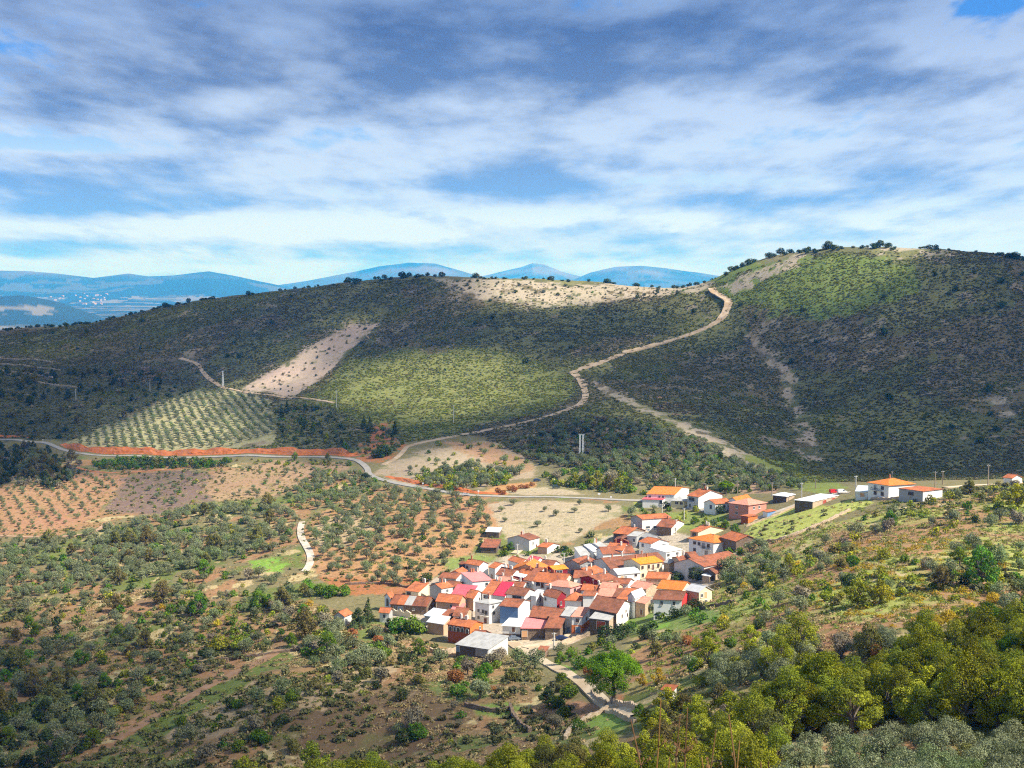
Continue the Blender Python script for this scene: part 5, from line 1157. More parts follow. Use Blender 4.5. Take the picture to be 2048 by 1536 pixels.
def scatter(name, pts, spacing, mix, s=(.8, 1.25), label=None, rows=None, jit=.45, keep=1.0, clump=None, seed=0, rd=1.2, holes=None):
    """plants over a piece of land; mix: {kind: share}"""
    r = np.random.default_rng(1000 + hash_str(name))
    P = poly(pts); lo = P.min(0); hi = P.max(0)
    nx = int((hi[0] - lo[0]) / spacing) + 2; ny = int((hi[1] - lo[1]) / spacing) + 2
    gx, gy = np.meshgrid(np.arange(nx), np.arange(ny)); gx = gx + .5 * (gy % 2) * (1 if rows is None else 0)
    X = gx.ravel() * spacing; Y = gy.ravel() * spacing
    X = X + r.uniform(-jit, jit, X.shape) * spacing; Y = Y + r.uniform(-jit, jit, Y.shape) * spacing
    if rows is not None:
        cx, cy = (hi - lo) / 2; ca, sa = math.cos(rows), math.sin(rows); X0 = (X - cx) * 1.5; Y0 = (Y - cy) * 1.5
        X, Y = cx + (X0 * ca - Y0 * sa) / 1.5 * 1.0, cy + (X0 * sa + Y0 * ca) / 1.5
    X = X + lo[0]; Y = Y + lo[1]
    k = inside(X, Y, P); X, Y = X[k], Y[k]
    if holes:
        for hname in holes: 
            kk = ~inside(X, Y, ZP[hname]); X, Y = X[kk], Y[kk]
    kinds = list(mix); w = np.array([mix[q] for q in kinds], float); w /= w.sum()
    cl = fbm(X, Y, clump or 30, 3, 300 + seed)
    kn = fbm(X, Y, 22, 2, 400 + seed)
    n0 = len(PLANTS)
    for i in range(len(X)):
        if keep < 1 and (r.random() > keep * (1 + 1.5 * cl[i] if clump else 1)): continue
        if not free(X[i], Y[i]) or near_road(X[i], Y[i], rd): continue
        j = r.choice(len(kinds), p=w)
        PLANTS.append([kinds[j], X[i], Y[i], r.uniform(*s), label, name, False, r.uniform(.85, 1.15)])
    return len(PLANTS) - n0

# notable single plants first
put('cone', 736, 1246, 1.15, 'blue grey conifer by the tiny white cottage')
put('dtree', 716, 1252, .9, 'dark tree just left of the blue grey conifer')
put('bush', 800, 1264, 2.3, 'dense evergreen laurel below the long barn'); put('bush', 826, 1268, 2.6, 'second dense evergreen below the long barn, the larger'); put('dtree', 778, 1262, .6, 'dark evergreen at the left of the laurels below the barn')
put('gtree', 838, 1310, .75, 'round two toned green tree left of the big low barn')
put('oak', 852, 1168, 1.1, 'dark oak behind the low cream house'); put('bush', 832, 1172, 1.3, 'bright green bush left of the dark oak')
for i, (u, v, s, lb) in enumerate([(614, 1182, .72, 'leftmost'), (640, 1190, .66, 'second'), (664, 1193, .7, 'third'), (690, 1190, .62, 'rightmost')]):
    put('bush', u, v, s * 2.9, f'{lb} of four bushy green fig trees at the foot of the white path', 'fig trees by the white path')
put('lbush', 440, 1300, 2.2, 'left of two bright green bushy trees on the lower terrace'); put('lbush', 478, 1298, 1.9, 'right of two bright green bushy trees on the lower terrace')
put('gtree', 72, 1272, .85, 'big round green tree near the left edge'); put('gtree', 240, 1280, .85, 'round dark green tree on the left terrace'); put('drab', 382, 1232, .8, 'olive brown tree above the two bright trees')
put('drab', 290, 1296, .95, 'large drab tree in the left terraces'); put('gtree', 608, 1240, .8, 'round green tree left of the grey stone cottage'); put('gtree', 530, 1214, .6, 'green tree below the lush patch'); put('gtree', 505, 1222, .5, 'low green tree left of the one below the lush patch')
put('dtree', 20, 1346, .8, 'dark tree at the left edge of the picture'); put('gtree', 155, 1400, .8, 'green tree in the lower left corner grove'); put('dtree', 90, 1440, .95, 'large dark tree in the lower left corner')
put('dtree', 1096, 1412, .74, 'dark round evergreen below the village lane'); put('bush', 1114, 1416, 1.3, 'bright green bush at the foot of the dark evergreen')
put('gtree', 690, 900, .85, 'bright round tree above the red yard'); put('oak', 768, 912, 1.9, 'large dark oak beside the red yard'); put('oak', 752, 916, 1.3, 'smaller dark oak beside the red yard')
put('cone', 740, 866, 1.5, 'tall dark pine above the red yard'); put('cone', 728, 858, 1.3, 'second dark pine above the red yard'); put('cone', 790, 868, 1.2, 'dark pine right of the red slope')
put('gtree', 590, 920, .75, 'yellowish green tree on the roadside'); put('bush', 454, 926, 1.9, 'bright green bush on the roadside'); put('drab', 655, 918, .6, 'thin tree on the roadside by the red bank')
put('oak', 732, 962, 1.2, 'dark round oak in the road bend')
for i, (u, v, s, kd) in enumerate([(1150, 972, .9, 'lime'), (1172, 974, 1.05, 'drab'), (1195, 976, 1.15, 'lime'), (1218, 978, 1.0, 'drab'), (1240, 982, .9, 'lime')]):
    put(kd, u, v, s, ['pale leafy tree at the left of the roadside grove', 'drab tree second from left in the roadside grove', 'tallest pale tree in the middle of the roadside grove', 'drab tree right of the tallest pale one', 'pale bushy tree at the right end of the roadside grove'][i], 'trees of the roadside grove')
put('pine', 1450, 990, .8, 'bright green umbrella pine behind the upper houses') if 'pine' in KINDS else put('gtree', 1450, 988, .9, 'bright green round tree behind the upper houses')
put('oak', 1440, 1027, 1.05, 'dark round tree before the white gabled house'); put('gtree', 1470, 1072, .8, 'dark green tree by the stone barn and the meadow'); put('gtree', 1450, 1058, .62, 'green tree up the slope from the stone barn')
put('gtree', 1388, 1048, .55, 'small green tree between the upper and lower houses'); put('lime', 1412, 1052, .5, 'yellowish bush between the upper and lower houses')
put('lime', 1715, 1212, 1.05, 'big yellow green tree on the right slope'); put('chestnut', 1760, 1208, .95, 'green tree right of the big yellow green one'); put('lime', 1975, 1128, .85, 'lime yellow tree at the right edge'); put('drab', 1880, 1180, .9, 'brownish tree in the right slope')
put('drab', 1890, 1172, .7, 'second brownish tree in the right slope'); put('lime', 1420, 1304, .8, 'yellow green tree below the lawn'); put('chestnut', 1500, 1300, .8, 'rounded green tree right of the yellow green one'); put('olive', 1535, 1300, 1.2, 'grey olive right of the rounded green tree')
put('oak', 1326, 1232, .7, 'left of two dark shrubs before the long white house'); put('oak', 1350, 1236, .75, 'right of two dark shrubs before the long white house'); put('rbush', 1375, 1290, 1.1, 'russet bush below the lawn'); put('oak', 1290, 1278, .9, 'dark shrub tree below the pale lean-to'); put('oak', 1246, 1276, 1.1, 'dark tree by the stone lean-to'); put('oak', 1214, 1280, 1.15, 'dark tree in front of the stone lean-to')
put('ytree', 1318, 1368, .55, 'yellow vine tree next to the umbrella pine'); put('ytree', 1285, 1372, .45, 'small yellow tree right of the umbrella pine'); put('drab', 1312, 1318, .7, 'reddish brown leafless looking tree behind the pine')
put('gtree', 1280, 1440, .55, 'bright green young pine at the lane end'); put('oak', 1440, 1106, .9, 'dark bush at the right foot of the long grey house'); put('olive', 1450, 1150, 1.6, 'grey olive by the right foot of the long grey house'); put('olive', 1468, 1160, 1.4, 'second grey olive right of the long grey house')
put('oak', 1355, 1166, 1.0, 'dark round shrub by the windowless tan house'); put('oak', 1394, 1160, 1.2, 'dark green shrub left of the white canopy'); put('oak', 1392, 1222, .95, 'round dark tree by the red wall end'); put('olive', 1306, 1226, .9, 'small tree left of the long white house')
put('gtree', 1120, 1330, .6, 'green garden tree by the lane'); put('gtree', 1140, 1322, .5, 'second green garden tree by the lane'); put('bush', 1160, 1336, 1.5, 'leafy bush in the lane garden'); put('rbush', 1184, 1352, 1.5, 'rusty bush left of the umbrella pine')
put('lime', 625, 1575, 1.35, 'pale chestnut crown at the bottom edge left of centre'); put('lime', 700, 1590, 1.2, 'lower chestnut crown right beside the pale one')
put('lime', 1035, 1120, .3, 'yellow shrub beside the whitewashed house'); put('gtree', 1022, 1100, .5, 'green tree in front of the whitewashed house'); put('gtree', 1012, 1112, .4, 'second green tree before the whitewashed house'); put('gtree', 962, 1092, .4, 'little round tree by the dark stone hut')

# the umbrella pine by the lane
def umbrella_pine(u, v, s, label, seed, lower=True):
    p = at(u, v); r = np.random.default_rng(seed); root = empty('umbrella_pine', p); tag(root, label, 'pine tree')
    bl = []
    for i in range(30):
        a = 2.4 * i; R = 5.0 * math.sqrt((i + .5) / 30) ; q = r.uniform(.85, 1.5); bl.append((R * math.cos(a), R * math.sin(a) * .9, 9.4 + r.uniform(-.5, .4) - .09 * R * R + r.uniform(-.3, .3), q, q, q * .72))
    low = [(-3.0, -.8, 6.4, 1.6, 1.5, 1.3), (-4.0, -.4, 5.0, 1.5, 1.3, 1.2), (1.2, -1.8, 5.4, 1.9, 1.6, 1.4), (-.6, -1.9, 6.3, 1.6, 1.4, 1.2), (-1.8, -1.8, 4.4, 1.5, 1.4, 1.1), (1.6, -1.4, 3.9, 1.4, 1.3, 1.0), (-3.0, -1.0, 3.2, 1.2, 1.1, .8), (-.6, -1.6, 2.9, 1.1, 1.0, .7), (3.0, -.4, 6.8, 1.5, 1.3, 1.1)] if lower else []
    bl = [tuple(np.array(b) * s) for b in bl + low]
    v_, t_ = leaf_cloud(bl, 26000, .17 * s ** .5, r, inner=.3, upbias=.5, narrow=1.6)
    link('crown', leaf_mesh('umbrella_pine_crown', v_, t_, [LM_['pine']]), root)
    w = MB(); pts = [np.array([0, 0, -.5]), np.array([.2, 0, 2.4]), np.array([-.1, .1, 4.8]), np.array([.1, 0, 7.4])]; rad = [.42, .34, .28, .18]
    for i in range(3): w.tube(pts[i] * s, pts[i + 1] * s, rad[i] * s, rad[i + 1] * s, 8)
    for b in bl: w.tube(np.array([0, 0, min(7.2 * s, b[2] * .75)]), np.array(b[:3]), .1 * s, .04 * s, 5, cap=False)
    w.build('trunk', M_BARK, root)
umbrella_pine(1226, 1408, 1.3, 'tall bright green umbrella pine with layered crown shading the lane', 5)
umbrella_pine(1452, 992, .72, 'bright green umbrella pine behind the upper houses', 8, False)

# skyline oaks
rsk = random.Random(21)
def crest(u, off=6):
    lu = [q[0] for q in RIDGE]; d0 = np.interp(u, lu, [q[2] for q in RIDGE]) * SC
    r = rays(u, 560); ys = np.linspace(d0 - 110, d0 + 110, 45); xs = r[0] / r[1] * ys; zs = H(xs, ys) / np.hypot(xs, ys); j = int(np.argmax(zs)); return xs[j], ys[j] - off
for u, s in [(20, .8), (60, .7), (110, .9), (150, .8), (190, .9), (230, .8), (265, 1.0), (290, .9), (330, 1.1), (350, 1.0), (372, 1.1), (388, .9), (430, 1.0), (500, 1.2), (512, 1.0), (558, 1.0), (575, .8), (592, 1.0), (634, .8), (700, 1.4), (712, 1.2), (748, 1.0),
             (768, 1.1), (786, 1.1), (806, 1.5), (820, 1.3), (840, 1.0), (856, 1.2), (868, .9), (888, 1.2), (955, 1.3), (985, .7), (1008, .8), (1046, .9), (1100, 1.1), (1120, .7), (1176, .9), (1212, 1.2), (1272, 1.2), (1305, .8), (1318, .8), (1350, 1.0), (1372, .9), (1390, .9), (1404, 1.0),
             (1448, 1.0), (1462, 1.2), (1478, 1.2), (1494, 1.4), (1508, 1.1), (1532, 1.5), (1560, 1.3), (1580, 1.1), (1602, 1.1), (1614, 1.0), (1645, 1.45), (1664, .9), (1700, .8), (1716, 1.1), (1738, 1.2), (1752, 1.3), (1768, 1.2), (1778, 1.0), (1830, .9), (1846, 1.1), (1862, 1.0), (1885, .8), (1938, .8), (1984, 1.0), (2012, 1.3), (2024, 1.0)]:
    s2 = s ** 1.7 * rsk.uniform(.75, 1.15)
    if u < 400 and s < 1.0: continue
    x, y = crest(u + rsk.uniform(-4, 4), rsk.uniform(-2, 22)); PLANTS.append(['oak', x, y, s2, 'dark round oak standing on the far hill skyline', 'oaks along the skyline', True, rsk.uniform(.75, 1.05)])
    for k in range(rsk.choice([0, 1, 1, 2, 3]) if s > .95 else 0):
        x, y = crest(u + rsk.uniform(-11, 11), rsk.uniform(0, 30)); PLANTS.append(['oak', x, y, s2 * rsk.uniform(.4, .8), 'dark round oak standing on the far hill skyline', 'oaks along the skyline', True, rsk.uniform(.6, .95)])
for k in range(150):
    u = rsk.uniform(0, 2048); u = u if fbm(np.array([u]), np.array([3.]), 70, 3, 55)[0] > -.08 else rsk.uniform(0, 420)
    x, y = crest(u, rsk.uniform(0, 26)); PLANTS.append(['dbush', x, y, rsk.uniform(.6, 1.7), 'dark low bush on the far hill skyline', 'bushes along the skyline', True, rsk.uniform(.6, 1.0)])

R = {}
# orchards and groves
scatter('olives of the red orchard', [(610, 1070), (640, 1030), (760, 990), (900, 992), (975, 1002), (985, 1060), (950, 1075), (930, 1108), (860, 1150), (800, 1175), (700, 1170), (630, 1130)], 7.6, {'olive': .95, 'bush': .05}, (.75, 1.2), 'grey green olive tree in the red soil orchard left of the village', keep=.95, seed=1)
scatter('olives of the pale orchard strip', [(640, 1060), (700, 1020), (800, 1010), (860, 1040), (800, 1090), (700, 1110), (640, 1100)], 9.5, {'olive': 1}, (.7, 1.1), 'grey green olive tree in the red soil orchard left of the village', keep=.8, seed=2)
scatter('olives in the pale field', [(990, 1008), (1130, 1006), (1235, 1012), (1225, 1040), (1140, 1075), (1060, 1078), (1010, 1065)], 15, {'olive': 1}, (.55, 1.0), 'small olive tree standing alone in the bare pale field', jit=.4, keep=.9, seed=3)
scatter('young olives of the left orchard', [(-60, 985), (0, 978), (180, 945), (245, 955), (205, 1000), (185, 1030), (120, 1055), (0, 1066), (-60, 1070)], 8.0, {'olive': 1}, (.45, .8), 'small round olive in the young brown orchard at the left edge', rows=.5, jit=.16, keep=.9, seed=4)
scatter('olives of the hillside grove', [(140, 884), (265, 835), (405, 780), (470, 785), (535, 803), (552, 850), (540, 885), (420, 896), (250, 900)], 6.6, {'olive': .93, 'bush': .07}, (.7, 1.1), 'olive in the regular rows of the sunny hillside grove', rows=.35, jit=.12, keep=.95, seed=5)
scatter('olives of the left terraces', [(-60, 1095), (60, 1085), (220, 1060), (420, 1010), (560, 1015), (600, 1040), (590, 1090), (540, 1110), (420, 1130), (300, 1160), (120, 1190), (-60, 1210)], 5.6, {'olive': .82, 'bush': .08, 'drab': .03, 'dbush': .04, 'lbush': .03}, (.85, 1.35), 'grey green olive in the dense terraces at the left', keep=.9, clump=40, seed=6)
scatter('olives below the road', [(560, 985), (640, 945), (720, 950), (760, 975), (860, 990), (760, 985), (640, 1020), (590, 1020)], 6.0, {'olive': .7, 'bush': .2, 'lbush': .1}, (.8, 1.2), 'bushy olive on the slope below the road bend', keep=.95, seed=7)
scatter('bushes of the purple field', [(230, 960), (330, 945), (440, 940), (640, 925), (690, 930), (560, 990), (420, 1000), (300, 1025)], 10, {'olive': .6, 'bush': .25, 'lbush': .15}, (.5, .95), 'low bush or olive in the fallow purplish field', keep=.75, clump=30, seed=8)
scatter('roadside hedge', [(180, 925), (300, 916), (450, 922), (450, 936), (330, 938), (200, 940)], 4.2, {'bush': .5, 'dbush': .3, 'dr_bush': .2}, (.9, 1.6), 'bush of the green hedge below the red bank', keep=.95, seed=9)
scatter('roadside bushes', [(110, 900), (200, 914), (450, 917), (700, 922), (735, 945), (760, 962), (870, 985), (870, 992), (740, 968), (700, 932), (450, 926), (150, 922)], 5, {'bush': .4, 'dr_bush': .25, 'lbush': .2, 'olive': .15}, (.5, 1.1), 'bush on the verge below the main road', keep=.45, clump=30, rd=.4, seed=39)
scatter('left roadside trees', [(-60, 900), (60, 895), (150, 920), (180, 940), (120, 980), (0, 970), (-60, 985)], 6.5, {'olive': .4, 'dbush': .25, 'dtree': .1, 'drab': .1, 'grey': .15}, (.8, 1.3), 'dark tree or bush in the thicket below the road at the left edge', seed=10)
# lower left
scatter('lower left groves', [(-60, 1210), (120, 1195), (300, 1170), (480, 1140), (600, 1170), (640, 1215), (740, 1250), (660, 1330), (560, 1290), (400, 1350), (300, 1400), (150, 1480), (-60, 1560)], 7.0, {'olive': .40, 'bush': .22, 'dbush': .08, 'dr_bush': .10, 'grey': .05, 'gtree': .03, 'lbush': .075, 'ybush': .02, 'drab': .025}, (.6, 1.45), 'bush or olive scattered over the brown terraces at the lower left', keep=.85, clump=45, seed=11)
scatter('lower left corner olives', [(-60, 1400), (120, 1360), (280, 1400), (200, 1500), (60, 1560), (-60, 1600)], 6.2, {'olive': .55, 'dbush': .25, 'gtree': .06, 'dtree': .05, 'drab': .09}, (.85, 1.35), 'dark olive or bush in the shaded corner grove at the lower left', keep=.9, seed=12)
scatter('olives below the barn', [(600, 1260), (680, 1250), (760, 1262), (800, 1300), (760, 1330), (660, 1370), (590, 1320)], 7.2, {'olive': .75, 'bush': .12, 'drab': .05, 'rbush': .08}, (.95, 1.4), 'grey olive in the little grove below the long barn', keep=.9, seed=13)
scatter('lower middle bushes', [(300, 1480), (480, 1390), (640, 1370), (800, 1310), (930, 1330), (1010, 1310), (1160, 1390), (1230, 1430), (1160, 1480), (900, 1500), (700, 1500), (420, 1540)], 7.6, {'bush': .30, 'olive': .18, 'dbush': .14, 'grey': .15, 'dr_bush': .14, 'lbush': .06, 'rbush': .03}, (.6, 1.6), 'mixed bush on the rough terraces below the barn', keep=.62, clump=34, seed=14)
# right slope
scatter('right slope thicket', [(1300, 1280), (1440, 1200), (1530, 1135), (1680, 1062), (1780, 1015), (1900, 985), (2060, 965), (2200, 960), (2200, 1290), (1900, 1310), (1700, 1330), (1560, 1370), (1400, 1390), (1300, 1350)], 6.9, {'olive': .24, 'bush': .19, 'lbush': .28, 'dr_bush': .07, 'ybush': .07, 'grey': .05, 'chestnut': .03, 'drab': .015, 'gtree': .02, 'dbush': .055, 'rbush': .02}, (.75, 1.35), 'mixed tree or bush on the sunny slope right of the village', keep=.54, clump=42, holes=['lawn', 'meadow', 'redterr', 'redterr2', 'strawr'], seed=15)
scatter('olives of the right terraces', [(1340, 1330), (1450, 1340), (1560, 1320), (1700, 1290), (1800, 1270), (1860, 1300), (1700, 1340), (1560, 1385), (1420, 1380)], 6.6, {'olive': .85, 'chestnut': .06, 'grey': .09}, (1.0, 1.5), 'large grey olive on the terraces above the chestnut wood', keep=.9, seed=16)
scatter('vines of the right slope', [(1700, 1090), (1850, 1065), (2000, 1100), (2060, 1180), (1980, 1250), (1800, 1260), (1640, 1220), (1600, 1180)], 3.2, {'vine': .7, 'gtuft': .3}, (.8, 1.6), keep=.45, clump=26, seed=17)
# foreground wood and olives
scatter('chestnut wood', [(1490, 1490), (1540, 1430), (1680, 1395), (1850, 1350), (2060, 1285), (2300, 1250), (2300, 1470), (2000, 1475), (1780, 1455), (1640, 1480)], 3.9, {'chestnut': .56, 'lime': .30, 'drab': .04, 'gtree': .10}, (.6, 1.25), 'yellow green chestnut in the wood at the lower right', keep=1, rd=0, seed=18)
scatter('foreground olives', [(1560, 1560), (1640, 1500), (1780, 1480), (2060, 1490), (2250, 1500), (2250, 1720), (1500, 1720)], 4.3, {'olive': .80, 'dr_bush': .10, 'bush': .10}, (.7, 1.15), 'grey olive of the foreground row at the bottom right', keep=.95, rd=0, seed=19)
scatter('chestnuts along the bottom edge', [(840, 1600), (1000, 1570), (1250, 1540), (1400, 1490), (1500, 1480), (1560, 1540), (1480, 1700), (840, 1720)], 6.6, {'chestnut': .55, 'lime': .33, 'drab': .12}, (.6, 1.05), 'yellow green chestnut along the bottom edge right of centre', keep=.95, rd=0, seed=20)
scatter('chestnuts at the bottom left', [(420, 1600), (560, 1585), (800, 1620), (800, 1720), (400, 1720)], 6.6, {'lime': .5, 'chestnut': .5}, (.9, 1.25), 'pale yellow green chestnut at the bottom edge left of centre', keep=.95, rd=0, seed=21)
scatter('trees by the lane end', [(1280, 1440), (1400, 1400), (1480, 1420), (1480, 1490), (1320, 1500)], 6.5, {'chestnut': .5, 'grey': .2, 'drab': .3}, (.6, .9), 'yellowing tree by the end of the lane', keep=.9, seed=22)
# around the village
scatter('garden bushes', [(1300, 1230), (1440, 1215), (1460, 1250), (1360, 1290), (1180, 1320), (1100, 1310), (1180, 1290)], 6.8, {'bush': .4, 'dbush': .2, 'olive': .15, 'lbush': .15, 'dr_bush': .1}, (.7, 1.2), 'garden bush at the lower right edge of the village', keep=.7, holes=['lowroad'], seed=23)
scatter('upper garden bushes', [(1150, 1085), (1240, 1045), (1280, 1005), (1400, 1010), (1480, 1035), (1460, 1060), (1380, 1060), (1340, 1070), (1270, 1060), (1220, 1085), (1150, 1105), (1060, 1110)], 6.5, {'bush': .38, 'olive': .25, 'lbush': .2, 'dbush': .17}, (.7, 1.2), 'garden bush between the upper houses', keep=.7, seed=24)
scatter('bushes behind the village', [(1000, 1090), (1080, 1095), (1150, 1095), (1150, 1118), (1080, 1112), (1020, 1115), (985, 1108)], 5.5, {'bush': .5, 'dbush': .3, 'lbush': .2}, (.8, 1.3), 'bush along the upper edge of the village', keep=.85, seed=25)
scatter('village edge olives', [(1450, 1110), (1560, 1090), (1560, 1140), (1480, 1180), (1430, 1180)], 7.2, {'olive': .8, 'bush': .2}, (.9, 1.4), 'silvery olive at the right edge of the village', keep=.85, seed=26)
# hillside
scatter('hill foot olives', [(1000, 890), (1080, 870), (1180, 840), (1300, 850), (1420, 890), (1560, 950), (1600, 975), (1480, 990), (1300, 985), (1250, 950), (1090, 935)], 6.2, {'olive': .5, 'dbush': .22, 'bush': .18, 'grey': .10}, (.8, 1.35), 'olive or bush crowding the foot of the scrub hill', keep=.9, clump=50, seed=27)
scatter('roadside grove', [(1080, 955), (1160, 935), (1260, 950), (1290, 990), (1200, 985), (1120, 975)], 6, {'bush': .3, 'dbush': .25, 'lbush': .3, 'grey': .15}, (.9, 1.6), 'bush around the roadside grove', keep=.85, seed=28)
scatter('field top bushes', [(870, 885), (990, 885), (1060, 930), (960, 960), (860, 970), (800, 950)], 9, {'bush': .3, 'olive': .4, 'lbush': .3}, (.7, 1.2), 'bush on the fallow field above the road', keep=.5, clump=25, seed=29)
scatter('yellow grove', [(830, 955), (930, 935), (1040, 950), (1010, 970), (900, 985), (850, 978)], 5.5, {'lbush': .5, 'olive': .35, 'bush': .15}, (.9, 1.6), 'yellowish bush on the bank above the road', keep=.9, seed=30)
scatter('russet hedge', [(985, 985), (1075, 968), (1070, 975), (1000, 992)], 4, {'rbush': 1}, (.7, 1.1), 'low rusty red bush of the roadside hedge', seed=31)
scatter('red yard bushes', [(695, 910), (740, 880), (765, 845), (785, 870), (812, 893), (770, 922)], 5.5, {'bush': .4, 'dbush': .3, 'lbush': .15, 'olive': .15}, (.6, 1.2), 'bush on the red earth yard above the road bend', keep=.7, seed=40)
scatter('left hillside wood', [(-60, 740), (200, 745), (380, 745), (420, 775), (300, 815), (160, 878), (60, 880), (-60, 872)], 9.5, {'dtree': .12, 'oak': .33, 'grey': .2, 'drab': .1, 'dbush': .25}, (.6, 1.05), 'dark tree in the shaded wood on the left hillside', keep=.7, clump=60, seed=32)
scatter('hill trees', [(540, 810), (640, 815), (720, 850), (680, 895), (560, 890)], 9, {'bush': .3, 'dbush': .3, 'cone': .15, 'lbush': .15, 'oak': .1}, (.7, 1.2), 'bush or young pine on the slope above the red bank', keep=.7, seed=33)
scatter('hill oaks', [(-60, 665), (200, 650), (560, 590), (860, 565), (1000, 600), (1300, 600), (1420, 600), (1400, 680), (1150, 740), (850, 700), (400, 720), (-60, 700)], 30, {'oak': .4, 'dbush': .6}, (.6, 1.3), 'dark oak or thicket dotted over the scrub hill', keep=.4, clump=120, seed=34)
scatter('ridge bushes', [(870, 560), (1060, 566), (1330, 578), (1400, 586), (1200, 600), (1080, 612), (960, 595)], 11, {'dbush': .6, 'bush': .2, 'oak': .2}, (.5, 1.0), 'dark bush on the bare tan ridge', keep=.6, seed=35)
scatter('strip bushes', [(500, 775), (700, 652), (745, 650), (590, 785)], 11, {'dbush': .8, 'grey': .2}, (.5, .9), 'small dark bush in the cleared strip on the hill', keep=.7, seed=36)
scatter('right hill oaks', [(1460, 560), (1600, 520), (1900, 515), (2100, 560), (2100, 900), (1700, 900), (1560, 700), (1480, 640)], 30, {'oak': .6, 'dbush': .4}, (.7, 1.4), 'dark oak or thicket dotted over the right hill', keep=.35, clump=90, seed=37)
scatter('pink plot olives', [(1455, 938), (1550, 945), (1620, 960), (1600, 985), (1480, 985)], 9, {'olive': .7, 'lbush': .3}, (.7, 1.1), 'olive on the pinkish plot behind the upper houses', keep=.7, seed=38)

# masses nobody could count
def scatter_mass(P_list, spacing, mix, s, keep, seed, clump=14, holes=(), thin=(), greens=()):
    r = np.random.default_rng(seed); out = []
    for pts in P_list:
        P = poly(pts); lo = P.min(0); hi = P.max(0); n = int((hi[0] - lo[0]) * (hi[1] - lo[1]) / spacing ** 2)
        X = r.uniform(lo[0], hi[0], n); Y = r.uniform(lo[1], hi[1], n); k = inside(X, Y, P); X, Y = X[k], Y[k]
        for hn in holes:
            kk = ~inside(X + fbm(X, Y, 14, 2, 21) * 4, Y + fbm(X, Y, 14, 2, 33) * 5, ZP[hn]); X, Y = X[kk], Y[kk]
        for hn, fr in thin:
            kk = ~inside(X, Y, ZP[hn]) | (r.random(len(X)) < fr); X, Y = X[kk], Y[kk]
        c = fbm(X, Y, clump, 3, seed); kk = r.random(len(X)) < keep * (1 + 1.6 * c); X, Y, c = X[kk], Y[kk], c[kk]
        dmin = np.full(len(X), 1e9)
        for i in range(0, len(ROADP), 4): dmin = np.minimum(dmin, np.hypot(X - ROADP[i, 0], Y - ROADP[i, 1]) - ROADW[i] / 2)
        kk = dmin > 1.0; X, Y = X[kk], Y[kk]
        big = fbm(X, Y, 60, 3, seed + 5)
        for nm_, w in [(None, None)]:
            pass
        kinds = list(mix); w = np.array([mix[q] for q in kinds], float); w /= w.sum(); cum = np.cumsum(w)
        u_ = np.clip(r.random(len(X)) * .55 + .45 * (big * 1.5 + .5), 0, .9999); j = np.searchsorted(cum, u_)
        sc = r.uniform(*s, len(X)) * np.where(r.random(len(X)) < .03, 1.4, 1.0)
        kk_ = np.array(kinds, object)[j]
        for hn in greens:
            g_ = inside(X + fbm(X, Y, 30, 2, 27) * 14, Y + fbm(X, Y, 30, 2, 28) * 20, ZP[hn]) & (r.random(len(X)) < .72); kk_[g_] = 'scrubg'
        out.append((X, Y, kk_, sc))
    return [np.concatenate(z) for z in zip(*out)]

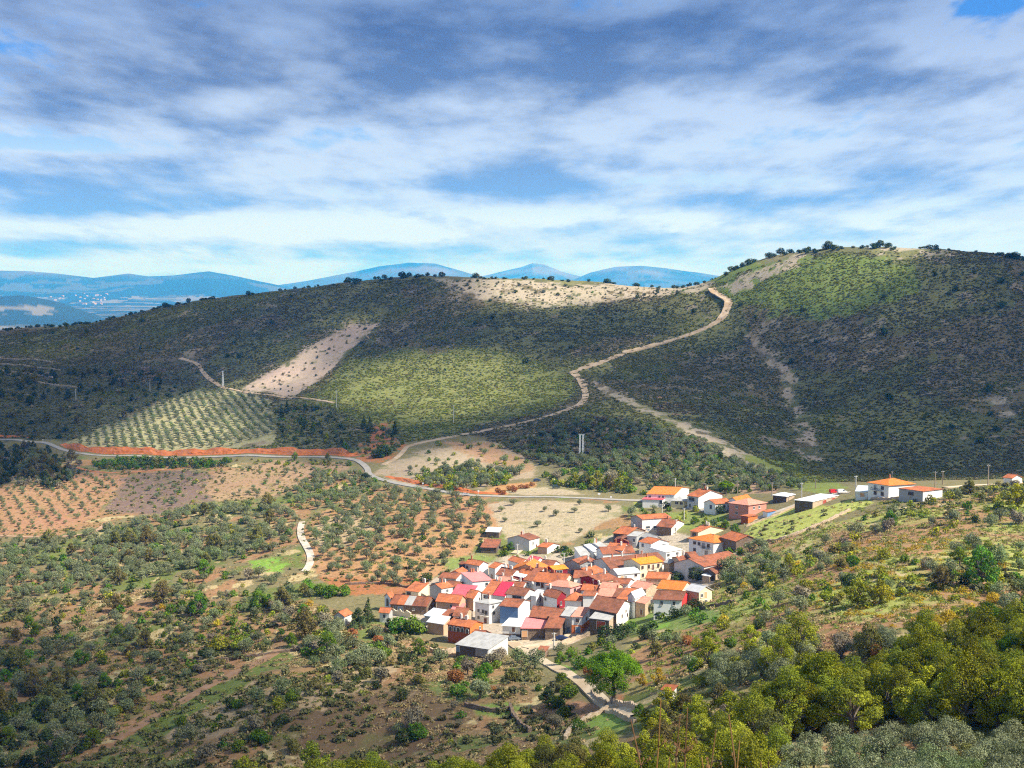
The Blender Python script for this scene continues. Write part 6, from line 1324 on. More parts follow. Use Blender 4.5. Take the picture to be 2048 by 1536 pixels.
PROTO_COLS = {}
def gn_mass(name, label, cat, items, kind='stuff', lod=2, nvar=3):
    """items: (x, y, plant, scale, squash); one object holding all of them as instances"""
    used = sorted({it for it in items[2]}); objs = []
    c = bpy.data.collections.new(name + '_plants'); index = {}
    for q in used:
        for v in range(nvar):
            o = bpy.data.objects.new(f'{len(objs):03d}_{q}', proto_mesh(q, lod, v)); c.objects.link(o); index[(q, v)] = len(objs); objs.append(o)
    n = len(items[0]); r = np.random.default_rng(n)
    x, y = np.asarray(items[0], float), np.asarray(items[1], float); z = H(x, y) - .05
    me = bpy.data.meshes.new(name); me.vertices.add(n); me.vertices.foreach_set('co', np.stack([x, y, z], -1).astype(np.float32).ravel())
    a = me.attributes.new('pick', 'INT', 'POINT'); a.data.foreach_set('value', np.array([index[(q, int(k))] for q, k in zip(items[2], r.integers(0, nvar, n))], np.int32))
    a = me.attributes.new('turn', 'FLOAT_VECTOR', 'POINT'); a.data.foreach_set('vector', np.stack([r.uniform(-.08, .08, n), r.uniform(-.08, .08, n), r.uniform(0, 6.28, n)], -1).astype(np.float32).ravel())
    s = np.asarray(items[3], float); sq = np.asarray(items[4], float) if len(items) > 4 else r.uniform(*((.5, .85) if name == 'scrub' else (.8, 1.2)), n)
    a = me.attributes.new('size', 'FLOAT_VECTOR', 'POINT'); a.data.foreach_set('vector', np.stack([s, s, s * sq], -1).astype(np.float32).ravel())
    o = link(name, me); tag(o, label, cat, kind=kind)
    ng = bpy.data.node_groups.new(name + '_spread', 'GeometryNodeTree')
    ng.interface.new_socket('Geometry', in_out='INPUT', socket_type='NodeSocketGeometry'); ng.interface.new_socket('Geometry', in_out='OUTPUT', socket_type='NodeSocketGeometry')
    gi = ng.nodes.new('NodeGroupInput'); go = ng.nodes.new('NodeGroupOutput'); ip = ng.nodes.new('GeometryNodeInstanceOnPoints'); ci = ng.nodes.new('GeometryNodeCollectionInfo')
    ci.inputs['Collection'].default_value = c; ci.inputs['Separate Children'].default_value = True; ci.inputs['Reset Children'].default_value = True
    def na(nm, dt):
        k = ng.nodes.new('GeometryNodeInputNamedAttribute'); k.data_type = dt; k.inputs['Name'].default_value = nm; return k.outputs['Attribute']
    L_ = ng.links.new
    L_(gi.outputs[0], ip.inputs['Points']); L_(ci.outputs[0], ip.inputs['Instance']); ip.inputs['Pick Instance'].default_value = True
    L_(na('pick', 'INT'), ip.inputs['Instance Index']); L_(na('size', 'FLOAT_VECTOR'), ip.inputs['Scale'])
    er = ng.nodes.new('FunctionNodeEulerToRotation'); L_(na('turn', 'FLOAT_VECTOR'), er.inputs[0]); L_(er.outputs[0], ip.inputs['Rotation'])
    L_(ip.outputs[0], go.inputs[0])
    m = o.modifiers.new('spread', 'NODES'); m.node_group = ng
    return o

# single plants that show largest stay objects; the rest of each kind is one mass
byname = {}
for p in PLANTS:
    if p[0] in ('vine', 'gtuft'): continue
    byname.setdefault(KINDS[p[0]][3], []).append(p)
LIMIT = {'olive_tree': 295, 'broadleaf_tree': 295, 'shrub': 295, 'holm_oak': 200, 'conifer_tree': 60, 'bare_shrub': 150}
MASS_NAME = {'olive_tree': ('olive_trees', 'many smaller grey green olives spread over terraces and orchards', 'olive trees'), 'broadleaf_tree': ('trees', 'farther leafy trees scattered over slopes and hillside wood', 'trees'),
             'shrub': ('shrubs', 'smaller bushes spread over slopes, banks and gardens', 'shrubs'), 'holm_oak': ('holm_oaks', 'dark oaks massed in the far hillside', 'oak trees'),
             'conifer_tree': ('conifer_trees', 'young pines massed on the far slope', 'conifers'), 'bare_shrub': ('bare_shrubs', 'grey leafless bushes spread over the terraces', 'shrubs')}
KLAB = {'olive': 'grey olive', 'bush': 'green bush', 'dbush': 'dark green bush', 'lbush': 'lime green bush', 'ybush': 'yellow bush', 'rbush': 'russet bush', 'dr_bush': 'drab olive brown bush', 'chestnut': 'yellow green chestnut', 'lime': 'pale lime tree',
        'gtree': 'green leafy tree', 'dtree': 'dark leafy tree', 'drab': 'brownish leafy tree', 'ytree': 'yellow tree', 'oak': 'dark round oak', 'cone': 'dark pine', 'grey': 'grey leafless bush'}
def put_plant(p):
    kind, x, y, s, label, group, solo, sq = p
    d = math.hypot(x, y); var = random.randrange(4 if d < 330 else 3); lod = 0 if d < 290 else (1 if d < 800 else 2)
    if solo and lod == 2: lod = 1
    shape, leaf, hgt, nm, cat = KINDS[kind]; z = float(H(x, y))
    rz = random.uniform(0, 6.28)
    if not solo:
        where = label
        for pre in ('mixed tree or bush', 'bush or olive', 'olive or bush', 'dark tree or bush', 'low bush or olive', 'dark olive or bush', 'mixed bush', 'garden bush', 'dark tree', 'bushy olive', 'bush or young pine', 'dark oak or thicket', 'yellowish bush', 'dark bush', 'bush', 'grey green olive tree', 'grey green olive', 'large grey olive', 'grey olive', 'silvery olive', 'small olive tree', 'small round olive', 'olive', 'yellow green chestnut', 'pale yellow green chestnut', 'yellowing tree', 'low rusty red bush', 'small dark bush'):
            if label.startswith(pre):
                where = label[len(pre):]; break
        label = KLAB[kind] + where
        group = KLAB[kind] + 's among the ' + group
    sc = (s, s, s * sq)
    if d < 420 or solo:
        root = empty(nm, (x, y, z), rz); root.scale = sc; tag(root, label, cat, group)
        link('crown', proto_mesh(kind, lod, var, 'crown'), root)
        if blob_set(shape, np.random.default_rng(1))[1] > 0: link('trunk', proto_mesh(kind, lod, var, 'trunk'), root)
    else:
        o = link(nm, proto_mesh(kind, lod, var), None, (x, y, z)); o.rotation_euler = (0, 0, rz); o.scale = sc; tag(o, label, cat, group)
nsolo = 0
for nm, lst in byname.items():
    lst.sort(key=lambda p: (not p[6], -(p[3] * KINDS[p[0]][2]) / math.hypot(p[1], p[2])))
    lim = LIMIT[nm]
    one, rest = lst[:lim], lst[lim:]
    for p in one: put_plant(p)
    nsolo += len(one)
    print('PLANTS', nm, len(one), len(rest))
    if rest:
        mn, lb, ct_ = MASS_NAME[nm]
        gn_mass(mn, lb, ct_, ([p[1] for p in rest], [p[2] for p in rest], [p[0] for p in rest], [p[3] for p in rest], [p[7] for p in rest]), lod=1 if nm in ('olive_tree', 'broadleaf_tree') else 2)
vl = [p for p in PLANTS if p[0] in ('vine', 'gtuft')]
gn_mass('vines', 'low yellow and green vines on the red terraces of the right slope', 'vines', ([p[1] for p in vl], [p[2] for p in vl], [p[0] for p in vl], [p[3] for p in vl], [p[7] for p in vl]), lod=1)
hx = scatter_mass([[(-80, 668), (300, 622), (560, 584), (850, 557), (1000, 562), (1300, 576), (1425, 566), (1600, 512), (1850, 502), (2120, 525), (2120, 960), (1650, 965), (1300, 960), (1080, 930), (960, 870), (810, 885), (690, 905), (560, 900), (420, 900), (130, 880), (-80, 870)]],
                  2.0, {'scrubg': .17, 'scrub': .56, 'scrubb': .27}, (.5, 1.1), .95, 77, greens=('greenhill', 'top_green', 'spurgreen'), holes=('stripfield', 'olivegrove', 'slopefield', 'spur', 'redplot'), thin=(('ridge_tan', .12), ('top_tan', .15), ('top_tan2', .2), ('gullyrock', .2), ('scar', .1)))
print('SCRUB', len(hx[0]))
gn_mass('scrub', 'low dark heath and rockrose scrub covering the hills', 'scrub', hx, lod=2)
gz_ = scatter_mass([[(1300, 1230), (1500, 1110), (1700, 1020), (2100, 965), (2100, 1420), (1700, 1430), (1500, 1470), (1300, 1440)]], 1.75, {'straw': .40, 'gtuft': .52, 'scrub': .08}, (.4, 1.25), .6, 96, clump=9, holes=('lawn', 'villagefloor', 'meadow'))
gx_ = scatter_mass([[(-60, 1200), (300, 1180), (640, 1210), (900, 1300), (1010, 1310), (1230, 1430), (1150, 1520), (500, 1540), (-60, 1560)]],
                   1.75, {'straw': .42, 'scrub': .22, 'gtuft': .36}, (.4, 1.3), .6, 99, clump=9, holes=('lawn', 'villagefloor', 'meadow'))
gy_ = scatter_mass([[(-60, 1085), (300, 1030), (560, 985), (700, 950), (960, 1000), (1000, 1090), (860, 1160), (640, 1200), (300, 1190), (-60, 1220)], [(1440, 1100), (1500, 1050), (1720, 1000), (1740, 1010), (1500, 1110)], [(-60, 950), (300, 930), (700, 930), (560, 990), (0, 1080)]], 2.6, {'straw': .5, 'scrub': .15, 'gtuft': .35}, (.35, 1.0), .5, 98, clump=12)
gx_ = [np.concatenate([a_, b_]) for a_, b_ in zip([np.concatenate([c_, d_]) for c_, d_ in zip(gx_, gz_)], gy_)]
print('GRASS', len(gx_[0]))
gn_mass('grass', 'dry grass, weeds and low brambles on the terraces', 'grass', gx_, lod=2)
# ------------------------------------------------------------------ clouds added overhead out of view, shaped to throw the wanted shade
def lit_mask(x, y):
    """1 where the photographed land lies in sun, 0 where the added cloud is to shade it"""
    m = np.zeros(x.shape)
    wx = x + fbm(x, y, 120, 3, 501) * 26; wy = y + fbm(x, y, 120, 3, 502) * 34
    for pts in LIT: m = np.maximum(m, inside(wx, wy, poly(pts)).astype(float))
    for pts in SHADE: m = np.where(inside(wx, wy, poly(pts)), 0, m)
    return m
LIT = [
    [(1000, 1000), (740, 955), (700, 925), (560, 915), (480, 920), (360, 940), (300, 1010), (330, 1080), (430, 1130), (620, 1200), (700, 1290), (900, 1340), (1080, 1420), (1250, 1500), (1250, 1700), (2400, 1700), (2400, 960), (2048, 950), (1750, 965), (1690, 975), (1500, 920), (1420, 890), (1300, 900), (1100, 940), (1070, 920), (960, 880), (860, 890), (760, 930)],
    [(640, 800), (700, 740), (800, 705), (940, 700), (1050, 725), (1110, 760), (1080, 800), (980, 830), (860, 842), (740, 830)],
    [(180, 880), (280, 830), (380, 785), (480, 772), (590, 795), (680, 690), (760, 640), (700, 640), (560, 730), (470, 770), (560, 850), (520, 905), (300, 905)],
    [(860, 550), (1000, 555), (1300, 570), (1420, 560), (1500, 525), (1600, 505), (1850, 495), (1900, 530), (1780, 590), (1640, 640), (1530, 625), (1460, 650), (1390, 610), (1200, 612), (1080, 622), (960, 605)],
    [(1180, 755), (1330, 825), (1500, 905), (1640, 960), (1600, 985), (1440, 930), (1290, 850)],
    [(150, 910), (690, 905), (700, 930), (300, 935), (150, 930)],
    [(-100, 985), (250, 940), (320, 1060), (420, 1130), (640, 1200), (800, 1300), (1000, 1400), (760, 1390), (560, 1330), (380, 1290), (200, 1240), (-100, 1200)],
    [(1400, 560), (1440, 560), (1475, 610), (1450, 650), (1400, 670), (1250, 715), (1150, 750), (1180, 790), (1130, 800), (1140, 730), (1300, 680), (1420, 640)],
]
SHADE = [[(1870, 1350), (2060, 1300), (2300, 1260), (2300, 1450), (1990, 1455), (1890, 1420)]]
def cloud_mat():
    m, n, out = material('shade_cloud')
    a = n.attr('veil').outputs['Fac']
    d = n.new('ShaderNodeBsdfDiffuse'); d.inputs[0].default_value = (.85, .87, .9, 1); t = n.new('ShaderNodeBsdfTranslucent'); t.inputs[0].default_value = (.5, .53, .58, 1)
    mx = n.new('ShaderNodeMixShader'); mx.inputs[0].default_value = .35; n.t.links.new(d.outputs[0], mx.inputs[1]); n.t.links.new(t.outputs[0], mx.inputs[2])
    tr = n.new('ShaderNodeBsdfTransparent'); m2 = n.new('ShaderNodeMixShader'); n.put(m2.inputs[0], a)
    n.t.links.new(tr.outputs[0], m2.inputs[1]); n.t.links.new(mx.outputs[0], m2.inputs[2]); n.t.links.new(m2.outputs[0], out.inputs['Surface'])
    return m
def build_clouds():
    g = 12.0; zc = 680.0
    offx = SUN[0] / SUN[2] * (zc + 60); offy = SUN[1] / SUN[2] * (zc + 60)
    xs = np.arange(-700, 900, g) + offx; ys = np.arange(40, 1750, g) + offy
    X, Y = np.meshgrid(xs, ys)
    gx, gy = X - SUN[0] / SUN[2] * (zc + 60), Y - SUN[1] / SUN[2] * (zc + 60)
    for _ in range(6):
        hz = H(gx, gy); k = (zc - hz) / SUN[2]; gx = X - SUN[0] * k; gy = Y - SUN[1] * k
    lit = lit_mask(gx, gy)
    near = gy < 560
    def blur(a, n):
        for _ in range(n):
            b = np.pad(a, 1, mode='edge'); a = (b[:-2, 1:-1] + b[2:, 1:-1] + b[1:-1, :-2] + b[1:-1, 2:] + 2 * b[1:-1, 1:-1]) / 6
        return a
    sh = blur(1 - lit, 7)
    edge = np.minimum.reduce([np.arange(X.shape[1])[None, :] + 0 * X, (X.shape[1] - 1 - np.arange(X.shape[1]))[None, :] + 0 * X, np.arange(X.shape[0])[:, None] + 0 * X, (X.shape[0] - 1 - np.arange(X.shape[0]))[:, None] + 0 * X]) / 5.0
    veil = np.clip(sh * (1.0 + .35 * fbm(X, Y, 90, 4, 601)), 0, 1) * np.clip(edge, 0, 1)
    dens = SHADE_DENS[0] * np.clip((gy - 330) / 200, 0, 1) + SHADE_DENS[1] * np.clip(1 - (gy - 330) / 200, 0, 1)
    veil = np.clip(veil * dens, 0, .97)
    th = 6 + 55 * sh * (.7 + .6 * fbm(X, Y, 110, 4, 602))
    nr, nc = X.shape; me = bpy.data.meshes.new('clouds')
    top = np.stack([X, Y, zc + th], -1).reshape(-1, 3); bot = np.stack([X, Y, zc - th * .25], -1).reshape(-1, 3)
    i = np.arange(nr * nc).reshape(nr, nc); q = np.stack([i[:-1, :-1], i[:-1, 1:], i[1:, 1:], i[1:, :-1]], -1).reshape(-1, 4)
    keep = (veil.ravel()[q] > .01).any(1); q = q[keep]; qb = q[:, ::-1] + nr * nc
    # close the rim
    ed = {}
    for f in q:
        for a, b in zip(f, np.roll(f, -1)): ed[(a, b)] = ed.get((a, b), 0) + 1
    rim = [(a, b) for (a, b) in ed if (b, a) not in ed]
    rf = np.array([(b, a, a + nr * nc, b + nr * nc) for a, b in rim]).reshape(-1, 4)
    allq = np.concatenate([q, qb, rf]); co = np.concatenate([top, bot])
    me.vertices.add(len(co)); me.loops.add(allq.size); me.polygons.add(len(allq))
    me.vertices.foreach_set('co', co.astype(np.float32).ravel()); me.loops.foreach_set('vertex_index', allq.astype(np.int32).ravel()); me.polygons.foreach_set('loop_start', np.arange(0, allq.size, 4, dtype=np.int32)); me.polygons.foreach_set('use_smooth', np.ones(len(allq), bool))
    me.update()
    v1 = 1 - np.sqrt(1 - veil.ravel())      # sight passes both faces
    a = me.attributes.new('veil', 'FLOAT', 'POINT'); a.data.foreach_set('value', np.concatenate([v1, v1]).astype(np.float32))
    me.materials.append(cloud_mat()); o = link('clouds', me); tag(o, 'unseen cloud layer added overhead, shaped to shade parts of the land', 'clouds', kind='stuff')
SHADE_DENS = (.88, .72)
build_clouds()

# ------------------------------------------------------------------ poles, signs, cars, walls
M_POLE = flat_mat('concrete_pole', (.62, .60, .56)); M_WPOLE = flat_mat('wooden_pole', (.36, .28, .20)); M_STEEL = flat_mat('galvanised_steel', (.74, .76, .78), .6, .3)
M_PORC = flat_mat('insulator', (.60, .62, .60), .3); M_SIGNW = flat_mat('white_sign', (.80, .80, .80)); M_TYRE = flat_mat('black_rubber', (.02, .02, .02), .9); M_RIM = flat_mat('wheel_rim', (.45, .46, .48), .4)
def pole(u, v, h, label, steel=False, arm=True):
    p = at(u, v); root = empty('utility_pole', p); root.rotation_euler = (0, 0, random.uniform(-.4, .4)); tag(root, label, 'pole', 'utility poles of the village and hill')
    b = MB(); b.tube((0, 0, -.6), (0, 0, h), .27, .18, 8); b.build('shaft', M_POLE if steel else M_WPOLE, root)
    if arm:
        c = MB(); c.box((0, 0, h - .35), (1.5, .1, .12)); ao = c.build('crossarm', M_STEEL, root)
        for x in (-.65, 0, .65):
            k = MB(); k.tube((x, 0, h - .28), (x, 0, h + .02 if x else h + .18), .06, .05, 6); k.build('insulator', M_PORC, ao)
for a in [(152, 803, 11.5, 'pale utility pole in the dark wood at the far left', 1), (300, 784, 9, 'pale utility pole in the wood right of the far left one', 1), (673, 815, 14, 'utility pole on the hill below the cleared strip', 1), (907, 845, 13.5, 'utility pole at the foot of the sunlit green slope', 1),
          (1350, 990, 8.5, 'pole behind the long white house at the road end', 1), (1475, 996, 8.5, 'pole behind the pinkish brick house', 0), (1544, 992, 6.5, 'pole on the plot behind the white roofed shed', 0), (1324, 1031, 5.5, 'short pole above the thin orange roof', 1), (1368, 1040, 5.5, 'short pole beside the faded red roof', 1),
          (1464, 984, 4.5, 'short pole by the umbrella pine behind the houses', 0), (1352, 1067, 6.5, 'pole in front of the faded red roofed house', 1), (1711, 995, 9.5, 'tall pale pole left of the villa', 1), (1603, 998, 7.5, 'pole by the white roofed shed and garage', 1), (1631, 977, 4.5, 'short pole behind the garage', 0),
          (1870, 978, 7.5, 'left of two poles behind the villa outbuilding', 0), (1885, 969, 6, 'right of two poles behind the villa outbuilding', 0), (1976, 971, 9, 'wooden pole on the right shoulder by the pale track', 0), (1108, 1299, 5.5, 'thin pole by the blue car at the village front', 1), (1035, 1108, 4.5, 'pole beside the dusty path above the village', 1),
          (1128, 1129, 5, 'thin white pole among the roofs at the village top', 1), (1052, 1100, 4, 'pole by the small orange annex', 0), (846, 1180, 0, '', 0)][:-1]:
    pole(*a[:4], steel=bool(a[4]))
def lattice(u, v, h, label, twin=False):
    p = at(u, v); root = empty('lattice_pylon', p); tag(root, label, 'pylon')
    for dx in ((-.95, .95) if twin else (0,)):
        b = MB(); w0, w1 = (.45, .3) if twin else (.75, .3)
        cs = [(-1, -1), (1, -1), (1, 1), (-1, 1)]; P = lambda k, c: np.array([dx + c[0] * (w0 + (w1 - w0) * k), c[1] * (w0 + (w1 - w0) * k), -.6 + (h + .6) * k])
        for c in cs: b.tube(P(0, c), P(1, c), .17, .14, 4)
        ns = 9
        for i in range(ns):
            for j in range(4):
                c0, c1 = cs[j], cs[(j + 1) % 4]
                if i % 2: c0, c1 = c1, c0
                b.tube(P(i / ns, c0), P((i + 1) / ns, c1), .08, .08, 4, cap=False)
        b.build('mast', M_STEEL, root)
    c = MB(); c.box((0, 0, h - .1), (3.6 if twin else 2.6, .18, .2)); ao = c.build('crossarm', M_STEEL, root)
    for x in ((-1.6, 0, 1.6) if twin else (-1.2, 0, 1.2)):
        k = MB(); k.tube((x, 0, h), (x, 0, h + .55), .09, .07, 6); k.build('insulator', M_PORC, ao)
lattice(446, 773, 14.5, 'grey steel lattice pylon beside the hillside olive grove')
lattice(1163, 914, 14, 'twin legged steel pylon on the slope above the roadside grove', True)
def sign(u, v, h, label, w=.9):
    p = at(u, v); root = empty('road_sign', p); tag(root, label, 'road sign', 'road signs along the main road')
    b = MB(); b.tube((0, 0, -.4), (0, 0, h), .05, .05, 6); b.build('post', M_STEEL, root)
    b = MB(); b.box((0, -.07, h - .5), (w, .04, .9)); b.build('plate', M_SIGNW, root)
sign(846, 975, 2.9, 'small white road sign at the bend before the village'); sign(957, 990, 2.6, 'small white road sign by the parked car on the road'); sign(1198, 997, 2.9, 'larger white road sign near the first houses', 1.3); sign(1222, 1001, 2.3, 'second road sign near the first houses'); sign(86, 884, 2.4, 'little road sign where the road leaves at the left')

def paint(name, c): 
    m, n, out = material(name); principled(n, out, c, .3, .5); return m
def car(u, v, yaw, label, col, van=False):
    p = at(u, v, .0); z = float(H(p[0], p[1])) + .24; root = empty('parked_car', (p[0], p[1], z), yaw); tag(root, label, 'car', 'cars parked around the village')
    m = paint('car_paint', col); L, W, Hh = 4.3, 1.75, 1.45
    prof = [(-2.15, .35), (-2.15, .75), (-2.05, .95), (-1.6, 1.0), (-1.15, 1.42), (.45, 1.45), (1.15, .98), (1.95, .85), (2.15, .62), (2.15, .35)]
    if van: prof = [(-2.15, .35), (-2.15, 1.6), (-2.0, 1.75), (.7, 1.75), (1.3, 1.05), (2.0, .9), (2.15, .62), (2.15, .35)]
    b = MB()
    A = [np.array([x, -W / 2 + (0.16 if zz > 1.1 else 0), zz]) for x, zz in prof]; B = [np.array([x, W / 2 - (0.16 if zz > 1.1 else 0), zz]) for x, zz in prof]
    b.face(A); b.face(B[::-1])
    for i in range(len(A)): j = (i + 1) % len(A); b.face([A[j], A[i], B[i], B[j]])
    b.build('body', m, root)
    for (x0, x1, zt) in ([(-1.1, -.35, 1.34), (-.25, .55, 1.34)] if not van else [(.1, .8, 1.6)]):
        for s in (-1, 1):
            g = MB(); y = s * (W / 2 - .04); yt = s * (W / 2 - .13)
            q = [(x0 - (.18 if x0 < -1 else 0), y, 1.0), (x1 + (.32 if x1 > 0 else 0), y, 1.0), (x1, yt, zt), (x0 + .08, yt, zt)]
            q2 = [np.array(k) + np.array([0, s * .03, 0]) for k in q]; g.prism([np.array(k) - np.array([0, s * .05, 0]) for k in q], q2); g.build('window', M_GLASS, root)
    g = MB(); xa, za, xb, zb_ = (.5, 1.42, 1.1, 1.02) if not van else (.74, 1.7, 1.26, 1.1)
    nn = np.array([.05, 0, .05]); q = [np.array([xb, -.72, zb_]), np.array([xb, .72, zb_]), np.array([xa, .62, za]), np.array([xa, -.62, za])]; g.prism([k - nn for k in q], [k + nn for k in q]); g.build('windscreen', M_GLASS, root)
    for sx in (-1.35, 1.35):
        for s in (-1, 1):
            t = MB(); t.tube((sx, s * .68, .1), (sx, s * .9, .1), .33, .33, 12); to = t.build('wheel', M_TYRE, root); t = MB(); t.tube((sx, s * .89, .1), (sx, s * .915, .1), .2, .2, 10); t.build('rim', M_RIM, to)
car(931, 992, .1, 'silver car on the road at the end of the red bank', (.45, .46, .48)); car(1029, 1281, .2, 'grey blue car beside the stone footed white house', (.16, .20, .26)); car(1124, 1281, -.15, 'dark blue car parked before the old brown barn', (.012, .03, .10))
car(1668, 987, .3, 'red van behind the stone garage', (.55, .02, .02), True); car(1684, 987, .2, 'white van next to the red one behind the garage', (.75, .75, .75), True); car(1074, 963, .2, 'dark blue car in the clearing by the roadside grove', (.02, .04, .10)); car(1107, 962, 1.0, 'white car in the clearing by the roadside grove', (.7, .7, .7)); car(1112, 977, .1, 'dark green car below the roadside grove', (.04, .06, .05), True)
car(915, 1056, .3, 'dark car half hidden among the orchard olives', (.05, .06, .08))

def stone_wall(pts, h, w, label, mat='ST'):
    P = hit([p[0] for p in pts], [p[1] for p in pts])[:, :2]; L = smooth_line(P, 1.0); d = np.gradient(L, axis=0); d /= np.linalg.norm(d, axis=1, keepdims=True); nr = np.stack([-d[:, 1], d[:, 0]], -1)
    z = H(L[:, 0], L[:, 1]); b = MB(); n = len(L); r = np.random.default_rng(n)
    hh = h * (.75 + .5 * r.random(n)); ww = w * (.8 + .4 * r.random(n))
    l0 = np.c_[L + nr * ww[:, None] / 2, z - .6]; r0 = np.c_[L - nr * ww[:, None] / 2, z - .6]; l1 = np.c_[L + nr * ww[:, None] * .42, z + hh]; r1 = np.c_[L - nr * ww[:, None] * .42, z + hh * (.9 + .2 * r.random(n))]
    for i in range(n - 1):
        b.face([l0[i], l0[i + 1], l1[i + 1], l1[i]]); b.face([r0[i + 1], r0[i], r1[i], r1[i + 1]]); b.face([l1[i], l1[i + 1], r1[i + 1], r1[i]])
    b.face([l0[0], l1[0], r1[0], r0[0]]); b.face([r0[-1], r1[-1], l1[-1], l0[-1]])
    o = b.build('stone_wall', WM[mat]); tag(o, label, 'wall', 'dry stone walls'); return o
stone_wall([(1184, 1388), (1196, 1402), (1212, 1412)], 1.2, .8, 'dry stone wall on the left of the lane below the pine')
stone_wall([(1222, 1404), (1245, 1414), (1275, 1424)], 1.4, .8, 'dry stone wall on the right of the lane below the pine')
stone_wall([(1222, 1426), (1245, 1436), (1270, 1446)], 1.0, .8, 'dry stone wall at the lower end of the lane')
stone_wall([(1130, 1480), (1150, 1455), (1180, 1438), (1215, 1420)], 1.1, .9, 'pale rubble terrace wall right of the reddish plot')
stone_wall([(1020, 1415), (1030, 1440), (1060, 1465)], 1.3, .9, 'dark terrace wall at the left of the reddish plot', 'B')
stone_wall([(1180, 1272), (1150, 1280), (1122, 1292)], 1.4, .6, 'retaining wall beside the blue car', 'ST')
stone_wall([(1590, 1014), (1555, 1030), (1520, 1043), (1492, 1054)], .8, .5, 'stone wall along the lane by the meadow', 'ST')
stone_wall([(1500, 1088), (1560, 1080), (1640, 1050), (1700, 1022)], 1.0, .9, 'dry stone wall under the meadow')
stone_wall([(780, 1228), (800, 1232), (822, 1236)], 2.2, .4, 'white garden wall below the long barn', 'C')
stone_wall([(860, 1306), (890, 1308), (912, 1305)], 1.6, .7, 'grey garden wall left of the big low barn', 'ST')
stone_wall([(1390, 1222), (1440, 1212), (1470, 1206)], 1.2, .8, 'dark terrace wall right of the grey roofed stone house', 'B')
stone_wall([(1545, 1310), (1590, 1302), (1640, 1310), (1680, 1318)], 1.2, .9, 'terrace wall under the red plot on the right slope', 'B')
stone_wall([(690, 1170), (760, 1168), (830, 1178)], .9, .7, 'long terrace wall above the lone cottage', 'B')
stone_wall([(440, 1322), (520, 1312), (600, 1300)], .9, .7, 'terrace wall below the two bright green trees', 'B')
stone_wall([(1720, 997), (1765, 1000), (1800, 999)], 1.0, .5, 'low wall in front of the villa', 'ST')
stone_wall([(930, 1412), (985, 1424), (1020, 1420)], 1.0, .8, 'short terrace wall above the lush patch', 'B')

for k_, q_ in enumerate([[(-20, 716), (50, 720), (105, 726)], [(-20, 729), (60, 734), (120, 741)], [(-20, 742), (50, 748), (105, 756)], [(60, 765), (120, 772), (160, 776)]]):
    stone_wall(q_, 1.3, 1.2, ['topmost', 'second', 'third', 'lowest'][k_] + ' of the pale terrace walls in the dark hillside at the far left', 'ST')
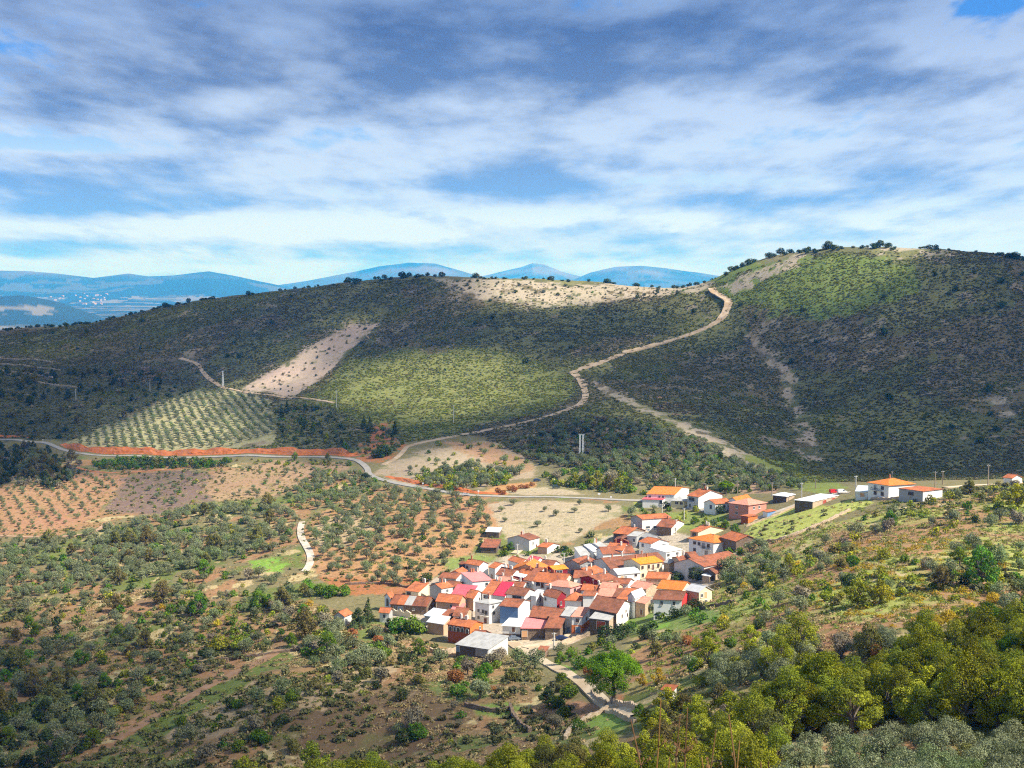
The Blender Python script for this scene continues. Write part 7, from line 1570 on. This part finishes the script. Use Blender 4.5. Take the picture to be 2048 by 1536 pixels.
# dry flower stems close to the lookout
M_STEM = simple_mat('dry_stem', (.10, .05, .03), (.22, .12, .05), 3.0)
M_STEM2 = simple_mat('pale_stem', (.20, .10, .035), (.34, .19, .06), 3.0)
rs = random.Random(4)
for i, (u, vt, lean, dist, pale, lb) in enumerate([(1320, 1362, .02, 5.6, 1, 'tallest of the dry stems, left of the bare group'), (1374, 1380, .0, 5.8, 0, 'dry stem right of the tallest one'), (1358, 1395, .02, 6.2, 0, 'thin dry stem between the two tall ones at the left'), (1263, 1402, -.12, 5.5, 0, 'leaning dark stem at the left end of the stems'),
        (1430, 1425, .03, 6.0, 0, 'mid height dry stem in the middle of the stems'), (1460, 1392, -.05, 5.4, 0, 'dark stem with forked top in the middle'), (1480, 1448, .03, 6.1, 1, 'short pale stem right of the forked one'), (1340, 1480, .05, 5.9, 1, 'short pale stem at the bottom left of the stems'), (1405, 1480, -.06, 6.0, 1, 'short russet stem in the middle of the bottom edge'), (1540, 1486, .03, 5.8, 0, 'second stem from the right end'), (1524, 1490, -.02, 6.0, 0, 'short straight stem near the right end'), (1445, 1500, .08, 6.2, 1, 'lowest russet stem of the group')]):
    r = rays(u, vt); p = r * (dist * 1.15 / r[1]); gz = float(H(p[0] - lean * 3, p[1])); root = empty('dry_stem', (p[0] - lean * 3, p[1], gz)); tag(root, lb, 'dry stem', 'dry stems in the foreground')
    top = p - np.array([p[0] - lean * 3, p[1], gz]); n_ = 9; pts = [np.array([top[0] * (k / n_) ** 1.4, 0, top[2] * k / n_ - .1]) + np.array([rs.uniform(-.008, .008), rs.uniform(-.008, .008), 0]) for k in range(n_ + 1)]
    b = MB()
    for k in range(n_): b.tube(pts[k], pts[k + 1], .0085 - .005 * k / n_, .0085 - .005 * (k + 1) / n_, 5)
    b.build('stalk', M_STEM2 if pale else M_STEM, root)
    b = MB()
    for k in range(26):
        f = .45 + .55 * rs.random(); q = pts[min(n_, int(f * n_))]; a = rs.uniform(0, 6.28); L = rs.uniform(.02, .07); e = q + np.array([math.cos(a) * L, math.sin(a) * L, L * .9]); b.tube(q, e, .0025, .0015, 4); b.tube(e, e + np.array([0, 0, .014]), .006, .002, 5)
    b.build('seed_heads', M_STEM, root)

# far white village on the plain
M_FARW = flat_mat('far_white_wall', (.42, .42, .41)); M_FARR = flat_mat('far_roof', (.50, .28, .20))
rf_ = random.Random(9)
for i in range(34):
    u = 150 + rf_.random() ** .8 * 70 if i < 28 else rf_.uniform(100, 130); v = rf_.uniform(604.5, 612) if i < 28 else rf_.uniform(606, 609)
    d = rays(u, v); z0 = PLAIN + 6; p = d * (z0 / d[2])
    p = np.array([p[0], p[1], float(H(p[0], p[1]))]); w, l, h = rf_.uniform(16, 34), rf_.uniform(16, 30), rf_.uniform(8, 15)
    root = empty('far_house', p, rf_.uniform(0, 3)); tag(root, 'tiny white house of the hazy village on the distant plain', 'house', 'houses of the village on the distant plain')
    b = MB(); b.box((0, 0, h / 2 - 3), (w, l, h + 6)); b.build('wall', M_FARW, root)
    b = MB(); b.prism([(-w / 2 - 1, -l / 2 - 1, h), (w / 2 + 1, -l / 2 - 1, h), (w / 2 + 1, l / 2 + 1, h), (-w / 2 - 1, l / 2 + 1, h)], [(-.5, -l / 2 - 1, h + 5), (.5, -l / 2 - 1, h + 5), (.5, l / 2 + 1, h + 5), (-.5, l / 2 + 1, h + 5)]); b.build('roof', M_FARR, root)
